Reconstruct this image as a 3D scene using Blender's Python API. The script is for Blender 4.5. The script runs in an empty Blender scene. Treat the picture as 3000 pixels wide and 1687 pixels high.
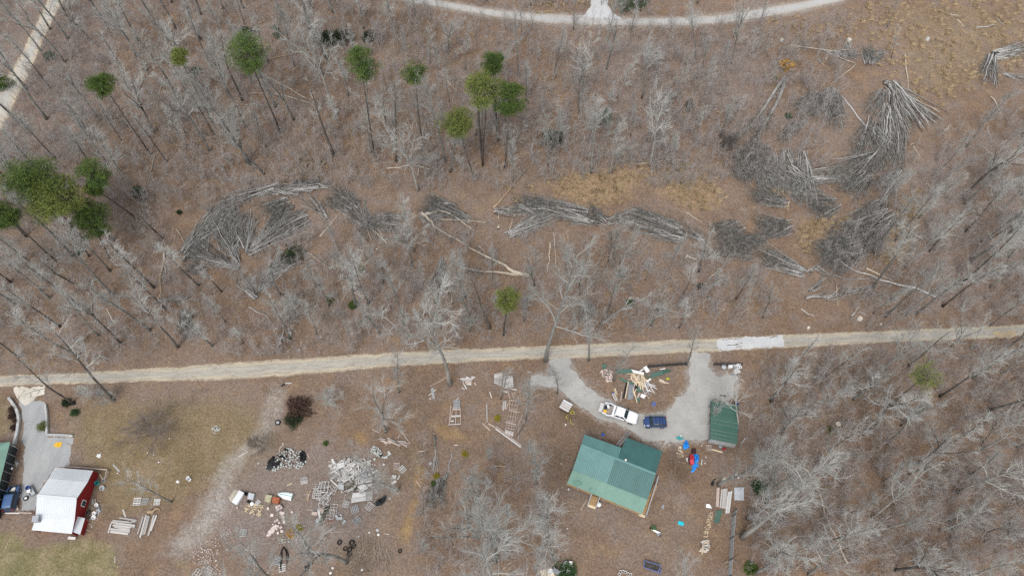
import bpy, bmesh, math, random
import numpy as np
from mathutils import Vector, Matrix
from mathutils.geometry import tessellate_polygon

# ------------------------------------------------------------------ camera, sky, sun, exposure
scene = bpy.context.scene
COL = scene.collection
H, TILT, FPX = 113.0, math.radians(29.0), 2050.0
cd = bpy.data.cameras.new('camera')
cam = bpy.data.objects.new('camera', cd); COL.objects.link(cam)
cam.location = (0, 0, H); cam.rotation_euler = (TILT, 0, 0)
cd.sensor_width = 36.0; cd.lens = 36.0 * FPX / 3000.0
cd.clip_start = 0.5; cd.clip_end = 3000
scene.camera = cam

SUN_EL, SUN_AZ = math.radians(58), math.radians(200)
w = bpy.data.worlds.new('World'); scene.world = w; w.use_nodes = True
nt = w.node_tree; nt.nodes.clear()
sky = nt.nodes.new('ShaderNodeTexSky'); sky.sky_type = 'NISHITA'; sky.sun_disc = False
sky.sun_elevation = SUN_EL; sky.sun_rotation = SUN_AZ
hs = nt.nodes.new('ShaderNodeHueSaturation'); hs.inputs['Saturation'].default_value = 0.22
bg = nt.nodes.new('ShaderNodeBackground'); bg.inputs['Strength'].default_value = 0.12
wo = nt.nodes.new('ShaderNodeOutputWorld')
nt.links.new(sky.outputs[0], hs.inputs['Color']); nt.links.new(hs.outputs[0], bg.inputs[0]); nt.links.new(bg.outputs[0], wo.inputs[0])
sd = bpy.data.lights.new('sun', 'SUN'); sd.energy = 1.0; sd.angle = math.radians(22); sd.color = (1, .97, .93)
sun = bpy.data.objects.new('sun', sd); COL.objects.link(sun)
sun.rotation_euler = (math.pi / 2 - SUN_EL, 0, math.pi - SUN_AZ)
vs = scene.view_settings
vs.view_transform = 'Standard'; vs.look = 'None'; vs.gamma = 1; vs.exposure = 1.08; vs.use_curve_mapping = False
scene.cycles.max_bounces = 4; scene.cycles.diffuse_bounces = 2; scene.cycles.glossy_bounces = 2
scene.cycles.transparent_max_bounces = 4; scene.cycles.use_denoising = False

# ------------------------------------------------------------------ helpers
CT, ST = math.cos(TILT), math.sin(TILT)
rnd = random.Random(7)
U = rnd.uniform

def at(p, z=0.0):
    """point of the photograph -> place on the horizontal plane z"""
    u = (p[0] - 1500) / FPX; v = -(p[1] - 843.5) / FPX
    d = (u, v * CT + ST, v * ST - CT); t = (z - H) / d[2]
    return Vector((d[0] * t, d[1] * t, z))

def proj(q):
    z = q[2] - H
    yc = q[1] * CT + z * ST; zc = -q[1] * ST + z * CT
    return (1500 - FPX * q[0] / zc, 843.5 + FPX * yc / zc)

def solve_h(b, t):
    B = at(b); best = (1e9, 0)
    for i in range(5, 340):
        q = proj((B.x, B.y, i * .1)); e = (q[0] - t[0]) ** 2 + (q[1] - t[1]) ** 2
        if e < best[0]: best = (e, i * .1)
    return best[1]

def Q(x0, y0, s): return lambda x, y: (x0 + x / s, y0 + y / s)
A1, A2, A3 = Q(0, 0, 2.576), Q(1000, 0, 2.576), Q(2000, 0, 2.576)
A4, A5, A6 = Q(0, 500, 2.576), Q(1000, 500, 2.576), Q(2000, 500, 2.576)
L1, L2 = Q(0, 1050, 4.14), Q(0, 1337, 4.14)
M1, M2 = Q(500, 1050, 4.14), Q(500, 1337, 4.14)
C1, C2 = Q(1000, 1050, 4.14), Q(1000, 1337, 4.14)
H1, H2 = Q(1500, 1020, 4.14), Q(1500, 1337, 4.14)
S1, S2, S3 = Q(1900, 1020, 5.914), Q(1900, 1250, 5.914), Q(1900, 1442, 5.914)
R1 = Q(2200, 1050, 2.275)
J1, J2, J3, J4, J5 = Q(900, 1340, 6.9), Q(660, 1430, 10.35), Q(1740, 1060, 9.41), Q(1240, 1080, 6.3), Q(0, 1380, 10.35)
def pts(f, *xy): return [f(xy[i], xy[i + 1]) for i in range(0, len(xy), 2)]

def link(name, data, parent=None, mat=None):
    o = bpy.data.objects.new(name, data); COL.objects.link(o)
    if mat is not None:
        if isinstance(mat, (list, tuple)):
            for m in mat: data.materials.append(m)
        elif len(data.materials) == 0: data.materials.append(mat)
    if parent is not None: o.parent = parent
    return o

def tag(o, label=None, cat=None, group=None, kind=None):
    if label: o['label'] = label
    if cat: o['category'] = cat
    if group: o['group'] = group
    if kind: o['kind'] = kind
    return o

def empty(name, loc, label, cat, group=None, rz=0.0):
    o = bpy.data.objects.new(name, None); COL.objects.link(o)
    o.location = loc; o.rotation_euler = (0, 0, rz); o.empty_display_size = .3
    return tag(o, label, cat, group)

def fixn(me):
    b = bmesh.new(); b.from_mesh(me); bmesh.ops.recalc_face_normals(b, faces=b.faces); b.to_mesh(me); b.free()

class Geo:
    def __init__(s): s.v = []; s.f = []
    def tube(s, P, R, n=5, cap=False):
        P = [Vector(p) for p in P]
        d = P[-1] - P[0]
        if d.length < 1e-6: return
        d.normalize()
        a = d.cross(Vector((0, 0, 1)) if abs(d.z) < .9 else Vector((1, 0, 0))).normalized(); b = d.cross(a)
        base = len(s.v)
        cs = [(math.cos(2 * math.pi * k / n), math.sin(2 * math.pi * k / n)) for k in range(n)]
        for p, r in zip(P, R):
            for c_, s_ in cs: s.v.append(p + a * (c_ * r) + b * (s_ * r))
        for i in range(len(P) - 1):
            o = base + i * n
            for k in range(n):
                k2 = (k + 1) % n
                s.f.append((o + k, o + k2, o + n + k2, o + n + k))
        if cap:
            s.f.append(tuple(base + k for k in range(n))[::-1])
            e = base + (len(P) - 1) * n
            s.f.append(tuple(e + k for k in range(n)))
    def box(s, c, size, rz=0.0, tilt=0.0):
        M_ = Matrix.Rotation(rz, 3, 'Z') @ Matrix.Rotation(tilt, 3, 'Y'); c = Vector(c); b = len(s.v)
        for z in (-.5, .5):
            for x, y in ((-.5, -.5), (.5, -.5), (.5, .5), (-.5, .5)):
                s.v.append(c + M_ @ Vector((x * size[0], y * size[1], z * size[2])))
        for f in ((3, 2, 1, 0), (4, 5, 6, 7), (0, 1, 5, 4), (1, 2, 6, 5), (2, 3, 7, 6), (3, 0, 4, 7)): s.f.append(tuple(b + i for i in f))
    def prism(s, poly, z0, z1):
        """poly: list of xy(z) points; z0, z1 absolute heights"""
        n = len(poly); b = len(s.v)
        ar = sum(poly[i][0] * poly[(i + 1) % n][1] - poly[(i + 1) % n][0] * poly[i][1] for i in range(n))
        if ar < 0: poly = poly[::-1]
        for z in (z0, z1):
            for p in poly: s.v.append(Vector((p[0], p[1], z)))
        for i in range(n): s.f.append((b + i, b + (i + 1) % n, b + n + (i + 1) % n, b + n + i))
        s.f.append(tuple(range(b + n, b + 2 * n))); s.f.append(tuple(range(b + n - 1, b - 1, -1)))
    def loft(s, secs, cap=True):
        n = len(secs[0]); b = len(s.v)
        for sec in secs:
            for p in sec: s.v.append(Vector(p))
        for i in range(len(secs) - 1):
            o = b + i * n
            for k in range(n): s.f.append((o + k, o + (k + 1) % n, o + n + (k + 1) % n, o + n + k))
        if cap:
            s.f.append(tuple(b + k for k in range(n))[::-1]); e = b + (len(secs) - 1) * n
            s.f.append(tuple(e + k for k in range(n)))
    def quad(s, a, b_, c, d):
        b = len(s.v); s.v += [Vector(a), Vector(b_), Vector(c), Vector(d)]; s.f.append((b, b + 1, b + 2, b + 3))
    def mesh(s, name, smooth=False):
        m = bpy.data.meshes.new(name); m.from_pydata([tuple(v) for v in s.v], [], s.f)
        if smooth: m.polygons.foreach_set('use_smooth', [True] * len(m.polygons))
        m.update(); return m
    def obj(s, name, mat, parent=None, smooth=False): return link(name, s.mesh(name, smooth), parent, mat)

# ------------------------------------------------------------------ materials
def nodes(name):
    m = bpy.data.materials.new(name); m.use_nodes = True
    t = m.node_tree; b = t.nodes['Principled BSDF']; return m, t, b
def N(t, kind, **kw):
    n = t.nodes.new('ShaderNode' + kind)
    for k, v in kw.items():
        if k in n.inputs: n.inputs[k].default_value = v
        else: setattr(n, k, v)
    return n
def rgb(c): return (c[0], c[1], c[2], 1)
def noise(t, vec, scale, detail=4, rough=.6):
    n = N(t, 'TexNoise', Scale=scale, Detail=detail, Roughness=rough)
    if vec is not None: t.links.new(vec, n.inputs['Vector'])
    return n.outputs['Fac']
def ramp(t, fac, lo, hi):
    n = N(t, 'MapRange'); n.interpolation_type = 'SMOOTHSTEP'
    n.inputs['From Min'].default_value = lo; n.inputs['From Max'].default_value = hi
    t.links.new(fac, n.inputs['Value']); return n.outputs['Result']
def mixc(t, fac, a, b, mode='MIX'):
    n = N(t, 'MixRGB'); n.blend_type = mode
    for i, x in ((0, fac), (1, a), (2, b)):
        if isinstance(x, (int, float)): n.inputs[i].default_value = x
        elif isinstance(x, tuple): n.inputs[i].default_value = rgb(x)
        else: t.links.new(x, n.inputs[i])
    return n.outputs[0]
def mth(t, op, a, b=0.0):
    n = N(t, 'Math'); n.operation = op
    for i, x in ((0, a), (1, b)):
        if isinstance(x, (int, float)): n.inputs[i].default_value = x
        else: t.links.new(x, n.inputs[i])
    return n.outputs[0]

def mat(name, c1, c2=None, scale=3.0, rough=.85, bump=.0, rv=.0, metal=0.0, spec=.3, stretch=None, coat=0.0):
    """two-tone mottled surface; rv varies the tone from object to object"""
    m, t, b = nodes(name)
    c2 = c2 or tuple(x * .7 for x in c1)
    co = N(t, 'TexCoord').outputs['Object']
    if stretch:
        mp = N(t, 'Mapping'); mp.inputs['Scale'].default_value = stretch
        t.links.new(co, mp.inputs['Vector']); co = mp.outputs[0]
    f = ramp(t, noise(t, co, scale), .32, .68)
    col = mixc(t, f, c1, c2)
    if rv:
        oi = N(t, 'ObjectInfo').outputs['Random']
        k = N(t, 'MapRange'); k.inputs['To Min'].default_value = 1 - rv; k.inputs['To Max'].default_value = 1 + rv
        t.links.new(oi, k.inputs['Value']); col = mixc(t, 1.0, col, k.outputs[0], 'MULTIPLY')
    t.links.new(col, b.inputs['Base Color'])
    b.inputs['Roughness'].default_value = rough; b.inputs['Metallic'].default_value = metal
    b.inputs['Specular IOR Level'].default_value = spec; b.inputs['Coat Weight'].default_value = coat
    if bump:
        bp = N(t, 'Bump', Strength=bump, Distance=.05); t.links.new(noise(t, co, scale * 6), bp.inputs['Height'])
        t.links.new(bp.outputs[0], b.inputs['Normal'])
    return m

MT = {}
def ground_material():
    m, t, b = nodes('leaf_litter_ground')
    P_ = N(t, 'NewGeometry').outputs['Position']
    big = noise(t, P_, .045, 4); mid = noise(t, P_, .33, 5, .65); fine = noise(t, P_, 2.6, 5, .72); grit = noise(t, P_, 11, 3, .8)
    col = mixc(t, ramp(t, big, .38, .62), (.198, .134, .093), (.228, .168, .131))
    col = mixc(t, mth(t, 'MULTIPLY', ramp(t, mid, .45, .72), .75), col, (.275, .185, .115))
    col = mixc(t, mth(t, 'MULTIPLY', ramp(t, noise(t, P_, .21, 5, .7),   .46, .66), .7), col, (.225, .18, .155))
    col = mixc(t, mth(t, 'MULTIPLY', ramp(t, noise(t, P_, .16, 6, .7), .54, .7), .5), col, (.12, .082, .056))
    col = mixc(t, mth(t, 'MULTIPLY', ramp(t, noise(t, P_, .27, 6, .75), .56, .7), .55), col, (.30, .245, .19))
    a = N(t, 'Attribute', attribute_name='zone_a'); s = N(t, 'SeparateColor'); t.links.new(a.outputs['Color'], s.inputs[0])
    a2 = N(t, 'Attribute', attribute_name='zone_b'); s2 = N(t, 'SeparateColor'); t.links.new(a2.outputs['Color'], s2.inputs[0])
    def z(sock, lo=.35, hi=.65, k=.55, nz=None):
        e = mth(t, 'ADD', sock, mth(t, 'MULTIPLY', mth(t, 'SUBTRACT', nz if nz is not None else mid, .5), k))
        return ramp(t, e, lo, hi)
    olive = mixc(t, ramp(t, mid, .3, .7), (.20, .15, .075), (.245, .185, .115))
    col = mixc(t, mth(t, 'MULTIPLY', z(s2.outputs[0], .25, .8), .85), col, olive)             # b.r olive dry yard grass
    col = mixc(t, mth(t, 'MULTIPLY', z(s2.outputs[1], .25, .8), .7), col, (.10, .072, .048))   # b.g dark damp litter / moss
    col = mixc(t, mth(t, 'MULTIPLY', z(s2.outputs[2], .2, .8), .75), col, (.24, .20, .185))    # b.b grey bleached twiggy ground
    gold = mixc(t, ramp(t, noise(t, P_, .9, 4, .7), .35, .65), (.30, .20, .115), (.37, .265, .17))
    col = mixc(t, mth(t, 'MULTIPLY', z(s.outputs[1], .3, .85, 1.7, noise(t, P_, .55, 5, .72)), .8), col, gold)            # a.g straw grass
    lawn = mixc(t, ramp(t, mid, .35, .65), (.165, .16, .062), (.27, .225, .13))
    col = mixc(t, mth(t, 'MULTIPLY', z(s.outputs[0], .2, .9, 1.1), .85), col, lawn)                                      # a.r lawn
    soil = mixc(t, ramp(t, mid, .3, .7), (.29, .17, .06), (.36, .25, .12))
    col = mixc(t, mth(t, 'MULTIPLY', z(s2.outputs['Blue'] if False else a2.outputs['Alpha'], .2, .85, .8), .8), col, soil)   # b.a ochre clay
    grav = mixc(t, ramp(t, fine, .35, .65), (.35, .325, .29), (.42, .395, .365))
    col = mixc(t, mth(t, 'MULTIPLY', z(s.outputs[2], .08, 1.0, 1.2, noise(t, P_, .6, 6, .78)), .85), col, grav)            # a.b gravel, worn track
    col = mixc(t, mth(t, 'MULTIPLY', z(a.outputs['Alpha'], .3, .8, .9, fine), .7), col, (.30, .25, .19))  # a.a sandy shoulder
    # leaf-scale relief and colour scatter
    k = N(t, 'MapRange'); k.inputs['From Min'].default_value = .28; k.inputs['From Max'].default_value = .72
    k.inputs['To Min'].default_value = .62; k.inputs['To Max'].default_value = 1.34
    t.links.new(mth(t, 'ADD', mth(t, 'MULTIPLY', fine, .6), mth(t, 'MULTIPLY', grit, .4)), k.inputs['Value'])
    col = mixc(t, 1.0, col, k.outputs[0], 'MULTIPLY')
    vo = N(t, 'TexVoronoi', Scale=5.0); t.links.new(P_, vo.inputs['Vector'])
    hsn = N(t, 'HueSaturation'); t.links.new(col, hsn.inputs['Color'])
    sc_ = N(t, 'SeparateColor'); t.links.new(vo.outputs['Color'], sc_.inputs[0])
    kk = N(t, 'MapRange'); kk.inputs['To Min'].default_value = .8; kk.inputs['To Max'].default_value = 1.2
    t.links.new(sc_.outputs[0], kk.inputs['Value']); t.links.new(kk.outputs[0], hsn.inputs['Value'])
    t.links.new(hsn.outputs[0], b.inputs['Base Color'])
    b.inputs['Roughness'].default_value = .95; b.inputs['Specular IOR Level'].default_value = .1
    bp = N(t, 'Bump', Strength=.8, Distance=.12)
    t.links.new(mth(t, 'ADD', mth(t, 'MULTIPLY', mid, .7), mth(t, 'ADD', fine, grit)), bp.inputs['Height']); t.links.new(bp.outputs[0], b.inputs['Normal'])
    return m

def lane_material(name, mid1, mid2, edge, rut, rutk=1.0):
    """gravel lane: UV.x metres along, UV.y 0..1 across"""
    m, t, b = nodes(name)
    uv = N(t, 'UVMap').outputs[0]
    mp = N(t, 'Mapping'); mp.inputs['Scale'].default_value = (.12, 5, 1); t.links.new(uv, mp.inputs[0])
    streak = noise(t, mp.outputs[0], 1.6, 6, .68)
    P_ = N(t, 'NewGeometry').outputs['Position']
    fine = noise(t, P_, 4, 5, .7); big = noise(t, P_, .12, 4)
    sx = N(t, 'SeparateXYZ'); t.links.new(uv, sx.inputs[0])
    v = mth(t, 'ABSOLUTE', mth(t, 'SUBTRACT', sx.outputs[1], .5))
    col = mixc(t, ramp(t, big, .35, .65), mid1, mid2)
    e = ramp(t, mth(t, 'ADD', v, mth(t, 'MULTIPLY', mth(t, 'SUBTRACT', streak, .5), 1.3)), .1, .45)
    col = mixc(t, mth(t, 'MULTIPLY', e, .8), col, edge)
    lf = ramp(t, mth(t, 'ADD', v, mth(t, 'MULTIPLY', mth(t, 'SUBTRACT', noise(t, P_, 1.3, 5, .75), .5), .5)), .38, .5)
    col = mixc(t, mth(t, 'MULTIPLY', lf, .8), col, (.235, .175, .13))
    wv = N(t, 'MapRange'); wv.inputs['From Min'].default_value = .43; wv.inputs['From Max'].default_value = .47; t.links.new(streak, wv.inputs['Value'])
    w2 = N(t, 'MapRange'); w2.inputs['From Min'].default_value = .51; w2.inputs['From Max'].default_value = .47; t.links.new(streak, w2.inputs['Value'])
    col = mixc(t, mth(t, 'MULTIPLY', mth(t, 'MULTIPLY', wv.outputs[0], w2.outputs[0]), .55 * rutk), col, rut)
    k = N(t, 'MapRange'); k.inputs['From Min'].default_value = .3; k.inputs['From Max'].default_value = .7
    k.inputs['To Min'].default_value = .84; k.inputs['To Max'].default_value = 1.14; t.links.new(fine, k.inputs['Value'])
    col = mixc(t, 1.0, col, k.outputs[0], 'MULTIPLY')
    t.links.new(col, b.inputs['Base Color']); b.inputs['Roughness'].default_value = .95; b.inputs['Specular IOR Level'].default_value = .1
    bp = N(t, 'Bump', Strength=.6, Distance=.06); t.links.new(mth(t, 'ADD', streak, mth(t, 'MULTIPLY', fine, .4)), bp.inputs['Height']); t.links.new(bp.outputs[0], b.inputs['Normal'])
    return m

def patch_material(name, c1, c2, c3, streak=(1, 1, 1)):
    m, t, b = nodes(name)
    P_ = N(t, 'NewGeometry').outputs['Position']
    mp = N(t, 'Mapping'); mp.inputs['Scale'].default_value = streak; t.links.new(P_, mp.inputs[0])
    col = mixc(t, ramp(t, noise(t, mp.outputs[0], .3, 6, .65), .35, .65), c1, c2)
    col = mixc(t, mth(t, 'MULTIPLY', ramp(t, noise(t, mp.outputs[0], .9, 6, .7), .52, .7), .6), col, c3)
    k = N(t, 'MapRange'); k.inputs['From Min'].default_value = .3; k.inputs['From Max'].default_value = .7
    k.inputs['To Min'].default_value = .82; k.inputs['To Max'].default_value = 1.16; t.links.new(noise(t, P_, 5, 5, .75), k.inputs['Value'])
    col = mixc(t, 1.0, col, k.outputs[0], 'MULTIPLY')
    t.links.new(col, b.inputs['Base Color']); b.inputs['Roughness'].default_value = .95; b.inputs['Specular IOR Level'].default_value = .1
    return m

MT['ground'] = ground_material()
MT['lane'] = lane_material('dirt_lane', (.40, .375, .325), (.36, .34, .30), (.47, .40, .29), (.17, .12, .07))
MT['grey_lane'] = lane_material('gravel_road', (.42, .41, .39), (.46, .45, .43), (.36, .32, .27), (.25, .2, .15), .4)
MT['pale_lane'] = lane_material('pale_road', (.48, .45, .39), (.42, .41, .38), (.52, .43, .31), (.35, .28, .2), .4)
MT['gravel'] = patch_material('drive_gravel', (.335, .325, .305), (.39, .38, .355), (.30, .265, .225))
MT['asphalt'] = patch_material('worn_drive', (.30, .305, .305), (.37, .37, .36), (.26, .27, .28), (1.6, .5, 1))
MT['apron'] = patch_material('pale_apron', (.62, .57, .48), (.52, .48, .41), (.45, .40, .33))
MT['repair'] = patch_material('road_repair', (.47, .47, .47), (.53, .53, .52), (.42, .42, .42))
MT['tan'] = patch_material('tan_gravel', (.50, .38, .23), (.42, .33, .21), (.36, .28, .2))
MT['bark_grey'] = mat('bark_grey', (.20, .196, .178), (.105, .10, .09), 2.5, .95, .3, .25, stretch=(1, 1, .25))
MT['bark_dark'] = mat('bark_dark', (.12, .104, .09), (.065, .055, .047), 2.5, .95, .3, .25, stretch=(1, 1, .25))
MT['bark_pale'] = mat('bark_pale', (.33, .315, .285), (.19, .175, .155), 1.6, .9, .3, .2, stretch=(1, 1, .35))
MT['twig'] = mat('twig_grey', (.37, .368, .342), (.26, .258, .238), .5, .95, 0, .18)
MT['twig_pale'] = mat('twig_pale', (.44, .438, .41), (.32, .315, .29), .5, .95, 0, .15)
MT['twig_brown'] = mat('twig_brown', (.20, .165, .14), (.13, .10, .085), .5, .95, 0, .2)
MT['twig_dark'] = mat('twig_dark', (.10, .085, .078), (.065, .052, .047), .5, .95, 0, .2)
MT['sapling'] = mat('sapling', (.37, .34, .32), (.26, .235, .22), .15, .95)
MT['stick'] = mat('stick', (.42, .35, .27), (.25, .19, .14), .3, .95)
MT['dead_log'] = mat('dead_log', (.47, .46, .44), (.30, .285, .265), 3, .95, .3, .3)
MT['pale_log'] = mat('pale_log', (.56, .50, .41), (.40, .33, .25), 3, .9, .2, .2)
MT['tan_log'] = mat('tan_log', (.42, .31, .20), (.25, .17, .11), 3, .9, .2, .2)
MT['brush'] = mat('brush_twig', (.34, .33, .305), (.075, .068, .06), 1.6, .95)  # dark second tone paints the shaded gaps of the piles into the twigs
MT['straw'] = mat('straw', (.46, .35, .215), (.35, .26, .155), .2, .95)
MT['dry_grass'] = mat('dry_grass', (.33, .27, .16), (.24, .20, .10), .2, .95)
MT['board'] = mat('weathered_board', (.50, .475, .445), (.36, .335, .31), 2, .9, .1, .28, stretch=(1, 6, 6))
MT['board_pale'] = mat('bleached_board', (.62, .605, .58), (.46, .445, .425), 2, .9, .1, .2, stretch=(1, 6, 6))
MT['board_pink'] = mat('old_pink_board', (.50, .42, .37), (.36, .28, .24), 2, .9, .1, .22, stretch=(1, 6, 6))
MT['lumber'] = mat('fresh_lumber', (.68, .57, .40), (.58, .46, .30), 2, .8, .1, .2, stretch=(1, 6, 6))
MT['deck'] = mat('deck_wood', (.40, .27, .13), (.31, .20, .10), 2, .8, .1, .15, stretch=(1, 6, 6))
MT['rail'] = mat('grey_paint', (.40, .41, .44), (.33, .34, .37), 2, .7)
MT['dark_board'] = mat('dark_board', (.055, .05, .047), (.03, .028, .027), 2, .9, 0, .3)
MT['grey_board'] = mat('grey_post', (.34, .345, .34), (.24, .24, .24), 2, .9, .1, .2)
MT['moss_board'] = mat('mossy_board', (.17, .17, .10), (.10, .10, .06), 2, .9, .1, .2)
MT['white_metal'] = mat('white_roof_metal', (.57, .595, .61), (.53, .55, .565), .25, .45, 0, .035, spec=.4)
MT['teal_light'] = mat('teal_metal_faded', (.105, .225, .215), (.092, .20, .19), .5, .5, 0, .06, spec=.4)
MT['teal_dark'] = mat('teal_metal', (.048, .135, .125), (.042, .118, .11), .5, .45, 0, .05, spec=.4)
MT['teal_pale'] = mat('teal_metal_chalky', (.175, .295, .235), (.155, .27, .215), .5, .55, 0, .05, spec=.4)
MT['teal_blotch'] = mat('chalky_panel_blotch', (.13, .24, .185), (.11, .21, .165), .9, .6)
MT['shed_green'] = mat('shed_green', (.035, .105, .075), (.055, .115, .09), .4, .5, 0, .08, spec=.4)
MT['shed_grey'] = mat('shed_green_worn', (.085, .15, .12), (.06, .13, .10), .4, .6, 0, .08)
MT['red_paint'] = mat('barn_red', (.21, .012, .012), (.17, .009, .01), .8, .7, 0, .06)
MT['white_paint'] = mat('white_paint', (.78, .78, .77), (.72, .72, .71), 1, .5)
MT['truck_white'] = mat('truck_white', (.78, .79, .80), (.74, .75, .76), .6, .3, spec=.5, coat=.4)
MT['navy'] = mat('navy_paint', (.018, .05, .16), (.014, .04, .13), .6, .25, spec=.5, coat=.5)
MT['navy_dark'] = mat('dark_navy_paint', (.025, .05, .115), (.018, .035, .085), .6, .3, spec=.5, coat=.4)
MT['sun_blue'] = mat('faded_blue_roof', (.07, .13, .27), (.055, .11, .235), .6, .35, spec=.5)
MT['glass'] = mat('dark_glass', (.02, .035, .038), (.015, .028, .03), 1, .08, spec=.6)
MT['black'] = mat('black_plastic', (.018, .018, .02), (.012, .012, .013), 2, .6)
MT['rubber'] = mat('rubber', (.022, .021, .02), (.015, .015, .015), 2, .9, 0, .2)
MT['chrome'] = mat('bare_metal', (.5, .51, .52), (.4, .41, .42), 2, .35, metal=.6)
MT['red_light'] = mat('red_lens', (.5, .01, .02), (.4, .01, .015), 2, .2)
MT['lamp'] = mat('headlamp', (.75, .76, .76), (.65, .66, .67), 2, .15)
MT['grey_plastic'] = mat('grey_plastic', (.28, .30, .32), (.23, .25, .27), 2, .6)
MT['tar_grey'] = mat('rubber_mat_grey', (.24, .25, .27), (.18, .19, .21), 1.5, .8)
MT['tarp_blue'] = mat('blue_tarp', (.02, .22, .66), (.03, .29, .78), 2, .45, .3)
MT['turquoise'] = mat('turquoise_plastic', (.02, .52, .62), (.02, .45, .55), 2, .4)
MT['teal_tub'] = mat('teal_plastic', (.04, .30, .30), (.03, .25, .26), 2, .4)
MT['red_box'] = mat('red_enamel', (.36, .02, .035), (.28, .015, .025), 2, .4)
MT['pink_red'] = mat('faded_red_plastic', (.62, .07, .10), (.5, .05, .08), 2, .5)
MT['maroon'] = mat('maroon_plastic', (.045, .015, .022), (.03, .01, .015), 2, .6)
MT['rust'] = mat('rust_metal', (.36, .12, .055), (.28, .085, .04), 3, .7, .1)
MT['mossy_tan'] = mat('mossy_tan', (.46, .41, .29), (.27, .27, .16), 4, .9)
MT['tan_cloth'] = mat('tan_cloth', (.42, .38, .30), (.35, .32, .26), 2, .95)
MT['chest_white'] = mat('chest_white', (.66, .66, .67), (.60, .60, .62), .8, .5)
MT['boat'] = mat('boat_hull', (.73, .79, .79), (.68, .74, .74), .7, .35, spec=.5)
MT['yellow'] = mat('yellow_plastic', (.80, .47, .02), (.72, .40, .02), 2, .45)
MT['hi_vis'] = mat('lime_plastic', (.55, .62, .02), (.45, .52, .02), 2, .5)
MT['hose'] = mat('hose_yellow', (.55, .48, .08), (.45, .38, .06), 2, .5)
MT['blue_plastic'] = mat('blue_plastic', (.03, .07, .30), (.02, .05, .22), 2, .35)
MT['periwinkle'] = mat('periwinkle', (.17, .22, .45), (.12, .16, .36), 2, .5)
MT['concrete'] = mat('concrete', (.45, .45, .43), (.34, .34, .33), 1.5, .9, .1, .12)
MT['pink_block'] = mat('pinkish_block', (.62, .53, .49), (.48, .39, .36), 4, .95, .1, .25)
MT['pale_rubble'] = mat('pale_rubble', (.55, .56, .53), (.38, .39, .37), 4, .95, .1)
MT['grey_block'] = mat('grey_block', (.42, .43, .43), (.33, .34, .34), 4, .95, .1, .15)
MT['dark_shed'] = mat('dark_siding', (.03, .032, .036), (.02, .021, .024), 2, .7, 0, .25)
MT['brown_wall'] = mat('brown_wall', (.10, .07, .05), (.07, .05, .035), 2, .9)
MT['foam'] = mat('plastic_sheet_grey', (.47, .49, .51), (.38, .40, .42), 1.2, .5)
MT['root'] = mat('root_clay', (.44, .25, .04), (.17, .09, .03), 3, .95, .4)
def needle(name, c1, c2): return mat(name, c1, c2, .7, .85, 0, .1)
MT['pine_dark'] = needle('pine_dark', (.045, .085, .022), (.075, .115, .024))
MT['pine_mid'] = needle('pine_mid', (.10, .145, .028), (.046, .082, .02))
MT['pine_yellow'] = needle('pine_yellow', (.175, .195, .045), (.09, .122, .03))
MT['cedar'] = needle('cedar', (.032, .075, .028), (.05, .10, .032))
MT['juniper'] = needle('juniper', (.022, .036, .016), (.035, .052, .02))
MT['moss_yellow'] = needle('yellow_leaf', (.36, .27, .03), (.24, .24, .04))
MT['leaf_orange'] = needle('orange_leaf', (.52, .21, .02), (.45, .30, .03))
MT['maroon_shrub'] = needle('maroon_shrub', (.085, .045, .034), (.055, .034, .027))

# ------------------------------------------------------------------ ground with zones
def inpoly(px, py, poly):
    r = np.zeros(px.shape, bool); n = len(poly); j = n - 1
    for i in range(n):
        xi, yi = poly[i]; xj, yj = poly[j]
        if yi != yj:
            r ^= ((yi > py) != (yj > py)) & (px < (xj - xi) * (py - yi) / (yj - yi) + xi)
        j = i
    return r

LANE_UP = [(x * 1.1646, y * 1.1646) for x, y in ((-30, 945), (200, 937), (380, 926), (560, 911), (720, 903), (1000, 885), (1200, 876), (1500, 864), (1800, 850), (2000, 840), (2200, 832), (2500, 819), (2620, 814))]
LANE_LO = [(x * 1.1646, y * 1.1646) for x, y in ((-30, 974), (130, 967), (300, 963), (560, 956), (730, 946), (1000, 921), (1250, 908), (1400, 904), (1800, 885), (1970, 876), (2200, 863), (2500, 850), (2620, 845))]
TOP_UP = pts(A2, 560, -40, 760, 5, 1000, 48, 1200, 78, 1400, 97, 1600, 106, 1860, 112, 2080, 138, 2300, 134, 2576, 132) + pts(A3, 200, 118, 400, 98, 700, 42, 900, 14, 1060, -20)
TOP_LO = pts(A2, 330, -30, 520, 20, 700, 52, 1000, 106, 1300, 150, 1600, 184, 1900, 194, 2100, 196, 2300, 196, 2576, 196) + pts(A3, 200, 186, 420, 166, 800, 106, 1050, 48, 1300, -12)
NW_L = pts(A1, 395, -60, 360, 0, 300, 120, 230, 260, 160, 410, 60, 570, -80, 760, -200, 900)
NW_R = pts(A1, 520, -60, 480, 20, 420, 110, 330, 300, 250, 500, 165, 680, 60, 890, -60, 1110)
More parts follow.
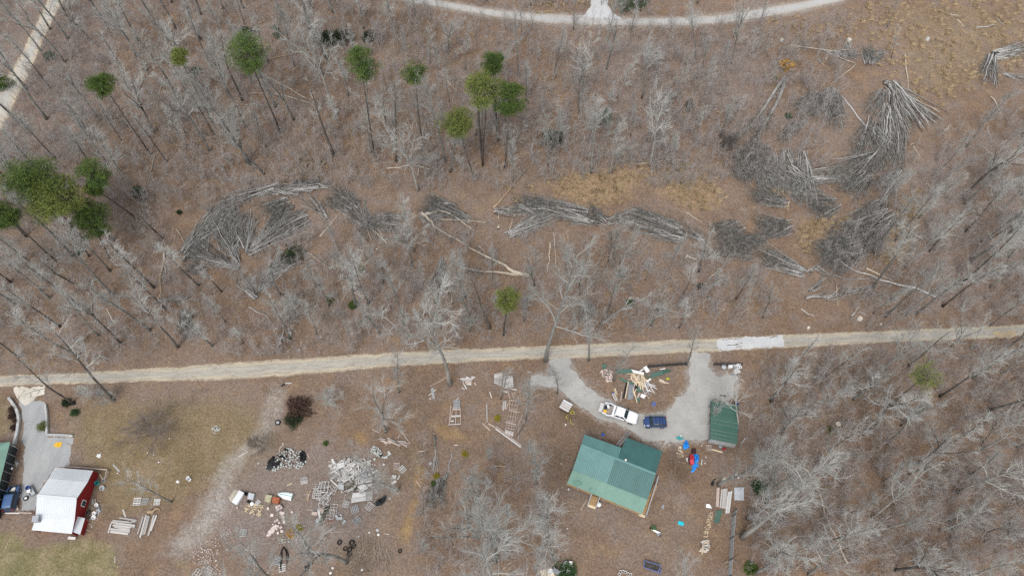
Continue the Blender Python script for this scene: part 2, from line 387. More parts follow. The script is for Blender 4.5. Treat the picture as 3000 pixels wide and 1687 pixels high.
DRIVE = pts(H1, 455, 120, 470, 330, 345, 340, 225, 325, 210, 465, 340, 440, 520, 480, 640, 545, 700, 625, 860, 725, 985, 800, 1080, 870, 1250, 900, 1440, 985, 1560, 1085, 1700, 1185, 1800, 1215, 1860, 1130, 1960, 1105) + \
    pts(S2, 330, 240, 560, 280, 690, 210, 870, 235, 1075, 215) + pts(S1, 1070, 1380, 1075, 905, 1230, 890, 1360, 900, 1440, 870, 1490, 790, 1510, 680, 1545, 480, 1400, 458, 1210, 490, 1090, 405, 1035, 330, 1070, 90, 760, 60, 715, 230, 690, 400, 720, 620, 600, 800, 460, 900, 390, 1050, 320, 1115, 20, 1130) + \
    pts(H1, 1640, 800, 1450, 790, 1270, 690, 1180, 615, 1060, 575, 930, 480, 860, 420, 800, 320, 720, 250, 700, 110)
LDRIVE = pts(L1, 215, 480, 250, 590, 280, 750, 290, 860, 262, 980, 300, 1080, 280, 1210, 292, 1320, 272, 1440) + pts(L2, 250, 360, 225, 480, 270, 560, 260, 650, 420, 660, 450, 460, 660, 130) + \
    pts(L1, 820, 1310, 890, 960, 575, 945, 560, 700, 540, 520)
APRON = pts(L1, 130, 345, 165, 420, 215, 500, 300, 560, 390, 520, 450, 470, 545, 430, 545, 335)

def zone_polys():
    Z = []
    a = Z.append
    # (channel, polygon, weight)
    a((0, [(-80, 1520), (60, 1570), (100, 1600), (250, 1570), (345, 1600), (350, 1760), (-80, 1760)], .85))
    a((0, pts(L1, -80, 380, 120, 420, 200, 640, 210, 800, 170, 930, -80, 950), .55))
    a((0, pts(L1, 1040, 720, 1260, 700, 1280, 1000, 1150, 1100, 1000, 1000), .38))
    a((0, pts(L1, 850, 1180, 1300, 1130, 1350, 1300, 830, 1310), .4))
    a((0, pts(M2, 0, 1180, 250, 1200, 200, 1449, 0, 1449), .4))
    a((1, [(2530, -20), (3100, -20), (3100, 130), (2860, 260), (2700, 340), (2620, 300), (2540, 150)], .42))
    a((1, pts(A3, 600, 150, 1600, 20, 1560, 250, 900, 330), .4))
    a((1, pts(A5, 1530, 60, 1900, 10, 2120, 60, 2110, 250, 1900, 270, 1600, 180), 1.3))
    a((1, pts(A5, 2430, -60, 2600, -60, 2600, 280, 2460, 230), 1.3))
    a((1, pts(A2, 2030, 1260, 2350, 1230, 2330, 1400, 2080, 1420), 1.1))
    a((1, pts(A6, -20, 80, 150, 40, 340, 200, 200, 300, -20, 300), 1.2))
    a((1, pts(A6, 860, 420, 1100, 350, 1290, 370, 1200, 450, 1020, 520, 960, 640, 860, 590), 1.25))
    a((1, pts(A6, 1480, 440, 1700, 120, 1830, 150, 1740, 450, 1600, 720, 1470, 690), 1.15))
    a((1, pts(A1, 2150, 1290, 2280, 1170, 2500, 1250, 2420, 1400, 2200, 1420), .8))
    a((1, pts(A5, 1180, 100, 1420, 100, 1560, 260, 1300, 240), .5))
    a((1, pts(A2, 1250, 70, 1850, 100, 1800, 125, 1300, 110), .5))
    a((1, pts(A2, 1250, -30, 1900, -30, 1870, 90, 1500, 95), .45))
    a((1, pts(A6, 650, 150, 820, 120, 760, 300, 560, 260), .4))
    # gravel and worn tracks
    a((2, pts(M1, 1200, 260, 1340, 260, 1360, 480, 1330, 620, 1270, 760, 1230, 900, 1210, 1020, 1060, 1140, 880, 1240, 760, 1330) + pts(M2, 860, 150, 700, 320, 740, 400, 700, 560, 730, 660, 560, 800, 560, 960, 400, 1020, 280, 1100, 280, 1210, -60, 1150, -60, 1010, 120, 940, 280, 760, 380, 560, 520, 380, 540, 250) + pts(M1, 560, 1280, 880, 1030, 1030, 930, 1090, 780, 1130, 620, 1170, 480), .8))
    a((6, [(700, 1330), (900, 1260), (1150, 1290), (1200, 1420), (1080, 1640), (700, 1680), (560, 1600), (620, 1440)], .6))
    a((2, pts(M2, 950, 730, 1130, 720, 1150, 850, 990, 870), .6))
    a((2, pts(L1, 1650, 1250, 2070, 1180, 2070, 1449, 1800, 1400), .38))
    a((2, pts(J2, 60, 0, 240, 0, 120, 330, 220, 560, 20, 900, -60, 500), .5))
    # ochre clay
    a((7, pts(C1, 100, 870, 260, 850, 370, 980, 280, 1080, 90, 970), .75))
    a((7, pts(C1, 1140, 760, 1260, 750, 1520, 900, 1480, 1000, 1330, 960, 1300, 1020, 1180, 960, 1060, 910), .6))
    a((7, pts(C2, 920, 40, 1090, 150, 1060, 220, 960, 330, 950, 420, 900, 700, 835, 860, 825, 1080, 740, 1090, 730, 850, 790, 650, 870, 450), .9))
    a((7, pts(C2, 1660, 90, 1830, 130, 1830, 240, 1680, 200), .6))
    a((7, pts(M1, 200, 1290, 420, 1220, 560, 1290, 450, 1370, 250, 1370), .45))
    # olive yard grass
    a((4, [(150, 1150), (330, 1175), (700, 1165), (800, 1230), (760, 1340), (640, 1400), (520, 1480), (330, 1520), (240, 1500), (290, 1390), (215, 1330), (220, 1240)], .9))
    a((4, [(780, 1240), (960, 1290), (1150, 1260), (1300, 1240), (1330, 1330), (1230, 1450), (1130, 1687), (950, 1687), (760, 1600), (620, 1480), (700, 1380)], .42))
    a((4, pts(H2, 1000, 900, 2070, 200, 2500, 400, 2500, 1000, 2000, 1449, 900, 1449), .35))
    a((4, pts(A3, 1500, 0, 2576, 0, 2576, 500, 2000, 800, 1700, 600), .5))
    # dark damp litter
    a((5, pts(H1, 600, 560, 900, 780, 1300, 950, 1200, 1130, 860, 1050, 560, 900, 420, 720), .65))
    a((5, pts(H1, 380, 1150, 840, 1100, 660, 1700, 300, 1750), .55))
    a((5, pts(S2, 230, 300, 560, 300, 830, 700, 800, 1050, 560, 1100, 180, 800), .75))
    a((5, pts(S3, 380, 500, 820, 520, 800, 700, 650, 900, 380, 1080, 300, 1000), .5))
    a((5, pts(S3, 1080, 640, 1420, 600, 1400, 900, 1150, 800), .5))
    a((5, pts(S3, 1500, 400, 1700, 450, 1650, 1200, 1470, 1200), .6))
    a((5, pts(C2, 250, 1050, 560, 900, 640, 1000, 300, 1449, 0, 1449, 0, 1250), .6))
    a((5, [(2250, 1060), (3100, 1010), (3100, 1760), (2200, 1760), (2170, 1400)], .30))
    a((5, pts(A2, 0, 40, 500, 60, 900, 160, 700, 420, 300, 420, 0, 300), .5))
    a((5, pts(A4, 250, 560, 900, 700, 1250, 1050, 1200, 1250, 600, 1240, 0, 1100, 0, 600), .28))
    # bleached twiggy ground
    a((6, [(-50, -50), (420, -50), (330, 300), (240, 520), (-50, 480)], .5))
    a((6, pts(A2, 1850, 280, 2576, 260, 2576, 1100, 2200, 1180, 1900, 800), .45))
    a((6, pts(A3, 0, 250, 700, 250, 700, 800, 100, 1000), .45))
    a((6, [(2650, 420), (3100, 300), (3100, 980), (2700, 960), (2620, 700)], .42))
    a((6, pts(A5, 0, 600, 1000, 600, 900, 1100, 0, 1100), .3))
    a((6, pts(L1, 1680, 620, 2070, 560, 2070, 1000, 1750, 1000), .6))
    a((6, [(1500, 1320), (1640, 1400), (1640, 1600), (1450, 1600)], .3))
    return Z

def build_ground():
    def axis(lo, hi, st, far):
        core = list(np.arange(lo, hi + st * .5, st)); d = st; a = lo; L = []
        while a > -far: d *= 1.45; a -= d; L.append(a)
        d = st; b = core[-1]; R = []
        while b < far: d *= 1.45; b += d; R.append(b)
        return np.array(L[::-1] + core + R)
    xs = axis(-132, 132, .55, 900); ys = axis(4, 158, .55, 900)
    X, Y = np.meshgrid(xs, ys); nx, ny = len(xs), len(ys)
    yc = Y * CT - H * ST; zc = -Y * ST - H * CT
    PX = 1500 - FPX * X / zc; PY = 843.5 + FPX * yc / zc
    PX[zc > -1] = 1e7; PY[zc > -1] = 1e7
    W = np.zeros((8, ny, nx), np.float32)
    for ch, poly, wgt in zone_polys(): W[ch] = np.maximum(W[ch], inpoly(PX, PY, poly) * np.float32(wgt))
    # sandy shoulders along the lanes, gravel halo round the drives
    def grow(poly, ch, wgt, r):
        k = inpoly(PX, PY, poly).astype(np.float32); k = blur(k, r); W[ch] = np.maximum(W[ch], np.minimum(1, k * 2.2) * wgt)
    def blur(k, r):
        for ax in (0, 1):
            acc = np.zeros_like(k)
            for d in range(-r, r + 1): acc += np.roll(k, d, ax)
            k = acc / (2 * r + 1)
        return k
    for i in range(8): W[i] = blur(blur(W[i], 1), 7 if i in (1, 6, 4) else 3 if i == 5 else 3 if i == 2 else 1)
    grow(LANE_UP + LANE_LO[::-1], 3, .42, 1); grow(TOP_UP + TOP_LO[::-1], 2, .6, 2); grow(NW_L + NW_R[::-1], 3, .5, 2)
    grow(DRIVE, 2, .62, 2); grow(LDRIVE, 3, .5, 2)
    V = np.stack([X, Y, np.zeros_like(X)], -1).reshape(-1, 3)
    idx = np.arange(nx * ny).reshape(ny, nx)
    F = np.stack([idx[:-1, :-1], idx[:-1, 1:], idx[1:, 1:], idx[1:, :-1]], -1).reshape(-1, 4)
    m = bpy.data.meshes.new('ground')
    m.vertices.add(len(V)); m.vertices.foreach_set('co', V.astype(np.float32).ravel())
    m.loops.add(F.size); m.loops.foreach_set('vertex_index', F.astype(np.int32).ravel())
    m.polygons.add(len(F)); m.polygons.foreach_set('loop_start', np.arange(0, F.size, 4, dtype=np.int32))
    m.polygons.foreach_set('loop_total', np.full(len(F), 4, np.int32)); m.update(calc_edges=True); m.validate()
    for nm, a in (('zone_a', 0), ('zone_b', 4)):
        at_ = m.color_attributes.new(nm, 'FLOAT_COLOR', 'POINT')
        at_.data.foreach_set('color', np.moveaxis(W[a:a + 4], 0, -1).astype(np.float32).ravel())
    tag(link('ground', m, None, MT['ground']), 'brown leaf-littered ground with straw grass, gravel and lawn patches', kind='structure')
build_ground()

def resample(px, n):
    P = [at(p) for p in px]; L = [0]
    for a, b in zip(P, P[1:]): L.append(L[-1] + (b - a).length)
    out = []; j = 0
    for i in range(n):
        d = L[-1] * i / (n - 1)
        while j < len(L) - 2 and L[j + 1] < d: j += 1
        f = (d - L[j]) / max(1e-6, L[j + 1] - L[j]); out.append(P[j].lerp(P[j + 1], f))
    return out, L[-1]
def strip(name, up, lo, n, m, z, label, jit=.06):
    a, la = resample(up, n); b, lb = resample(lo, n); nc = 6
    g = Geo(); uv = []; r = random.Random(len(name) + n)
    ja = jb = 0
    for i in range(n):
        ja = ja * .7 + r.gauss(0, jit); jb = jb * .7 + r.gauss(0, jit)
        d = (b[i] - a[i]).normalized()
        p, q = a[i] + d * ja, b[i] + d * jb
        for k in range(nc + 1):
            v = p.lerp(q, k / nc); v.z = z; g.v.append(v); uv.append((la * i / (n - 1), k / nc))
    for i in range(n - 1):
        for k in range(nc):
            o = i * (nc + 1) + k; g.f.append((o, o + nc + 1, o + nc + 2, o + 1))
    me = g.mesh(name); l = me.uv_layers.new(name='UVMap')
    for lp in me.loops: l.data[lp.index].uv = uv[lp.vertex_index]
    return tag(link(name, me, None, m), label, kind='structure')
def patch(name, px, m, z, label, jit=.14, kind='structure', step=.45):
    P = [at(p, z) for p in px]; out = []; r = random.Random(len(px))
    for a, b in zip(P, P[1:] + P[:1]):
        k = max(1, int((b - a).length / step)); nrm = Vector((-(b - a).y, (b - a).x, 0)).normalized()
        for i in range(k): out.append(a.lerp(b, i / k) + nrm * r.gauss(0, jit))
    g = Geo(); g.v = out; g.f = [tuple(t) for t in tessellate_polygon([out])]
    me = g.mesh(name)
    if me.polygons and sum(p.normal.z for p in me.polygons) < 0: me.flip_normals()
    return tag(link(name, me, None, m), label, kind=kind)

strip('dirt_lane', LANE_UP, LANE_LO, 420, MT['lane'], .012, 'sandy dirt lane crossing the woods from side to side')
strip('gravel_road', TOP_UP, TOP_LO, 260, MT['grey_lane'], .012, 'pale grey gravel road along the top of the woods')
strip('pale_road', NW_L, NW_R, 160, MT['pale_lane'], .012, 'pale road slanting past the dense woods at the upper left corner')
patch('gravel_spur', pts(A2, 1880, -40, 2020, -40, 2010, 20, 2040, 90, 2120, 150, 1820, 130, 1880, 60), MT['repair'], .016, 'pale gravel side drive joining the top road')
patch('gravel_drive', DRIVE, MT['gravel'], .016, 'grey gravel drive looping to the green-roofed house')
patch('driveway', LDRIVE, MT['asphalt'], .016, 'worn grey driveway beside the white-roofed red barn', .1)
patch('driveway_apron', APRON, MT['apron'], .02, 'whitish gravel apron where the driveway meets the lane')
patch('road_patch', pts(A6, 255, 1272, 420, 1258, 640, 1250, 745, 1243, 768, 1290, 765, 1325, 600, 1335, 400, 1350, 280, 1362, 258, 1320), MT['repair'], .02, 'pale grey repair patch on the dirt lane', .12)
patch('turnout', pts(A6, 2340, 1210, 2500, 1205, 2520, 1240, 2480, 1265, 2380, 1262), MT['tan'], .02, 'bare tan patch at the end of the dirt lane', .1)
# dark cracks in the repair patch
g = Geo()
for a, b in ((pts(A6, 400, 1270, 445, 1262)), (pts(A6, 395, 1310, 450, 1300)), (pts(A6, 330, 1318, 430, 1312)), (pts(A6, 400, 1335, 450, 1325)), pts(A6, 660, 1262, 715, 1245), pts(A6, 300, 1278, 400, 1268), pts(A6, 280, 1345, 300, 1360)):
    p, q = at(a), at(b); n = 6
    g.tube([p.lerp(q, i / n) + Vector((0, U(-.08, .08), .02)) for i in range(n + 1)], [U(.02, .075) for _ in range(n + 1)], 4)
tag(g.obj('road_cracks', MT['black']), 'black cracks across the pale repair patch on the lane', kind='stuff')

# ------------------------------------------------------------------ trees
def wob(p0, d, L, n, amt, r, up=.0):
    P = [p0.copy()]; d = d.normalized()
    for i in range(n):
        d = (d + Vector((r.gauss(0, amt), r.gauss(0, amt), r.gauss(0, amt) + up))).normalized()
        P.append(P[-1] + d * (L / n))
    return P
def pt_on(P, f):
    x = f * (len(P) - 1); i = min(int(x), len(P) - 2)
    return P[i].lerp(P[i + 1], x - i), (P[i + 1] - P[i]).normalized()
def side(d, ang, az):
    a = d.cross(Vector((0, 0, 1)) if abs(d.z) < .95 else Vector((1, 0, 0))).normalized(); b = d.cross(a)
    return (d * math.cos(ang) + (a * math.cos(az) + b * math.sin(az)) * math.sin(ang)).normalized()

def tree_mesh(seed, h=18.0, f0=.45, spread=.3, nprim=16, r0=.2, fork=False, fine=1.0, ang=(.55, .95)):
    """trunk and crown geometry of a leafless tree"""
    r = random.Random(seed); T, C = Geo(), Geo(); r0 *= 1.35
    P = wob(Vector((0, 0, -.2)), Vector((r.gauss(0, .03), r.gauss(0, .03), 1)), h * (.72 if fork else .97), 9, .035 if not fork else .05, r)
    n = len(P); T.tube(P, [r0 * (1.35 if i == 0 else 1) * (1 - .82 * (i / (n - 1)) ** (1.0 if not fork else 1.6)) for i in range(n)], 7, True)
    stems = [(P, r0)]
    if fork:
        for k in range(r.choice((2, 3))):
            b, d = pt_on(P, r.uniform(.45, .8)); Pk = wob(b, side(d, r.uniform(.35, .6), k * 2.4 + r.uniform(0, 1)), h * r.uniform(.35, .5), 6, .09, r, .05)
            T.tube(Pk, [r0 * .55 * (1 - .8 * i / 6) for i in range(7)], 6); stems.append((Pk, r0 * .5))
    az = r.uniform(0, 6)
    for Pm, rm in stems:
        lo = f0 if Pm is P else .2
        for k in range(nprim if Pm is P else nprim // 2):
            f = lo + (1 - lo) * ((k + r.random()) / (nprim if Pm is P else nprim // 2)); f = min(f, .985)
            az += 2.4 + r.uniform(-.4, .4); b, d = pt_on(Pm, f)
            L = h * spread * (1 - .62 * max(0, (f - lo) / (1 - lo))) * r.uniform(.55, 1.15)
            B = wob(b, side(d, r.uniform(*ang), az), L, 5, .13, r, .06)
            rb = max(.034, rm * (.46 - .26 * f) * r.uniform(.7, 1.1))
            C.tube(B, [rb * (1 - .72 * i / 5) for i in range(6)], 4)
            for s_ in range(int(7 + L * 1.5)):
                f2 = r.uniform(.2, 1); b2, d2 = pt_on(B, min(f2, .98)); L2 = L * r.uniform(.2, .5) * (1.15 - .5 * f2) + .35
                S_ = wob(b2, side(d2, r.uniform(.4, .9), r.uniform(0, 6.28)), L2, 3, .16, r, .06)
                r2 = max(.019, rb * .42 * (1.1 - f2 * .6)); C.tube(S_, [r2, r2 * .8, r2 * .55, r2 * .3], 3)
                for w_ in range(int((3 + L2 * 2.7) * fine)):
                    b3, d3 = pt_on(S_, r.uniform(.15, .98)); L3 = r.uniform(.35, 1.0) * (.5 + .25 * L2)
                    e = b3 + side(d3, r.uniform(.35, .9), r.uniform(0, 6.28)) * L3
                    C.tube([b3, e], [.0105, .005], 3)
    return T.mesh('trunk', True), C.mesh('crown')

VAR = {}
def variant(key, **kw):
    VAR[key] = tree_mesh(**kw)
for i in range(6): variant('forest%d' % i, seed=10 + i, h=19, f0=.42 + .04 * (i % 3), spread=.20 + .025 * (i % 3), nprim=18, r0=.17, ang=(.4, .8))
for i in range(4): variant('forked%d' % i, seed=30 + i, h=18, f0=.38, spread=.22, nprim=11, r0=.165, fork=True)
for i in range(3): variant('broad%d' % i, seed=50 + i, h=17, f0=.34, spread=.31, nprim=14, r0=.165, ang=(.65, 1.1))
for i in range(4): variant('slim%d' % i, seed=70 + i, h=12, f0=.3, spread=.17, nprim=14, r0=.085, ang=(.4, .8), fine=1.2)
for i in range(2): variant('shrub%d' % i, seed=90 + i, h=6, f0=.06, spread=.6, nprim=26, r0=.07, ang=(.5, 1.0), fine=1.3)
for i in range(2): variant('snag%d' % i, seed=95 + i, h=16, f0=.5, spread=.12, nprim=7, r0=.2, fine=.15)
VH = dict(forest=19, forked=18, broad=17, slim=12, shrub=6, snag=16)
TM = {}
def tmesh(key, which, m):
    k = (key, which, m)
    if k not in TM:
        me = VAR[key][which]
        if any(q[0] == key and q[1] == which for q in TM): me = me.copy()
        me.materials.clear(); me.materials.append(MT[m]); TM[k] = me
    return TM[k]
NTREE = [0]
def tree(base, key, h, bark, twig, label, group=None, top=None, widen=1.0):
    B = at(base) if len(base) == 2 else Vector(base)
    kind = ''.join(c for c in key if c.isalpha())
    o = empty('bare_shrub' if kind == 'shrub' else 'bare_tree', B, label, 'shrub' if kind == 'shrub' else 'tree', group)
    if top is not None:
        h = solve_h(base, top); D = at(top, h) - B
        ln = Vector((D.x, D.y, 0))
        if ln.length > h * .35: ln = ln.normalized() * h * .35
        D = Vector((ln.x, ln.y, h)); h = D.length
        q = Vector((0, 0, 1)).rotation_difference(D.normalized())
    else:
        q = Vector((0, 0, 1)).rotation_difference(Vector((rnd.gauss(0, .035), rnd.gauss(0, .035), 1)).normalized())
    o.rotation_mode = 'QUATERNION'
    o.rotation_quaternion = q @ Matrix.Rotation(U(0, 6.28), 3, 'Z').to_quaternion()
    s = h / VH[kind]; o.scale = (s * widen, s * widen, s)
    t = link('trunk', tmesh(key, 0, bark), o); c = link('crown', tmesh(key, 1, twig), o)
    NTREE[0] += 1
    return o
def pick(k): return k + str(rnd.randrange({'forest': 6, 'forked': 4, 'broad': 3, 'slim': 4, 'shrub': 2, 'snag': 2}[k]))

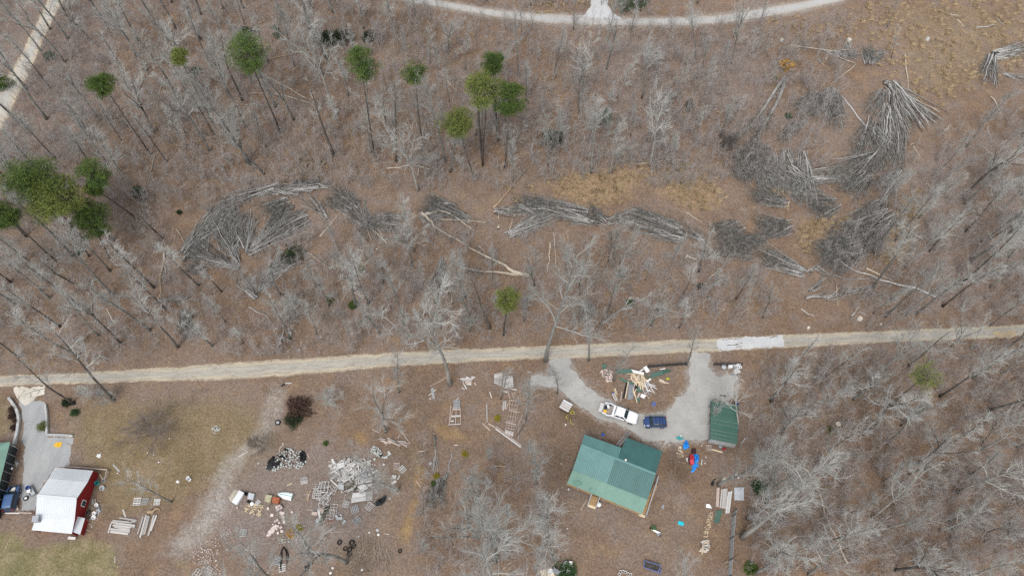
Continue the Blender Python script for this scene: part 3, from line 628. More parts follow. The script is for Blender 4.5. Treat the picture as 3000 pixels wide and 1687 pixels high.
# --- trees that can be told apart
SPEC = [
    (A1(1990, 1312), A1(1640, 830), 'forest0', 'bark_grey', 'twig', 'straight grey tree with a bare lower trunk, upper left of the curved brush pile'),
    (A1(1890, 1240), A1(1440, 520), 'forest1', 'bark_grey', 'twig', 'tall slanting feathery-crowned tree above the left end of the curved brush pile'),
    (A1(2520, 1170), A1(2230, 620), 'snag0', 'bark_dark', 'twig_pale', 'dead tree with a broken pale top, right of the largest dark pine'),
    (A1(2535, 880), A1(2170, 10), 'forked0', 'bark_pale', 'twig_pale', 'large whitish tree whose crown reaches the top edge'),
    (A2(578, 1440), A2(470, 760), 'forked1', 'bark_pale', 'twig_pale', 'pale many-limbed tree standing between the two slender pines and the windrow of brush'),
    (A2(1886, 1305), A2(1880, 700), 'forest2', 'bark_pale', 'twig_pale', 'pale straight tree just left of the small dark green cedar'),
    (A2(2330, 1262), A2(2410, 650), 'broad0', 'bark_pale', 'twig_pale', 'big whitish wide-crowned tree above the orange straw grass'),
    (A2(1702, 1140), A2(1630, 760), 'slim0', 'bark_pale', 'twig', 'leaning white-stemmed young tree touching the black-green juniper'),
    (A2(2020, 1310), A2(2130, 900), 'slim1', 'bark_pale', 'twig_pale', 'low forked pale tree at the upper edge of the orange straw grass'),
    (A2(415, 1217), A2(385, 620), 'forest3', 'bark_dark', 'twig', 'dark-trunked tree right of the tall twin-lobed pine'),
    (A2(785, 1222), A2(640, 620), 'forest4', 'bark_grey', 'twig', 'grey tree leaning behind the flat-topped yellow-green pine'),
    (A2(2080, 740), A2(2250, 400), 'slim2', 'bark_pale', 'twig_pale', 'white leaning tree above the small cedar, bent to the right'),
    (A3(365, 482), A3(490, -40), 'forked2', 'bark_grey', 'twig', 'tall grey twin-stemmed tree below the fork of the upper gravel road'),
    (A3(98, 455), A3(100, -20), 'forest5', 'bark_grey', 'twig', 'tall grey tree crossing the gravel road right of the side drive'),
    (A3(1545, 205), A3(1640, -80), 'forest0', 'bark_grey', 'twig', 'cluster-stemmed grey tree on the straw slope at the upper right edge'),
    (A3(1575, 440), A3(1610, 180), 'slim3', 'bark_dark', 'twig', 'slim dark-stemmed tree above the largest log pile'),
    (A5(548, 612), A5(440, 210), 'forest1', 'bark_pale', 'twig_pale', 'pale crooked tree in the windrow by the wavy white trunk'),
    (A5(1118, 1190), A5(1070, 800), 'snag1', 'bark_dark', 'twig_brown', 'short dark trunk with a few stubs left of the lone yellow-green pine'),
    (A5(992, 1142), A5(890, 820), 'forest2', 'bark_grey', 'twig', 'grey tree second from the lone yellow-green pine, left of the dark snag'),
    (C1(1318, 318), A5(760, 900), 'forked3', 'bark_pale', 'twig_pale', 'big pale tree rooted just below the lane with its crown above the lane'),
    (H1(402, 150), A5(1560, 560), 'broad1', 'bark_grey', 'twig', 'tall grey tree at the lane beside the left mouth of the gravel drive'),
    (A5(2100, 705), A5(2240, 430), 'slim0', 'bark_grey', 'twig', 'light grey leaning tree below the middle brush windrow'),
    (A5(2015, 692), A5(2055, 450), 'slim1', 'bark_dark', 'twig_brown', 'thin dark stem just left of the light grey leaning tree under the windrow'),
    (A5(1800, 942), A5(1830, 600), 'slim2', 'bark_dark', 'twig', 'dark slim tree right of the splayed dead saplings in the clearing'),
    (A5(1780, 1090), A5(1925, 1010), 'shrub0', 'bark_grey', 'twig', 'grey shrub just above the lane beneath the leaning pale trunk'),
    (A5(462, 1095), A5(340, 720), 'forest3', 'bark_grey', 'twig', 'grey tree above the lane with a thin crown left of the splayed saplings'),
    (A5(210, 1000), A5(20, 620), 'forest4', 'bark_dark', 'twig', 'dark leaning tree right of the pale dead saplings, above the lane'),
    (A6(2210, 322), A6(2560, 0), 'forest5', 'bark_pale', 'twig', 'straight pale trunk slanting to the right edge, upper one of the right-hand woods'),
    (A6(2125, 250), A6(2400, -60), 'forest0', 'bark_grey', 'twig', 'grey trunk just left of the straight pale trunk in the right-hand woods'),
    (A6(2252, 545), A6(2600, 270), 'forest1', 'bark_grey', 'twig', 'grey trunk ending at the right edge with a dark partner beside it'),
    (A6(2290, 535), A6(2640, 280), 'forest2', 'bark_dark', 'twig', 'dark partner trunk beside the grey trunk that ends at the right edge'),
    (A6(1758, 1085), A6(2180, 730), 'forest3', 'bark_grey', 'twig', 'slanting tree at the butt end of the long curved dark log'),
    (A6(1530, 1100), A6(1920, 710), 'forest4', 'bark_grey', 'twig', 'slanting tree crossing the long curved dark log'),
    (A6(1438, 1077), A6(1700, 850), 'slim3', 'bark_grey', 'twig', 'thin slanting tree left of the two that cross the long dark log'),
    (A6(602, 1110), A6(690, 800), 'forked0', 'bark_dark', 'twig', 'dark forked tree directly above the pale patch in the lane'),
    (A6(400, 972), A6(560, 720), 'slim0', 'bark_dark', 'twig', 'dark slim tree up and left of the dark forked tree by the lane patch'),
    (A6(1408, 352), A6(1660, -40), 'forest5', 'bark_pale', 'twig', 'pale tree rising out of the lower right brush pile'),
    (A6(2168, 1350), A6(2275, 1000), 'slim1', 'bark_pale', 'twig_pale', 'whitish crooked tree at the right end of the lane'),
    (R1(912, 570), R1(1220, 290), 'forest0', 'bark_grey', 'twig', 'slanting grey tree right below the yellow-green pine in the lower right woods'),
    (R1(997, 447), R1(1190, 300), 'forest1', 'bark_dark', 'twig', 'dark short-looking tree between the two slanting trees below the lower right pine'),
    (R1(806, 1062), R1(1200, 730), 'broad2', 'bark_pale', 'twig_pale', 'large pale wide-limbed tree in the middle of the lower right woods'),
    (R1(1046, 775), R1(1370, 600), 'forked1', 'bark_dark', 'twig', 'dark-trunked tree just above the large pale wide-limbed tree'),
    (R1(1560, 1155), R1(1850, 1050), 'forked2', 'bark_grey', 'twig', 'grey tree leaning out of the lower part of the right edge'),
    (R1(1322, 1085), R1(1620, 950), 'broad0', 'bark_grey', 'twig', 'pale grey tree left of the one leaning out at the lower right edge'),
    (R1(1372, 892), R1(1850, 640), 'broad1', 'bark_pale', 'twig_pale', 'tall pale trunk slanting to the right edge in the lower right woods'),
    (R1(1460, 770), R1(1700, 620), 'forest2', 'bark_dark', 'twig', 'dark trunk just above the tall pale trunk of the lower right woods'),
    (R1(1545, 560), R1(1600, 230), 'forked3', 'bark_dark', 'twig', 'dark double-stemmed tree near the right edge below the lane'),
    (R1(-60, 1190), R1(560, 720), 'forest3', 'bark_pale', 'twig_pale', 'long pale tree right of the board fence, slanting towards the middle of the woods'),
    (R1(385, 1440), R1(720, 1130), 'broad0', 'bark_grey', 'twig_pale', 'broad pale-crowned tree at the bottom edge of the lower right woods'),
    (R1(100, 960), R1(330, 640), 'forked1', 'bark_grey', 'twig', 'grey tree with a fan-shaped crown right of the small open shed'),
    (S1(1560, 1400), S1(1700, 480), 'broad1', 'bark_pale', 'twig_pale', 'pale tree with long curved limbs right against the open shed'),
    (S1(1162, 1260), S1(1290, 880), 'forked2', 'bark_pale', 'twig_pale', 'slender pale tree spreading over the green roof of the open shed'),
    (S2(1205, 1005), S2(2080, 270), 'forked0', 'bark_grey', 'twig', 'grey leaning tree between the lumber pile and the open shed'),
    ((333, 1171), (118, 950), 'broad2', 'bark_dark', 'twig_pale', 'large dark-barked tree leaning over the lane near the driveway mouth, right one of the pair'),
    ((215, 1180), (20, 1050), 'broad0', 'bark_dark', 'twig', 'dark-barked tree leaning over the driveway mouth, left one of the pair'),
    ((1016, 1646), (885, 1535), 'forked3', 'bark_grey', 'twig', 'greenish grey tree leaning over the scattered blocks in the junk yard'),
    ((1166, 1434), (1035, 1330), 'forked2', 'bark_pale', 'twig', 'pale thick-trunked tree beside the big heap of boards'),
    (C1(540, 890), C1(430, 240), 'forked3', 'bark_grey', 'twig_pale', 'grey tree with a pale crown left of the plank frames, below the lane'),
    (C1(700, 412), C1(590, -60), 'slim3', 'bark_grey', 'twig', 'small grey tree just below the lane, left of the big pale lane tree'),
    (C1(1935, 492), C1(2010, 130), 'slim0', 'bark_dark', 'twig', 'dark crooked small tree in front of the grey board decks'),
    (H1(165, 845), H1(220, 330), 'slim1', 'bark_pale', 'twig', 'thin pale tree right of the stud frames, left of the gravel drive'),
    (H1(548, 545), H1(520, 160), 'slim2', 'bark_grey', 'twig', 'slender forked tree at the inner bend of the gravel drive'),
    (H1(1235, 390), H1(1330, -60), 'forked0', 'bark_grey', 'twig', 'grey double-trunked tree beside the green sheet metal scraps'),
    (H1(930, 150), H1(960, -350), 'forest3', 'bark_grey', 'twig', 'grey tree by the lane above the gravel loop, left of the scrap heap'),
    (S1(660, 290), S1(840, -300), 'forest4', 'bark_grey', 'twig', 'grey tree at the right mouth of the gravel drive, by the black rail fence'),
    ((503, 1470), (360, 1405), 'broad2', 'bark_grey', 'twig_pale', 'bare tree spreading pale limbs over the pallets beside the red barn'),
    ((860, 1735), (690, 1615), 'broad0', 'bark_grey', 'twig', 'tangled grey crown over the gravel track at the bottom of the junk yard'),
    ((690, 1745), (560, 1640), 'broad1', 'bark_grey', 'twig', 'wide grey crown reaching in from the bottom edge near the lawn'),
    (H2(425, 1010), H2(280, 560), 'slim3', 'bark_grey', 'twig_pale', 'small pale tree left of the house steps'),
    ((1620, 1640), (1590, 1545), 'broad2', 'bark_pale', 'twig_pale', 'pale splayed tree in the bare yard below the house'),
    ((1480, 1800), (1455, 1640), 'broad0', 'bark_grey', 'twig_pale', 'pale spreading crown at the bottom edge below the ochre path'),
    ((2010, 1770), (2030, 1650), 'broad1', 'bark_pale', 'twig_pale', 'pale crown reaching in at the bottom edge right of the blue cart'),
    ((1400, 1575), (1290, 1500), 'forked1', 'bark_grey', 'twig', 'pale grey tree right of the ochre path, left of the house yard'),
    ((1452, 1640), (1395, 1470), 'forest5', 'bark_grey', 'twig', 'taller grey tree right of the pale one by the ochre path'),
    ((1390, 1470), (1370, 1380), 'slim1', 'bark_grey', 'twig', 'hazy young tree right of the two long logs by the ochre path'),
    ((1570, 1390), (1575, 1300), 'slim2', 'bark_grey', 'twig', 'hazy young tree left of the green-roofed house'),
    (A5(1960, 1165), A5(2330, 830), 'snag0', 'bark_pale', 'twig_pale', 'pale trunk leaning far to the right just above the lane'),
    (M1(1130, 1090), M1(1000, 1000), 'shrub1', 'bark_grey', 'twig_brown', 'small bare bush on the worn track in the yard'),
]
for b_, t_, k_, bk, tw, lb in SPEC: tree(b_, k_, 0, bk, tw, lb, top=t_, widen=.8 if k_[:4] in ('broa', 'fork') else .95)

# --- trees nothing in the photograph tells apart, zone by zone
KEEP_OUT = [LANE_UP + LANE_LO[::-1], TOP_UP + TOP_LO[::-1], NW_L + NW_R[::-1], DRIVE, LDRIVE]
def scatter_px(poly, n, mind, seed, out=None):
    r = random.Random(seed); xs = [p[0] for p in poly]; ys = [p[1] for p in poly]
    A = np.array(poly); got = []; tries = 0
    while len(got) < n and tries < n * 60:
        tries += 1
        p = (r.uniform(min(xs), max(xs)), r.uniform(min(ys), max(ys)))
        # keep density even on the ground: fewer candidates low in the picture
        X = np.array([p[0]]); Y = np.array([p[1]])
        if not inpoly(X, Y, poly)[0] or any(inpoly(X, Y, k)[0] for k in KEEP_OUT): continue
        q = at(p)
        if any((q - s).length < mind for s in got): continue
        got.append(q)
    return got
PLACED = []
MARKS = [(A1(1870, 400), 'the largest dark pine'), (A1(765, 645), 'the small bright pine'), (A1(1352, 430), 'the small yellowish pine'), ((300, 520), 'the left pine cluster'), ((60, 160), 'the pale corner road'), ((676, 480), 'the curved brush pile'), ((420, 640), 'the sawn logs'),
    (A2(155, 490), 'the ragged tall pine'), (A2(555, 560), 'the slender pine'), (A2(1100, 700), 'the big pine cluster'), (A2(880, 935), 'the flat-topped pine'), ((1621, 411), 'the black juniper mound'), ((1769, 338), 'the small cedar'), ((1745, 60), 'the top side drive'), ((2303, 202), 'the root ball'), ((1640, 540), 'the orange straw grass'),
    ((1620, 620), 'the central windrow'), ((1460, 760), 'the white fallen trunk'), ((1489, 877), 'the lone pine'), ((1304, 900), 'the splayed saplings'), ((968, 876), 'the yellow-green shrub'), ((830, 985), 'the rotted logs'), ((560, 900), 'the twig tangle'), ((2000, 680), 'the right windrow'), ((2200, 1000), 'the lane repair patch'), ((2500, 720), 'the lowest log pile'), ((2650, 850), 'the long dark log'),
    ((2800, 780), 'the slender white pole'), ((2930, 980), 'the tan lane end'), ((2683, 1110), 'the sparse pine'), ((2450, 1240), 'the dark root hole'), ((2420, 1500), 'the rotten trunk'), ((2120, 1230), 'the open shed'), ((2554, 1510), 'the wide-limbed tree'), ((2145, 1600), 'the board fence'), ((2880, 1290), 'the double-stemmed tree'), ((2840, 1440), 'the pale slanting trunk'), ((2790, 1640), 'the bottom right corner'),
    ((1300, 1400), 'the split logs'), ((1370, 1572), 'the level dark log'), ((1560, 1420), 'the green-roofed house')]
def tree_label(q, kind, bark, tail):
    p = proj(q); m, nm = min(MARKS, key=lambda k: (k[0][0] - p[0]) ** 2 + (k[0][1] - p[1]) ** 2); dx, dy = p[0] - m[0], p[1] - m[1]
    d = ('right of' if dx > 0 else 'left of') if abs(dx) > abs(dy) else ('below' if dy > 0 else 'above'); far = '' if math.hypot(dx, dy) < 75 else 'well '
    return '%s %s %s rooted %s%s %s' % ({'forest': 'tall', 'slim': 'slender', 'forked': 'forked', 'broad': 'broad-crowned'}[kind], {'bark_grey': 'grey', 'bark_dark': 'dark', 'bark_pale': 'pale'}[bark], 'bare tree', far, d, nm)
ZONES = [
    # polygon, count, spacing, kinds, (height), barks, twigs, label, group
    ([(150, -60), (1010, -60), (1000, 140), (930, 420), (700, 520), (560, 560), (440, 640), (260, 520), (40, 440), (0, 400), (90, 240)], 66, 4.2, ('forest', 'forest', 'slim', 'forked'), (14, 23), ('bark_grey', 'bark_dark', 'bark_grey'), ('twig', 'twig', 'twig_pale'),
     'bare grey tree crowded among others in the dense upper left woods', 'bare trees of the dense upper left woods'),
    ([(-160, -60), (110, -60), (20, 160), (-60, 300), (-160, 300)], 10, 5, ('forest', 'slim'), (14, 20), ('bark_grey',), ('twig', 'twig_pale'),
     'bare tree beyond the pale road in the upper left corner', 'bare trees beyond the pale corner road'),
    ([(-60, 420), (240, 540), (330, 700), (520, 880), (560, 1010), (300, 1060), (-60, 1080)], 34, 4.5, ('forest', 'forest', 'forked', 'slim'), (14, 22), ('bark_dark', 'bark_grey'), ('twig', 'twig', 'twig_pale'),
     'bare tree on the wooded slope left of the curved brush pile, above the lane', 'bare trees left of the curved brush pile'),
    ([(1010, 60), (1300, 70), (1880, 90), (1900, 300), (1860, 520), (1560, 540), (1380, 560), (1000, 520), (960, 300)], 46, 4.6, ('forest', 'slim', 'slim', 'forked'), (11, 18), ('bark_grey', 'bark_pale', 'bark_grey'), ('twig', 'twig_pale'),
     'bare grey tree in the open woods around the pines below the top road', 'bare trees of the upper middle woods'),
    ([(1900, 90), (2300, 70), (2280, 190), (2120, 420), (1940, 520), (1900, 300)], 14, 5, ('slim', 'slim', 'forest'), (8, 14), ('bark_grey', 'bark_pale'), ('twig', 'twig_pale'),
     'small bare tree on the thin slope between the top road and the log piles', 'small bare trees left of the log piles'),
    ([(1050, -70), (1650, -40), (1500, 10), (1250, 20), (1180, 0)], 8, 5, ('forest', 'slim'), (10, 16), ('bark_grey',), ('twig',),
     'bare tree on the far side of the upper gravel road', 'bare trees beyond the upper gravel road'),
    ([(2010, -60), (2260, -60), (2150, 10), (2020, 25)], 5, 5, ('slim', 'forest'), (10, 16), ('bark_grey',), ('twig',),
     'bare tree beyond the right part of the upper gravel road', 'bare trees beyond the right of the top road'),
    ([(560, 800), (760, 860), (1000, 700), (1300, 800), (1700, 760), (2100, 800), (2200, 880), (2150, 960), (1500, 1000), (600, 1040)], 44, 4.6, ('forest', 'slim', 'slim', 'forked'), (9, 17), ('bark_grey', 'bark_dark', 'bark_grey'), ('twig', 'twig_pale', 'twig'),
     'bare tree in the cut-over strip between the brush windrows and the lane', 'bare trees above the lane'),
    ([(2480, 760), (2700, 620), (2760, 420), (3000, 330), (3060, 960), (2600, 960)], 27, 5.6, ('forest', 'forest', 'slim', 'forked'), (14, 21), ('bark_grey', 'bark_dark', 'bark_pale'), ('twig', 'twig'),
     'bare slanting tree in the woods along the right edge, above the lane', 'bare trees of the right-hand woods'),
    ([(2230, 1080), (3060, 1000), (3060, 1700), (2180, 1700), (2190, 1300)], 44, 5.2, ('forest', 'broad', 'forked', 'slim'), (12, 19), ('bark_grey', 'bark_dark', 'bark_pale'), ('twig', 'twig_pale'),
     'bare tree among many in the lower right woods', 'bare trees of the lower right woods'),
    ([(1240, 1440), (1420, 1330), (1580, 1420), (1640, 1520), (1560, 1690), (1230, 1690)], 9, 4.5, ('slim', 'slim', 'forest'), (7, 13), ('bark_grey',), ('twig', 'twig_pale'),
     'hazy bare tree between the ochre path and the house yard', 'bare trees right of the ochre path'),
]
for zi, (poly, n, md, kinds, hh, bks, tws, lb, gp) in enumerate(ZONES):
    for q in scatter_px(poly, n, md, 100 + zi):
        if any((q - s).length < 2.5 for s in PLACED): continue
        PLACED.append(q)
        k = rnd.choice(kinds); h = U(*hh) * (.75 if k == 'slim' else 1)
        bk = rnd.choice(bks); o_ = tree(tuple(q), pick(k), h, bk, rnd.choice(tws), tree_label(q, k, bk, lb), gp, widen=U(.85, 1.15))

by = {}
for o in [x for x in COL.objects if 'bare trees' in x.get('group', '')]: by.setdefault(o['label'], []).append(o)
ORD = 'first second third fourth fifth sixth seventh eighth ninth tenth'.split()
for lb, os_ in by.items():
    os_.sort(key=lambda x: proj(x.location)[0])
    for i, o in enumerate(os_):
        if len(os_) > 1: o['label'] = lb + (', ' + ('left', 'right')[i] + ' one of two' if len(os_) == 2 else ', %s from left' % ORD[min(i, 9)])
# --- undergrowth: saplings and brushwood nobody could count
def bake(variants, spots, name, m, label, kind='stuff'):
    VV, FF, off = [], [], 0
    for (x, y, z, s, a, tx, ty), vi in spots:
        V, F = variants[vi]
        c_, s_ = math.cos(a), math.sin(a)
        P = V * s; X = P[:, 0] * c_ - P[:, 1] * s_ + P[:, 2] * tx; Y = P[:, 0] * s_ + P[:, 1] * c_ + P[:, 2] * ty
        VV.append(np.stack([X + x, Y + y, P[:, 2] + z], -1)); FF.append(F + off); off += len(V)
    V = np.concatenate(VV); F = np.concatenate(FF); k = F.shape[1]
    me = bpy.data.meshes.new(name)
    me.vertices.add(len(V)); me.vertices.foreach_set('co', V.astype(np.float32).ravel())
    me.loops.add(F.size); me.loops.foreach_set('vertex_index', F.astype(np.int32).ravel())
    me.polygons.add(len(F)); me.polygons.foreach_set('loop_start', np.arange(0, F.size, k, dtype=np.int32))
    me.polygons.foreach_set('loop_total', np.full(len(F), k, np.int32)); me.update(calc_edges=True)
    return tag(link(name, me, None, m), label, kind=kind)
def arr(g): return np.array([tuple(v) for v in g.v], np.float64), np.array(g.f, np.int64)
SAPG = []
for i in range(6):
    r = random.Random(300 + i); g = Geo()
    for st in range(r.choice((1, 1, 2, 3))):
        P = wob(Vector((r.uniform(-.2, .2), r.uniform(-.2, .2), 0)), Vector((r.gauss(0, .2), r.gauss(0, .2), 1)), r.uniform(2.4, 4.2), 4, .09, r)
        g.tube(P, [.032, .026, .02, .015, .009], 3)
        for k in range(13):
            b, d = pt_on(P, r.uniform(.2, .97)); L = r.uniform(.4, 1.1); e = side(d, r.uniform(.5, 1), r.uniform(0, 6.28)); q = b + e * L
            g.tube([b, q], [.016, .008], 3)
            g.tube([b + e * L * .5, b + e * L * .5 + side(e, .7, r.uniform(0, 6)) * L * .6], [.012, .006], 3)
    SAPG.append(g)
r = random.Random(55); spots = []
UNDER = [([(150, -60), (1900, -20), (1980, 480), (1500, 560), (900, 560), (640, 640), (200, 560), (0, 430)], 2700), ([(-60, 420), (480, 620), (620, 1000), (300, 1070), (-60, 1090)], 430),
         ([(560, 820), (1000, 640), (2300, 800), (2250, 960), (600, 1060)], 700), ([(1900, 60), (2500, 60), (2400, 500), (1900, 560)], 640), ([(2400, 720), (2700, 400), (3060, 300), (3060, 980), (2500, 980)], 480),
         ([(2200, 1060), (3060, 1000), (3060, 1700), (2180, 1700)], 800), ([(1230, 1330), (1600, 1380), (1620, 1690), (1230, 1690)], 90), ([(-160, -60), (100, -60), (-60, 300), (-160, 300)], 160), ([(1050, -70), (2260, -70), (2100, 10), (1250, 25)], 120)]
for poly, n in UNDER:
    n *= 1.55
    xs = [p[0] for p in poly]; ys = [p[1] for p in poly]; got = 0
    while got < n:
        X = np.array([r.uniform(min(xs), max(xs))]); Y = np.array([r.uniform(min(ys), max(ys))])
        if not inpoly(X, Y, poly)[0]: n -= .3; continue
        if any(inpoly(X, Y, k)[0] for k in KEEP_OUT): continue
        q = at((X[0], Y[0])); spots.append(((q.x, q.y, -.05, r.uniform(.5, 1.5), r.uniform(0, 6.28), r.gauss(0, .12), r.gauss(0, .12)), r.randrange(6))); got += 1
def scatter_instances(name, kinds, spots, label):
    """one stuff object: instances of the sapling meshes on points"""
    col = bpy.data.collections.new(name + '_kinds'); scene.collection.children.link(col)
    for i, (g, sp) in enumerate(kinds):
        o = bpy.data.objects.new('sapling', g); col.objects.link(o); o.location = sp[0][:3]; tag(o, 'thin leafless sapling rooted ' + tree_label(o.location, 'slim', 'bark_grey', '').split('rooted ')[1] + ', %s in its thicket' % ORD[i], 'sapling', 'saplings in the undergrowth')
    me = bpy.data.meshes.new(name); me.from_pydata([sp[0][:3] for sp in spots], [], [])
    for nm, tp, vals in (('rot', 'FLOAT_VECTOR', [v for sp in spots for v in (sp[0][5], sp[0][6], sp[0][4])]), ('size', 'FLOAT', [sp[0][3] for sp in spots]), ('pick', 'INT', [sp[1] for sp in spots])):
        at_ = me.attributes.new(nm, tp, 'POINT'); at_.data.foreach_set('vector' if tp == 'FLOAT_VECTOR' else 'value', vals)
    ob = link(name, me); ng = bpy.data.node_groups.new(name, 'GeometryNodeTree')
    ng.interface.new_socket('Geometry', in_out='INPUT', socket_type='NodeSocketGeometry'); ng.interface.new_socket('Geometry', in_out='OUTPUT', socket_type='NodeSocketGeometry')
    nn = ng.nodes.new; gi, go, ip, ci = nn('NodeGroupInput'), nn('NodeGroupOutput'), nn('GeometryNodeInstanceOnPoints'), nn('GeometryNodeCollectionInfo')
    ci.inputs['Collection'].default_value = col; ci.inputs['Separate Children'].default_value = True; ci.inputs['Reset Children'].default_value = True
    ip.inputs['Pick Instance'].default_value = True
    def na(nm, tp):
        n = nn('GeometryNodeInputNamedAttribute'); n.data_type = tp; n.inputs['Name'].default_value = nm; return [o_ for o_ in n.outputs if o_.enabled][0]
    L = ng.links.new
    L(gi.outputs[0], ip.inputs['Points']); L(ci.outputs[0], ip.inputs['Instance']); L(na('pick', 'INT'), ip.inputs['Instance Index']); L(na('rot', 'FLOAT_VECTOR'), ip.inputs['Rotation']); L(na('size', 'FLOAT'), ip.inputs['Scale'])
    L(ip.outputs[0], go.inputs[0]); md = ob.modifiers.new('scatter', 'NODES'); md.node_group = ng
    return tag(ob, label, kind='stuff')
SM = []
for g in SAPG: me = g.mesh('sapling'); me.materials.append(MT['sapling']); SM.append(me)
scatter_instances('undergrowth', list(zip(SM, spots[:6])), spots[6:], 'thin leafless saplings and brush filling the woods')

# fallen sticks all over the litter
STK = []
for i in range(5):
    r_ = random.Random(i); g = Geo(); L = r_.uniform(.8, 2.6)
    g.tube(wob(Vector((-L / 2, 0, .05)), Vector((1, 0, .02)), L, 3, .08, r_), [.03, .026, .02, .012], 3); STK.append(arr(g))
spots = []
for i in range(2600):
    p = (r.uniform(-40, 3040), r.uniform(-40, 1720)); X = np.array([p[0]]); Y = np.array([p[1]])
    if any(inpoly(X, Y, k)[0] for k in KEEP_OUT): continue
    q = at(p); spots.append(((q.x, q.y, 0, r.uniform(.5, 1.3), r.uniform(0, 6.28), 0, 0), r.randrange(5)))
bake(STK, spots, 'fallen_sticks', MT['stick'], 'dead sticks strewn over the leaf litter')

# straw grass tufts on the golden patches
def tuft(seed, n, h, wd):
    r = random.Random(seed); g = Geo()
    for k in range(n):
        a = r.uniform(0, 6.28); b = Vector((r.uniform(-.25, .25), r.uniform(-.25, .25), 0)); l = r.uniform(.5, 1) * h
        o = Vector((math.cos(a), math.sin(a), 0)) * l * r.uniform(.25, .9) + Vector((.25 * l, -.2 * l, 0)); wv = Vector((-math.sin(a), math.cos(a), 0)) * wd
        g.quad(b - wv, b + wv, b + o * .5 + Vector((0, 0, l * .6)) + wv * .6, b + o + Vector((0, 0, l * .72)))
    return arr(g)
TF = [tuft(i, 16, .9, .03) for i in range(4)]
spots = []
for ch, poly, wgt in zone_polys():
    if ch != 1: continue
    xs = [p[0] for p in poly]; ys = [p[1] for p in poly]; ar_ = (max(xs) - min(xs)) * (max(ys) - min(ys)); n = int(ar_ / 150 * wgt)
    for i in range(n):
        X = np.array([r.uniform(min(xs), max(xs))]); Y = np.array([r.uniform(min(ys), max(ys))])
        if not inpoly(X, Y, poly)[0] or any(inpoly(X, Y, k)[0] for k in KEEP_OUT): continue
        q = at((X[0], Y[0])); spots.append(((q.x, q.y, 0, r.uniform(.5, 1.3), r.gauss(0, .5), 0, 0), r.randrange(4)))
bake(TF, spots, 'straw_grass', MT['straw'], 'golden dry grass in tufts between the brush piles')

# ------------------------------------------------------------------ pines, cedars, green shrubs
def needles(g, c, rad, n, r, ln=.52, wd=.042, flat=.8, up=.25):
    for k in range(n):
        d = Vector((r.gauss(0, 1), r.gauss(0, 1), r.gauss(0, 1) * flat + up)).normalized(); f = r.random() ** .45
        p = c + Vector((d.x * rad[0], d.y * rad[0], d.z * rad[1])) * f
        e = (d + Vector((r.gauss(0, .6), r.gauss(0, .6), r.gauss(0, .6)))).normalized() * ln * r.uniform(.6, 1.3)
        a = e.cross(Vector((r.gauss(0, 1), r.gauss(0, 1), r.gauss(0, 1)))).normalized() * wd
        g.quad(p - a, p + a, p + e + a * .5, p + e - a * .5)
def pine(base, crown, rpx, m, label, frac=.3, dens=1.0, multi=1, flat=.75, top=None):
    """crown: pixel of the crown's middle, rpx its half width in pixels"""
    r = random.Random(int(base[0] * 7 + base[1])); B = at(base)
    h = solve_h(base, crown); cz = h; C = at(crown, cz)
    lim = Vector((C.x - B.x, C.y - B.y, 0))
    if lim.length > h * .3: lim = lim.normalized() * h * .3
    C = B + lim + Vector((0, 0, cz))
    dist = (Vector((0, 0, H)) - C).length; R = rpx / FPX * dist; Hh = R * flat
    o = empty('pine_tree', B, label, 'tree')
    T, g, L = Geo(), Geo(), Geo()
    for s_ in range(multi):
        off = Vector((r.uniform(-.5, .5), r.uniform(-.5, .5), 0)) * (R if multi > 1 else .3)
        P = [Vector((0, 0, -.2)).lerp(C - B + off + Vector((0, 0, Hh * .7)), f) + (off * .0) + Vector((r.gauss(0, .06), r.gauss(0, .06), 0)) for f in (0, .25, .5, .75, .9, 1)]
        T.tube(P, [.19, .16, .13, .1, .07, .03], 7, True)
    c0 = C - B; nb = int(18 + R * 10)
    for k in range(nb):
        a = k * 2.4; u_ = r.uniform(-.95, 1); rr = R * math.sqrt(max(.05, 1 - u_ * u_)) * r.uniform(.35, 1.02)
        tip = c0 + Vector((math.cos(a) * rr, math.sin(a) * rr, u_ * Hh)); st = c0 * ((cz + min(0, u_) * Hh - .35 * rr) / cz)
        L.tube([st, st.lerp(tip, .55) + Vector((0, 0, .12 * rr)), tip], [.055, .035, .012], 4)
        cr = R * r.uniform(.22, .38)
        needles(g, tip, (cr, cr * .6), int(62 * dens * (.6 + R * .22)), r)
        if r.random() < .6: needles(g, st.lerp(tip, .6), (cr * .8, cr * .5), int(32 * dens * (.6 + R * .22)), r)
    for k in range(8):
        f = r.uniform(.35, .8); b = c0 * f; L.tube([b, b + Vector((r.gauss(0, 1), r.gauss(0, 1), .2)).normalized() * r.uniform(.5, 1.6)], [.03, .01], 3)
    T.obj('trunk', MT['bark_dark'], o, True); tag(L.obj('limbs', MT['twig_brown'], o), kind='stuff'); g.obj('crown', MT[m], o)
    return o
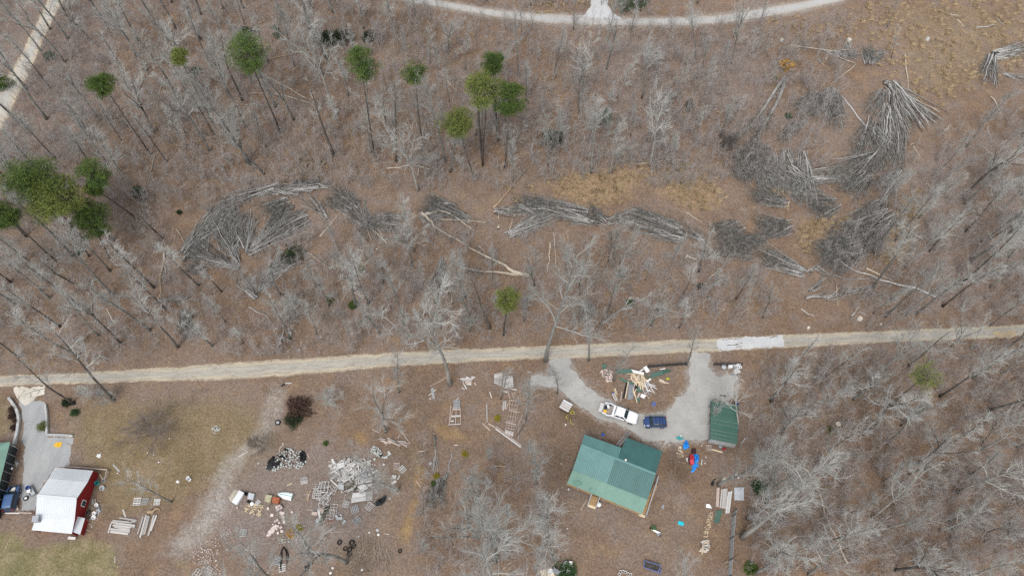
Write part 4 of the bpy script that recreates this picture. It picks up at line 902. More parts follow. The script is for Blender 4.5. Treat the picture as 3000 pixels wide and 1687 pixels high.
PINES = [
    (A1(1140, 1170), A1(765, 645), 34, 'pine_mid', 'small bright green pine crown on a thin leaning trunk in the upper left woods', .3, 1.0, 1, .6),
    (A1(2115, 1000), A1(1870, 400), 54, 'pine_mid', 'largest dark green pine of the upper left woods', .3, .8, 1, .85),
    (A1(1620, 960), A1(1352, 430), 22, 'pine_yellow', 'small yellowish pine top left of the largest dark pine', .3, .8, 1, .8),
    ((246, 700), (90, 528), 64, 'pine_mid', 'big dark pine crown at the left edge, upper one of the left pine cluster', .3, 1, 1, .6),
    ((262, 752), (158, 578), 66, 'pine_yellow', 'big olive-yellow pine crown in the middle of the left pine cluster', .3, 1.2, 1, .55),
    ((321, 756), (268, 644), 44, 'pine_mid', 'compact rounded pine, lowest right of the left pine cluster', .3, 1.3, 1, .95),
    ((167, 766), (14, 630), 36, 'pine_mid', 'pine crown cut by the left edge', .3, 1, 1, .6),
    ((477, 698), (276, 508), 34, 'pine_mid', 'loose green pine on a long slanting trunk above the left pine cluster', .3, .7, 1, 1.1),
    ((400, 640), (276, 552), 23, 'pine_mid', 'small pine crown just under the loose green pine on the long trunk', .3, .9, 1, .7),
    (A2(252, 1197), A2(155, 490), 42, 'pine_mid', 'tall pine with a drawn-out ragged crown left of centre near the top', .3, .8, 1, 1.2),
    (A2(610, 1102), A2(555, 560), 31, 'pine_mid', 'slender pine with a small wedge crown right of the ragged tall pine', .3, .7, 1, .8),
    (A2(1182, 1046), A2(1145, 480), 31, 'pine_mid', 'small-crowned pine behind the big cluster of pines at top centre', .3, .9, 1, .9),
    (A2(1065, 1252), A2(1070, 680), 54, 'pine_yellow', 'multi-stemmed broad pine in the front of the top centre cluster', .3, .85, 4, .75),
    (A2(1236, 1262), A2(1270, 760), 45, 'pine_mid', 'dark full pine at the right of the top centre cluster', .3, 1.1, 1, 1.1),
    (A2(1002, 1362), A2(880, 935), 54, 'pine_yellow', 'flat-topped yellow-green pine left below the top centre cluster', .3, .75, 1, .55),
    (A5(1225, 1240), A5(1262, 975), 33, 'pine_yellow', 'lone yellow-green pine just above the lane', .3, .8, 1, 1.2),
    (R1(850, 385), R1(1160, 115), 42, 'pine_yellow', 'sparse yellow-green pine in the lower right woods', .3, .22, 1, .4),
]
for bs, cr, rp, m_, lb, fr, de, mu, fl in PINES: pine(bs, cr, rp, m_, lb, fr, de, mu, fl)

def bush(p, rpx, m, label, hk=.8, name='evergreen_shrub', cat='shrub', dens=1.0, cone=False):
    r = random.Random(int(p[0] * 3 + p[1])); B = at(p); R = rpx / FPX * (Vector((0, 0, H)) - B).length
    o = empty(name, B, label, cat); g, S_ = Geo(), Geo()
    for k in range(int(16 + R * 7)):
        a = k * 2.4; u_ = r.random()
        rr = R * ((1 - u_) * .95 + .08 if cone else math.sqrt(max(0, 1 - u_ * u_))) * r.uniform(.5, 1)
        z = u_ * R * hk * (3.2 if cone else 1.0) + .1; tip = Vector((math.cos(a) * rr, math.sin(a) * rr, z))
        S_.tube([Vector((0, 0, max(0, z - rr * .6))), tip], [.025, .008], 3); cr = max(.1, R * .33)
        needles(g, tip, (cr, cr * .8), int(34 * dens), r, ln=.12 + R * .14, wd=.02 + R * .025)
    S_.tube([(0, 0, -.1), (0, 0, R * hk * (3 if cone else .8))], [.05, .015], 5)
    S_.obj('stem', MT['twig_dark'], o); g.obj('foliage', MT[m], o)
    return o
for p, rp, m_, lb, kw in [
    (A2(1990, 925), 21, 'cedar', 'small dense dark green cedar in the open woods right of the pines', dict(cone=True, hk=.7)),
    (A2(1600, 1065), 33, 'juniper', 'wide black-green juniper mound below the open woods', dict(hk=.6)),
    (A2(15, 300), 26, 'juniper', 'dark evergreen shrub in the shade under the top road', dict()),
    (A2(215, 285), 22, 'juniper', 'blackish low shrub right of the dark evergreen under the top road', dict(hk=.5)),
    (A1(2480, 310), 28, 'juniper', 'dark olive shrub left of the large whitish tree crown', dict(hk=.6)),
    (A1(1490, 545), 13, 'cedar', 'small green shrub left of the largest dark pine', dict()),
    (A1(2100, 280), 14, 'cedar', 'narrow green shrub above right of the largest dark pine', dict(cone=True)),
    (A1(1860, 265), 20, 'juniper', 'dark green shrub behind the crown of the largest dark pine', dict()),
    (A1(20, 650), 24, 'pine_mid', 'dull green shrub beside the pale road at the left edge', dict()),
    (A1(380, 440), 14, 'cedar', 'small green shrub on the right bank of the pale corner road', dict()),
    (A4(1060, 175), 17, 'cedar', 'small cedar standing alone right of the left pine cluster', dict(cone=True, hk=.5)),
    (A4(1355, 320), 6, 'juniper', 'tiny dark shrub left of the curved brush pile', dict()),
    (A4(2185, 625), 11, 'pine_mid', 'green sprig in the dark bush inside the curved brush pile', dict()),
    (A4(2490, 975), 12, 'pine_yellow', 'yellow-green low shrub above the lane left of centre', dict(hk=.5)),
    (A4(1430, 1110), 9, 'cedar', 'dark green shrub in the twig tangle above the lane', dict()),
    (A4(600, 620), 10, 'cedar', 'dim green shrub under the trees left of the long cut logs', dict()),
    (A5(90, 1018), 14, 'pine_mid', 'low green shrub above the lane in the clearing', dict(hk=.5)),
    (A5(155, 745), 9, 'pine_yellow', 'faint yellow-green shrub among the saplings in the clearing', dict(dens=.5)),
    (A5(2180, 1008), 13, 'cedar', 'green shrub under the far-leaning pale trunk above the lane', dict()),
    (A5(2105, 795), 9, 'cedar', 'small green shrub below the middle brush windrow', dict()),
    (A5(720, 985), 7, 'pine_mid', 'green tuft at the foot of the splayed dead saplings', dict()),
    (A3(795, 885), 9, 'cedar', 'bright green small shrub right of the uprooted tree', dict()),
    (A3(40, 820), 13, 'juniper', 'dark thin evergreen on the slope left of the uprooted tree', dict(cone=True, dens=.6)),
    (A3(700, 590), 6, 'pine_yellow', 'little yellow-green plant below the root ball', dict(hk=.4)),
    (A6(130, 875), 10, 'juniper', 'small dark tuft right of the short cut log', dict(hk=.5)),
    ((1846, 8), 42, 'cedar', 'large dark green conifer at the top edge right of the side drive', dict(hk=1.0)),
    (R1(45, 860), 19, 'cedar', 'green shrub right of the long board fence', dict()),
    (S3(1755, 1320), 17, 'pine_mid', 'round moss-green shrub at the bottom edge right of the fence', dict(hk=.6)),
    (R1(-5, 1390), 12, 'pine_mid', 'green bush low beside the fence at the bottom right', dict(hk=.5)),
    (R1(525, 480), 11, 'pine_yellow', 'faint green sapling beside the dark root hole in the right woods', dict(dens=.4)),
    (L1(815, 545), 11, 'juniper', 'dark green shrub at the foot of the left leaning tree by the driveway', dict()),
    (L1(915, 665), 10, 'cedar', 'green round shrub in the yard right of the driveway', dict()),
    (L1(530, 835), 13, 'pine_yellow', 'yellow-green conifer sprig leaning over the driveway edge', dict(hk=.9, dens=.7)),
    (M2(1560, 865), 8, 'moss_yellow', 'yellow-green plant by the scattered blocks', dict(hk=.6)),
    (M2(1465, 940), 11, 'leaf_orange', 'small orange and yellow shrub by the scattered blocks', dict(hk=.7)),
    (C2(1155, 240), 8, 'moss_yellow', 'moss green clump at the split logs by the ochre path, upper', dict(hk=.6)),
    (C2(1120, 335), 8, 'pine_mid', 'moss green clump at the split logs by the ochre path, lower', dict(hk=.6)),
    (C1(1500, 1160), 8, 'moss_yellow', 'mossy clump by the thin poles left of the house', dict(hk=.3)),
    (C1(1895, 725), 9, 'moss_yellow', 'mossy brown clump left of the stud frames', dict(hk=.4)),
    (M1(1885, 1030), 7, 'pine_mid', 'green weed beside the rubble heap', dict(hk=.4)),
    (M1(1565, 600), 36, 'maroon_shrub', 'dark reddish-brown bramble mound in the yard', dict(hk=.3, dens=.8)),
    (M1(1500, 760), 24, 'juniper', 'blackish weedy mound below the reddish bramble', dict(hk=.25, dens=.8)),
    (A4(2215, 650), 33, 'juniper', 'dark twiggy bush inside the curved brush pile', dict(hk=.6, dens=.5)),
    (H2(660, 1400), 30, 'cedar', 'dark green clump under the white panels at the bottom edge', dict(hk=.3)),
]: bush(p, rp, m_, lb, **kw)
for i, (x, y, sz) in enumerate(((160, 625, 9), (155, 708, 8), (203, 765, 8), (176, 845, 8))):
    bush(L1(x, y), sz, 'maroon_shrub', 'small maroon shrub in the bed left of the curved driveway wall, %s' % ('topmost of four', 'second from the top', 'third from the top', 'lowest of four')[i], hk=.7, name='maroon_shrub', dens=.9)

tree((474, 1268), 'shrub0', 4.4, 'bark_dark', 'twig_brown', 'large round dark leafless shrub in the middle of the yard', widen=2.3)
tree(L1(1340, 500), 'shrub1', 4, 'bark_grey', 'twig', 'bleached brush thicket at the foot of the pair of leaning trees')
tree(L1(1130, 480), 'shrub0', 3.6, 'bark_grey', 'twig_pale', 'pale weed thicket between the pair of leaning trees by the driveway')
tree(A4(2250, 1100), 'shrub1', 6.5, 'bark_grey', 'twig_pale', 'pale silvery bare shrub above the lane left of centre')
tree(M1(1990, 520), 'shrub0', 5, 'bark_grey', 'twig_pale', 'pale spreading bare shrub right of the reddish bramble')

# ------------------------------------------------------------------ logs and brush piles
def log_mesh(seed, n=5, amt=.03, sides=6):
    r = random.Random(seed); g = Geo(); P = []
    for i in range(n + 1): P.append((i / n, r.gauss(0, amt) if 0 < i < n else 0, r.gauss(0, amt) if 0 < i < n else 0))
    g.tube([(p[0], p[1], p[2]) for p in P], [1] * 1 + [1 - .6 * (i / n) for i in range(1, n + 1)], sides, True)
    return g
LOGS = {}
def unit_log(seed, m, sides=6):
    """log 1 m long along +x, butt radius 1 (scaled per piece); curvature kept apart from the thickness"""
    k = (seed, m, sides)
    if k not in LOGS:
        r = random.Random(seed); g = Geo(); n = 5
        off = [(0, 0)] + [(r.gauss(0, .9), r.gauss(0, .9)) for _ in range(n - 1)] + [(r.gauss(0, .6), r.gauss(0, .6))]
        cs = [(math.cos(2 * math.pi * q / sides), math.sin(2 * math.pi * q / sides)) for q in range(sides)]
        secs = [[(i / n, off[i][0] + c_ * (1 - .6 * i / n), off[i][1] + s_ * (1 - .6 * i / n)) for c_, s_ in cs] for i in range(n + 1)]
        g.loft(secs); me = g.mesh('log', True); me.materials.append(MT[m]); LOGS[k] = me
    return LOGS[k]
def place_log(name, a, b, rad, m, seed, parent=None, sides=6):
    """a butt, b tip: world points"""
    a, b = Vector(a), Vector(b)
    o = bpy.data.objects.new(name, unit_log(seed % 9, m, sides)); COL.objects.link(o)
    d = b - a; o.rotation_mode = 'QUATERNION'; o.rotation_quaternion = Vector((1, 0, 0)).rotation_difference(d.normalized())
    o.scale = (d.length, rad, rad)
    if parent is not None: o.parent = parent; o.location = a - parent.location
    else: o.location = a
    return o
def brush_pile(label, bundles, seed, twig='brush', cat='brush pile'):
    """bundles: (butt px, tip px, spread at butt m, spread at tip m, logs, log radius, twigs, height)"""
    r = random.Random(seed); c = sum((at(b[0]) + at(b[1]) for b in bundles), Vector()) / (2 * len(bundles))
    o = empty('brush_pile', c, label, cat); g = Geo()
    for bi, (pa, pb, sa, sb, nl, lr, ntw, hh) in enumerate(bundles):
        A, B = at(pa), at(pb); d = (B - A); L = d.length; d.normalize(); nr = Vector((-d.y, d.x, 0))
        for k in range(int(nl * 1.8)):
            u_ = r.uniform(-1, 1); f0 = abs(r.gauss(0, .09)); f1 = r.uniform(.45, 1.05); z = hh * (1 - u_ * u_ * .8) * r.random()
            p = A + d * (L * f0) + nr * (u_ * sa + r.gauss(0, .12)) + Vector((0, 0, z + lr))
            q = A + d * (L * f1) + nr * ((u_ + r.gauss(0, .42)) * (sa + (sb - sa) * f1)) + Vector((0, 0, max(.1, z * .8 + r.gauss(0, .22))))
            m = r.choice(('dead_log', 'dead_log', 'dead_log', 'bark_pale', 'bark_dark'))
            place_log('log', p, q, lr * r.uniform(.35, 1.2), m, r.randrange(9), o)
        for k in range(ntw):
            u_ = r.uniform(-1, 1); f0 = r.uniform(.05, .8); l = r.uniform(1.0, 4.2)
            p = A + d * (L * f0) + nr * (u_ * (sa + (sb - sa) * f0)) + Vector((0, 0, hh * (1 - u_ * u_ * .7) * r.random() + .05))
            e = (d + nr * (u_ * (sb - sa) / L + r.gauss(0, .42)) + Vector((0, 0, r.gauss(.02, .13)))).normalized()
            P = wob(p - o.location, e, l, 2, .12, r); w_ = r.uniform(.014, .042); g.tube(P, [w_, w_ * .7, w_ * .3], 3)
            for j in range(3):
                b2, d2 = pt_on(P, r.uniform(.3, .95)); g.tube([b2, b2 + side(d2, r.uniform(.3, .8), r.uniform(0, 6)) * r.uniform(.3, .9)], [w_ * .5, .006], 3)
    if g.v: tag(g.obj('twigs', MT[twig], o), kind='stuff')
    return o
B_ = lambda f, x0, y0, x1, y1, sa, sb, nl, lr, nt, h=.8: (f(x0, y0), f(x1, y1), sa * 1.3, sb * 1.35, nl, lr, int(nt * 1.1), h)
brush_pile('largest pile of grey logs, fanned out downhill on the upper right slope', [
    B_(A3, 1560, 650, 1830, 980, .9, 3.6, 46, .15, 220, 1.6), B_(A3, 1560, 790, 1600, 1080, 1.2, 2.4, 26, .13, 160, 1.2), B_(A3, 1500, 640, 1640, 640, .5, .6, 5, .14, 20, 1.0), B_(A3, 1540, 800, 1525, 1240, .5, .5, 4, .17, 0, 1.0), B_(A3, 1520, 680, 1390, 880, .7, 1.8, 10, .08, 150, .9)], 1)
brush_pile('dark twiggy brush fan left of the largest log pile', [
    B_(A3, 1140, 670, 1040, 900, .9, 3.0, 16, .09, 300, 1.1), B_(A3, 1160, 700, 1150, 1000, .8, 1.8, 12, .07, 200, .9), B_(A3, 1100, 700, 900, 830, .5, 1.2, 4, .06, 120, .6)], 2)
brush_pile('big sheaf of pale logs below the dark twiggy fan, butts uphill', [
    B_(A3, 780, 1130, 830, 1500, .9, 2.2, 14, .13, 160, .9), B_(A3, 900, 1150, 950, 1560, .7, 2.0, 14, .13, 160, 1.0), B_(A3, 690, 1160, 640, 1400, .5, 1.5, 7, .09, 140, .7), B_(A6, 760, -20, 980, 240, 2.4, 2.4, 22, .1, 320, 1.2), B_(A6, 950, 60, 1230, 30, 1.4, 1.6, 16, .1, 160, 1.0)], 3)
brush_pile('tangled brush between the pale sheaf and the tallest log pile', [
    B_(A3, 1480, 1180, 1160, 1380, 1.5, 2.6, 12, .09, 420, 1.2), B_(A6, 1420, 30, 1200, 200, 1.2, 2.2, 12, .09, 260, 1.0), B_(A3, 1420, 960, 1530, 1130, .9, .9, 8, .1, 60, .9)], 4)
brush_pile('brush bundle with evenly trimmed ends below the pale sheaf', [B_(A6, 800, 255, 520, 180, 1.0, 1.5, 20, .055, 220, .6)], 5)
brush_pile('long pile of forked grey logs lowest on the right slope', [
    B_(A6, 1570, 330, 1280, 520, 1.4, 1.8, 26, .13, 160, 1.2), B_(A6, 1540, 420, 1300, 560, 1.2, 1.8, 16, .11, 200, 1.0), B_(A6, 1300, 540, 1020, 640, 1.6, 1.7, 12, .08, 420, .9), B_(A6, 1500, 470, 1400, 640, .6, 1.2, 6, .09, 40, .6)], 6)
brush_pile('dark twig heap above the long lowest pile', [B_(A6, 1560, 210, 1280, 420, .7, 1.6, 8, .1, 260, .8), B_(A6, 1600, 60, 1420, 340, .2, .3, 2, .17, 20, .8)], 7, 'brush')
brush_pile('low windrow of thin poles slanting down to the right end of the windrow line', [
    B_(A6, 930, 785, 560, 620, .8, 1.8, 26, .075, 240, .7), B_(A6, 560, 640, 220, 560, 1.5, 1.7, 6, .07, 260, .5), B_(A6, 640, 520, 400, 560, .8, 1.5, 8, .06, 200, .6)], 8)
brush_pile('windrow of parallel grey poles right of centre', [
    B_(A5, 2600, 520, 2130, 350, 1.1, 2.0, 30, .12, 200, 1.0), B_(A5, 2580, 440, 2200, 320, 1.0, 1.0, 14, .09, 140, .9), B_(A5, 1990, 395, 2300, 330, .6, 1.3, 8, .08, 140, .6), B_(A6, 180, 520, 0, 450, .8, 1.0, 8, .09, 60, .7)], 9)
brush_pile('windrow of grey poles in the centre, below the orange straw grass', [
    B_(A5, 1900, 405, 1470, 270, .6, 1.2, 20, .11, 160, .9), B_(A5, 1250, 500, 1600, 330, .6, 1.4, 22, .1, 160, .8), B_(A5, 1870, 330, 1380, 240, .9, 1.3, 20, .09, 220, .8), B_(A5, 1150, 305, 1400, 330, .5, .8, 8, .11, 90, .5), B_(A5, 1330, 270, 1600, 400, .5, 1.0, 8, .09, 60, .8)], 10)
brush_pile('low brush behind the white forked trunk, left of the central windrow', [
    B_(A5, 980, 380, 660, 260, .7, 1.2, 12, .07, 220, .6), B_(A5, 580, 330, 720, 380, .5, 1.0, 7, .07, 150, .5), B_(A5, 250, 350, 560, 340, .4, .6, 6, .09, 60, .3)], 11)
brush_pile('curved brush pile left of centre, its long top arc of stacked logs', [
    B_(A4, 2420, 130, 2020, 150, .6, .7, 16, .15, 80, 1.0), B_(A4, 2120, 120, 1700, 240, .6, .8, 18, .14, 120, 1.0), B_(A4, 2500, 110, 2200, 100, .6, .8, 8, .11, 160, .6), B_(A4, 2060, 160, 2280, 190, .5, .6, 8, .12, 40, .8)], 12)
brush_pile('left flank of the curved brush pile, sheaf of poles sloping down to its tip', [
    B_(A4, 1385, 630, 1640, 360, .5, 1.5, 26, .1, 180, .9), B_(A4, 1560, 400, 1740, 260, 1.1, 1.4, 16, .1, 180, .9), B_(A4, 1380, 700, 1470, 600, .2, .3, 3, .13, 10, .5)], 13)
brush_pile('splayed dead tops fanning from one point inside the curved brush pile', [
    B_(A4, 1870, 640, 2250, 350, .3, 2.8, 22, .11, 240, .9), B_(A4, 1860, 640, 1900, 300, .3, 1.8, 12, .1, 120, .9), B_(A4, 2340, 340, 2040, 470, 1.6, 1.9, 14, .06, 260, .8)], 14)
brush_pile('dead tops lying down the middle of the curved brush pile', [
    B_(A4, 1810, 710, 1640, 400, .3, 1.5, 12, .11, 120, .8), B_(A4, 1810, 750, 1440, 590, .3, 1.7, 18, .1, 170, .6), B_(A4, 1760, 260, 1660, 520, 1.0, 1.8, 8, .07, 180, .7), B_(A4, 1560, 770, 1440, 720, .6, 1.3, 3, .07, 90, .4)], 15)
brush_pile('grey forked top lying below the curved brush pile', [
    B_(A4, 1955, 925, 2060, 780, .3, .8, 6, .11, 60, .5), B_(A4, 2020, 800, 2180, 660, .6, 1.6, 8, .07, 160, .6), B_(A4, 1940, 975, 1800, 850, .3, .5, 5, .13, 20, .4), B_(A4, 1930, 940, 1890, 820, .2, .5, 3, .08, 30, .4)], 16)
brush_pile('fan of slender straight poles at the right end of the curved brush pile', [B_(A4, 2480, 375, 2290, 150, .3, 1.7, 10, .08, 40, .5)], 17)
brush_pile('tangle of dead saplings between the curved pile and the central windrow', [
    B_(A5, 200, 440, 20, 230, .5, 1.6, 9, .07, 110, .5), B_(A5, 270, 520, 110, 170, .3, 1.0, 6, .07, 60, .5), B_(A5, 225, 540, 60, 330, .3, 1.0, 4, .06, 40, .4)], 18)
brush_pile('splayed dead saplings lying like a broom in the clearing', [B_(A5, 755, 650, 765, 990, .2, 2.2, 20, .05, 130, .4)], 19)
brush_pile('heap of long grey logs cut by the right edge, on the straw slope', [
    B_(A3, 2330, 430, 2620, 360, .9, 1.4, 24, .14, 160, 1.1), B_(A3, 2330, 420, 2290, 640, .8, 1.3, 16, .12, 200, 1.0), B_(A3, 2400, 560, 2620, 620, .3, .5, 5, .1, 30, .4)], 20)
brush_pile('small dark brush heap under the long pale log on the upper right slope', [B_(A3, 1100, 400, 1310, 420, .5, .6, 6, .08, 170, .5), B_(A3, 1230, 330, 1240, 390, .7, .5, 7, .1, 20, .4)], 21, 'brush')
brush_pile('twiggy brush heap right of the long pale log on the upper right slope', [B_(A3, 1400, 500, 1440, 380, .6, 1.8, 7, .08, 220, .6), B_(A3, 1540, 410, 1380, 440, .4, 1.5, 3, .07, 60, .5)], 22)
brush_pile('bleached dead tops left of the pale sheaf of logs', [B_(A3, 930, 900, 700, 1080, .4, 1.0, 10, .08, 110, .6), B_(A3, 560, 1160, 420, 1370, 1.0, 1.8, 4, .07, 420, .7)], 23)
brush_pile('loose grey branches scattered low on the right slope above the lane', [
    B_(A6, 950, 920, 1090, 820, .3, .5, 5, .09, 20, .3), B_(A6, 910, 965, 1200, 925, .2, .6, 4, .11, 20, .3), B_(A6, 1200, 930, 1500, 890, .6, 1.0, 6, .06, 40, .3), B_(A6, 1080, 990, 1250, 900, .3, .6, 4, .07, 20, .3), B_(A6, 1000, 720, 1100, 800, .5, .5, 4, .1, 10, .4), B_(A6, 940, 780, 1080, 700, .3, .4, 3, .12, 10, .4)], 24)
brush_pile('heap of slender poles beside the ochre path left of the house', [B_(C2, 1180, 250, 1130, 560, .3, 1.2, 10, .06, 120, .4), B_(C2, 1290, 200, 1180, 420, .2, .5, 4, .08, 40, .4), B_(C2, 1140, 0, 1160, 240, .2, .3, 3, .08, 0, .2)], 25)
brush_pile('twig tangle lying on the slope above the lane, left', [B_(A4, 1380, 1040, 1430, 1250, .4, .7, 3, .06, 180, .5), B_(A4, 1130, 1000, 1440, 950, .2, .4, 3, .1, 40, .3), B_(A4, 1440, 945, 1350, 1000, .3, .4, 4, .08, 10, .3)], 26)
brush_pile('rotted grey logs stacked by a stump above the lane, left of centre', [B_(A4, 2200, 1250, 2150, 1170, .1, .1, 1, .24, 0, .2), B_(A4, 2120, 1290, 2160, 1190, .2, .2, 3, .12, 0, .2), B_(A4, 2120, 1250, 2190, 1300, .2, .3, 3, .08, 8, .2)], 27)
brush_pile('dark weedy brush patch at the bottom of the junk yard', [B_(C2, 420, 960, 300, 1250, 2.0, 2.5, 1, .06, 110, .3), B_(C2, 350, 1300, 100, 1400, 1.5, 1.5, 1, .05, 80, .3)], 28, 'stick')

brush_pile('wide tangle of grey tops spilling below the largest log pile', [
    B_(A3, 1620, 1000, 1500, 1330, 1.6, 2.6, 16, .1, 380, 1.0), B_(A3, 1440, 900, 1300, 1250, 1.4, 2.4, 10, .09, 360, .9), B_(A3, 1640, 1300, 1480, 1448, .8, 1.8, 8, .1, 200, .8)], 31)
brush_pile('wide tangle of dark tops between the uprooted tree and the pale sheaf', [
    B_(A3, 640, 1080, 420, 1300, 1.6, 2.8, 8, .08, 460, .9), B_(A3, 560, 1250, 700, 1440, 1.4, 2.2, 8, .08, 300, .8), B_(A3, 1040, 700, 900, 860, 1.0, 2.0, 6, .07, 260, .7)], 32)
brush_pile('thin brushwood spread below the trimmed bundle, down to the low windrow', [
    B_(A6, 840, 430, 560, 430, 1.2, 2.0, 8, .07, 340, .5), B_(A6, 460, 400, 250, 500, 1.2, 1.8, 5, .06, 260, .4), B_(A6, 1180, 240, 960, 320, 1.2, 2.2, 8, .08, 300, .7)], 33)
brush_pile('dense tangle at the foot of the lowest pile on the right slope', [
    B_(A6, 1360, 560, 1060, 740, 1.4, 2.2, 12, .08, 420, .9), B_(A6, 1330, 400, 1130, 540, 1.4, 2.0, 8, .08, 260, .8)], 34)
brush_pile('dense dark tangle filling the crescent of the curved brush pile', [
    B_(A4, 1560, 480, 1760, 300, 1.6, 2.0, 10, .09, 300, .9), B_(A4, 1740, 620, 1800, 330, 1.5, 2.2, 8, .08, 380, .7), B_(A4, 1560, 640, 1460, 560, 1.4, 1.8, 6, .08, 220, .7), B_(A4, 2200, 230, 2050, 330, 1.4, 2.2, 8, .08, 320, .7)], 35)
brush_pile('loose brush linking the curved pile to the windrow right of it', [
    B_(A5, 120, 300, -80, 180, 1.2, 2.0, 8, .09, 260, .6), B_(A5, 460, 420, 200, 380, 1.0, 1.6, 6, .09, 200, .4), B_(A5, 860, 300, 640, 260, 1.2, 1.8, 8, .09, 240, .6)], 36)
brush_pile('loose brush linking the two central windrows', [B_(A5, 2020, 400, 1860, 330, 1.0, 1.6, 6, .08, 180, .5), B_(A5, 1560, 290, 1340, 250, 1.0, 1.4, 8, .08, 220, .6)], 37)

LN = [0]
def log(f, x0, y0, x1, y1, rad, m, label, z=0.0, group=None, name='fallen_log'):
    LN[0] += 1
    A, B = at(f(x0, y0)), at(f(x1, y1)); A.z = B.z = rad * .8 + z
    o = place_log(name, A, B, rad, m, LN[0] * 5 + 2, None, 8)
    return tag(o, label, 'log', group)
def chain(f, xy, r0, r1, m, label, name='fallen_tree', twigs=0, tip=3.0, side_=0):
    """long curved trunk lying on the ground, with its crown at the thin end"""
    P = [at(p) for p in pts(f, *xy)]; o = empty(name, P[0], label, 'fallen tree'); n = len(P); r = random.Random(int(xy[0] + xy[1]))
    Q_ = [p - P[0] + Vector((0, 0, r0 * .9 + (.25 * i / n))) for i, p in enumerate(P)]
    g = Geo(); S_ = []
    for a, b in zip(Q_, Q_[1:]):
        S_ += [a, a.lerp(b, .5) + Vector((r.gauss(0, .1), r.gauss(0, .1), 0))]
    S_.append(Q_[-1]); k = len(S_)
    g.tube(S_, [r0 + (r1 - r0) * i / (k - 1) for i in range(k)], 8, True); g.obj('trunk', MT[m], o, True)
    if twigs:
        c = Geo(); d0 = (S_[-1] - S_[0]).normalized()
        for i in range(twigs):
            f_ = r.uniform(.55, 1); b, d = pt_on(S_, f_); l = tip * r.uniform(.4, 1)
            W_ = wob(b, side(d, r.uniform(.2, .7), r.uniform(0, 6.28)), l, 3, .14, r)
            for w in W_: w.z = max(w.z, .08)
            c.tube(W_, [.05, .035, .02, .008], 4)
            for j in range(8):
                b2, d2 = pt_on(W_, r.uniform(.2, .95)); e = b2 + side(d2, r.uniform(.4, .8), r.uniform(0, 6.28)) * r.uniform(.3, 1.1); e.z = max(e.z, .05)
                c.tube([b2, e], [.016, .006], 3)
        c.obj('crown', MT['brush'], o)
    return o
# uprooted tree with its clay-coloured root ball
def uprooted():
    b = at(A3(770, 545)); o = empty('uprooted_tree', b, 'uprooted double-trunked tree with a bright ochre root ball, upper right slope', 'uprooted tree')
    r = random.Random(4); g = Geo()
    d = (at(A3(640, 850)) - b).normalized(); rt = Vector((-d.y, d.x, 0))
    bm_ = bmesh.new(); bmesh.ops.create_icosphere(bm_, subdivisions=3, radius=1)
    for v in bm_.verts:
        k = 1 + r.gauss(0, .24); v.co = (rt * v.co.x * 1.75 - d * v.co.y * .7 + Vector((0, 0, v.co.z * 1.35))) * k - d * .9 + Vector((0, 0, 1.1))
    me = bpy.data.meshes.new('root_plate'); bm_.to_mesh(me); bm_.free(); link('root_plate', me, o, MT['root'])
    for i in range(46):
        a = r.uniform(0, 6.28); p = rt * math.cos(a) * 1.3 + Vector((0, 0, 1.1 + math.sin(a) * 1.0)) - d * .9
        g.tube(wob(p, rt * math.cos(a) + Vector((0, 0, math.sin(a))) - d * .7, r.uniform(.4, 1.1), 2, .3, r), [.06, .035, .012], 3)
    g.obj('roots', MT['root'], o)
    for tx in ((760, 600, 690, 700, 600, 840, 520, 950, 400, 1060), (775, 600, 720, 760, 660, 870, 600, 970, 530, 1080)):
        P = [at(p) - b for p in pts(A3, *tx)]; S_ = [p + Vector((0, 0, .7 - .08 * i)) for i, p in enumerate(P)]
        g2 = Geo(); g2.tube(S_, [.42, .36, .28, .18, .07], 8, True); g2.obj('trunk', MT['bark_pale'], o, True)
        c = Geo()
        for i in range(60):
            p0, d0 = pt_on(S_, r.uniform(.42, 1)); W_ = wob(p0, side(d0, r.uniform(.15, .6), r.uniform(0, 6.28)), r.uniform(1.2, 4.2), 3, .12, r)
            for w in W_: w.z = max(w.z, .1)
            c.tube(W_, [.05, .035, .02, .008], 4)
            for j in range(12):
                b2, d2 = pt_on(W_, r.uniform(.2, .98)); e = b2 + side(d2, r.uniform(.3, .8), r.uniform(0, 6)) * r.uniform(.3, 1.2); e.z = max(.05, e.z); c.tube([b2, e], [.018, .006], 3)
        c.obj('crown', MT['brush'], o)
uprooted()
tree(A3(330, 1130), 'shrub1', 4.0, 'bark_dark', 'twig_dark', 'dark tangled bush at the top of the uprooted tree', widen=1.6)
chain(A5, (1420, 800, 1300, 770, 1240, 725, 1130, 675, 960, 590), .42, .1, 'pale_log', 'white fallen trunk slanting across the clearing, upper of two joined at the butt', twigs=26, tip=3.6)
chain(A5, (1345, 790, 1240, 780, 1080, 770, 930, 740), .34, .08, 'pale_log', 'white fallen trunk lying flat, lower of two joined at the butt', twigs=22, tip=3.2)
chain(A5, (608, 325, 640, 350, 690, 400, 700, 430, 780, 480, 860, 520, 960, 575), .34, .1, 'pale_log', 'wavy pale trunk running down to the right from the windrow', twigs=14, tip=2.5)
chain(A5, (640, 330, 690, 322, 735, 308, 800, 325, 870, 365, 1000, 460), .3, .07, 'pale_log', 'arched pale trunk at the top of the brush behind the wavy trunk', twigs=14, tip=2.6)
chain(A5, (680, 338, 740, 365, 820, 375, 960, 380, 1100, 400), .15, .04, 'pale_log', 'pale limb lying just below the arched trunk', twigs=10, tip=2.0)
chain(A6, (1915, 962, 1760, 890, 1620, 865, 1500, 835, 1440, 805, 1330, 775, 1250, 740, 1150, 660), .22, .05, 'dead_log', 'long curved dark log on the slope above the right part of the lane', twigs=4)
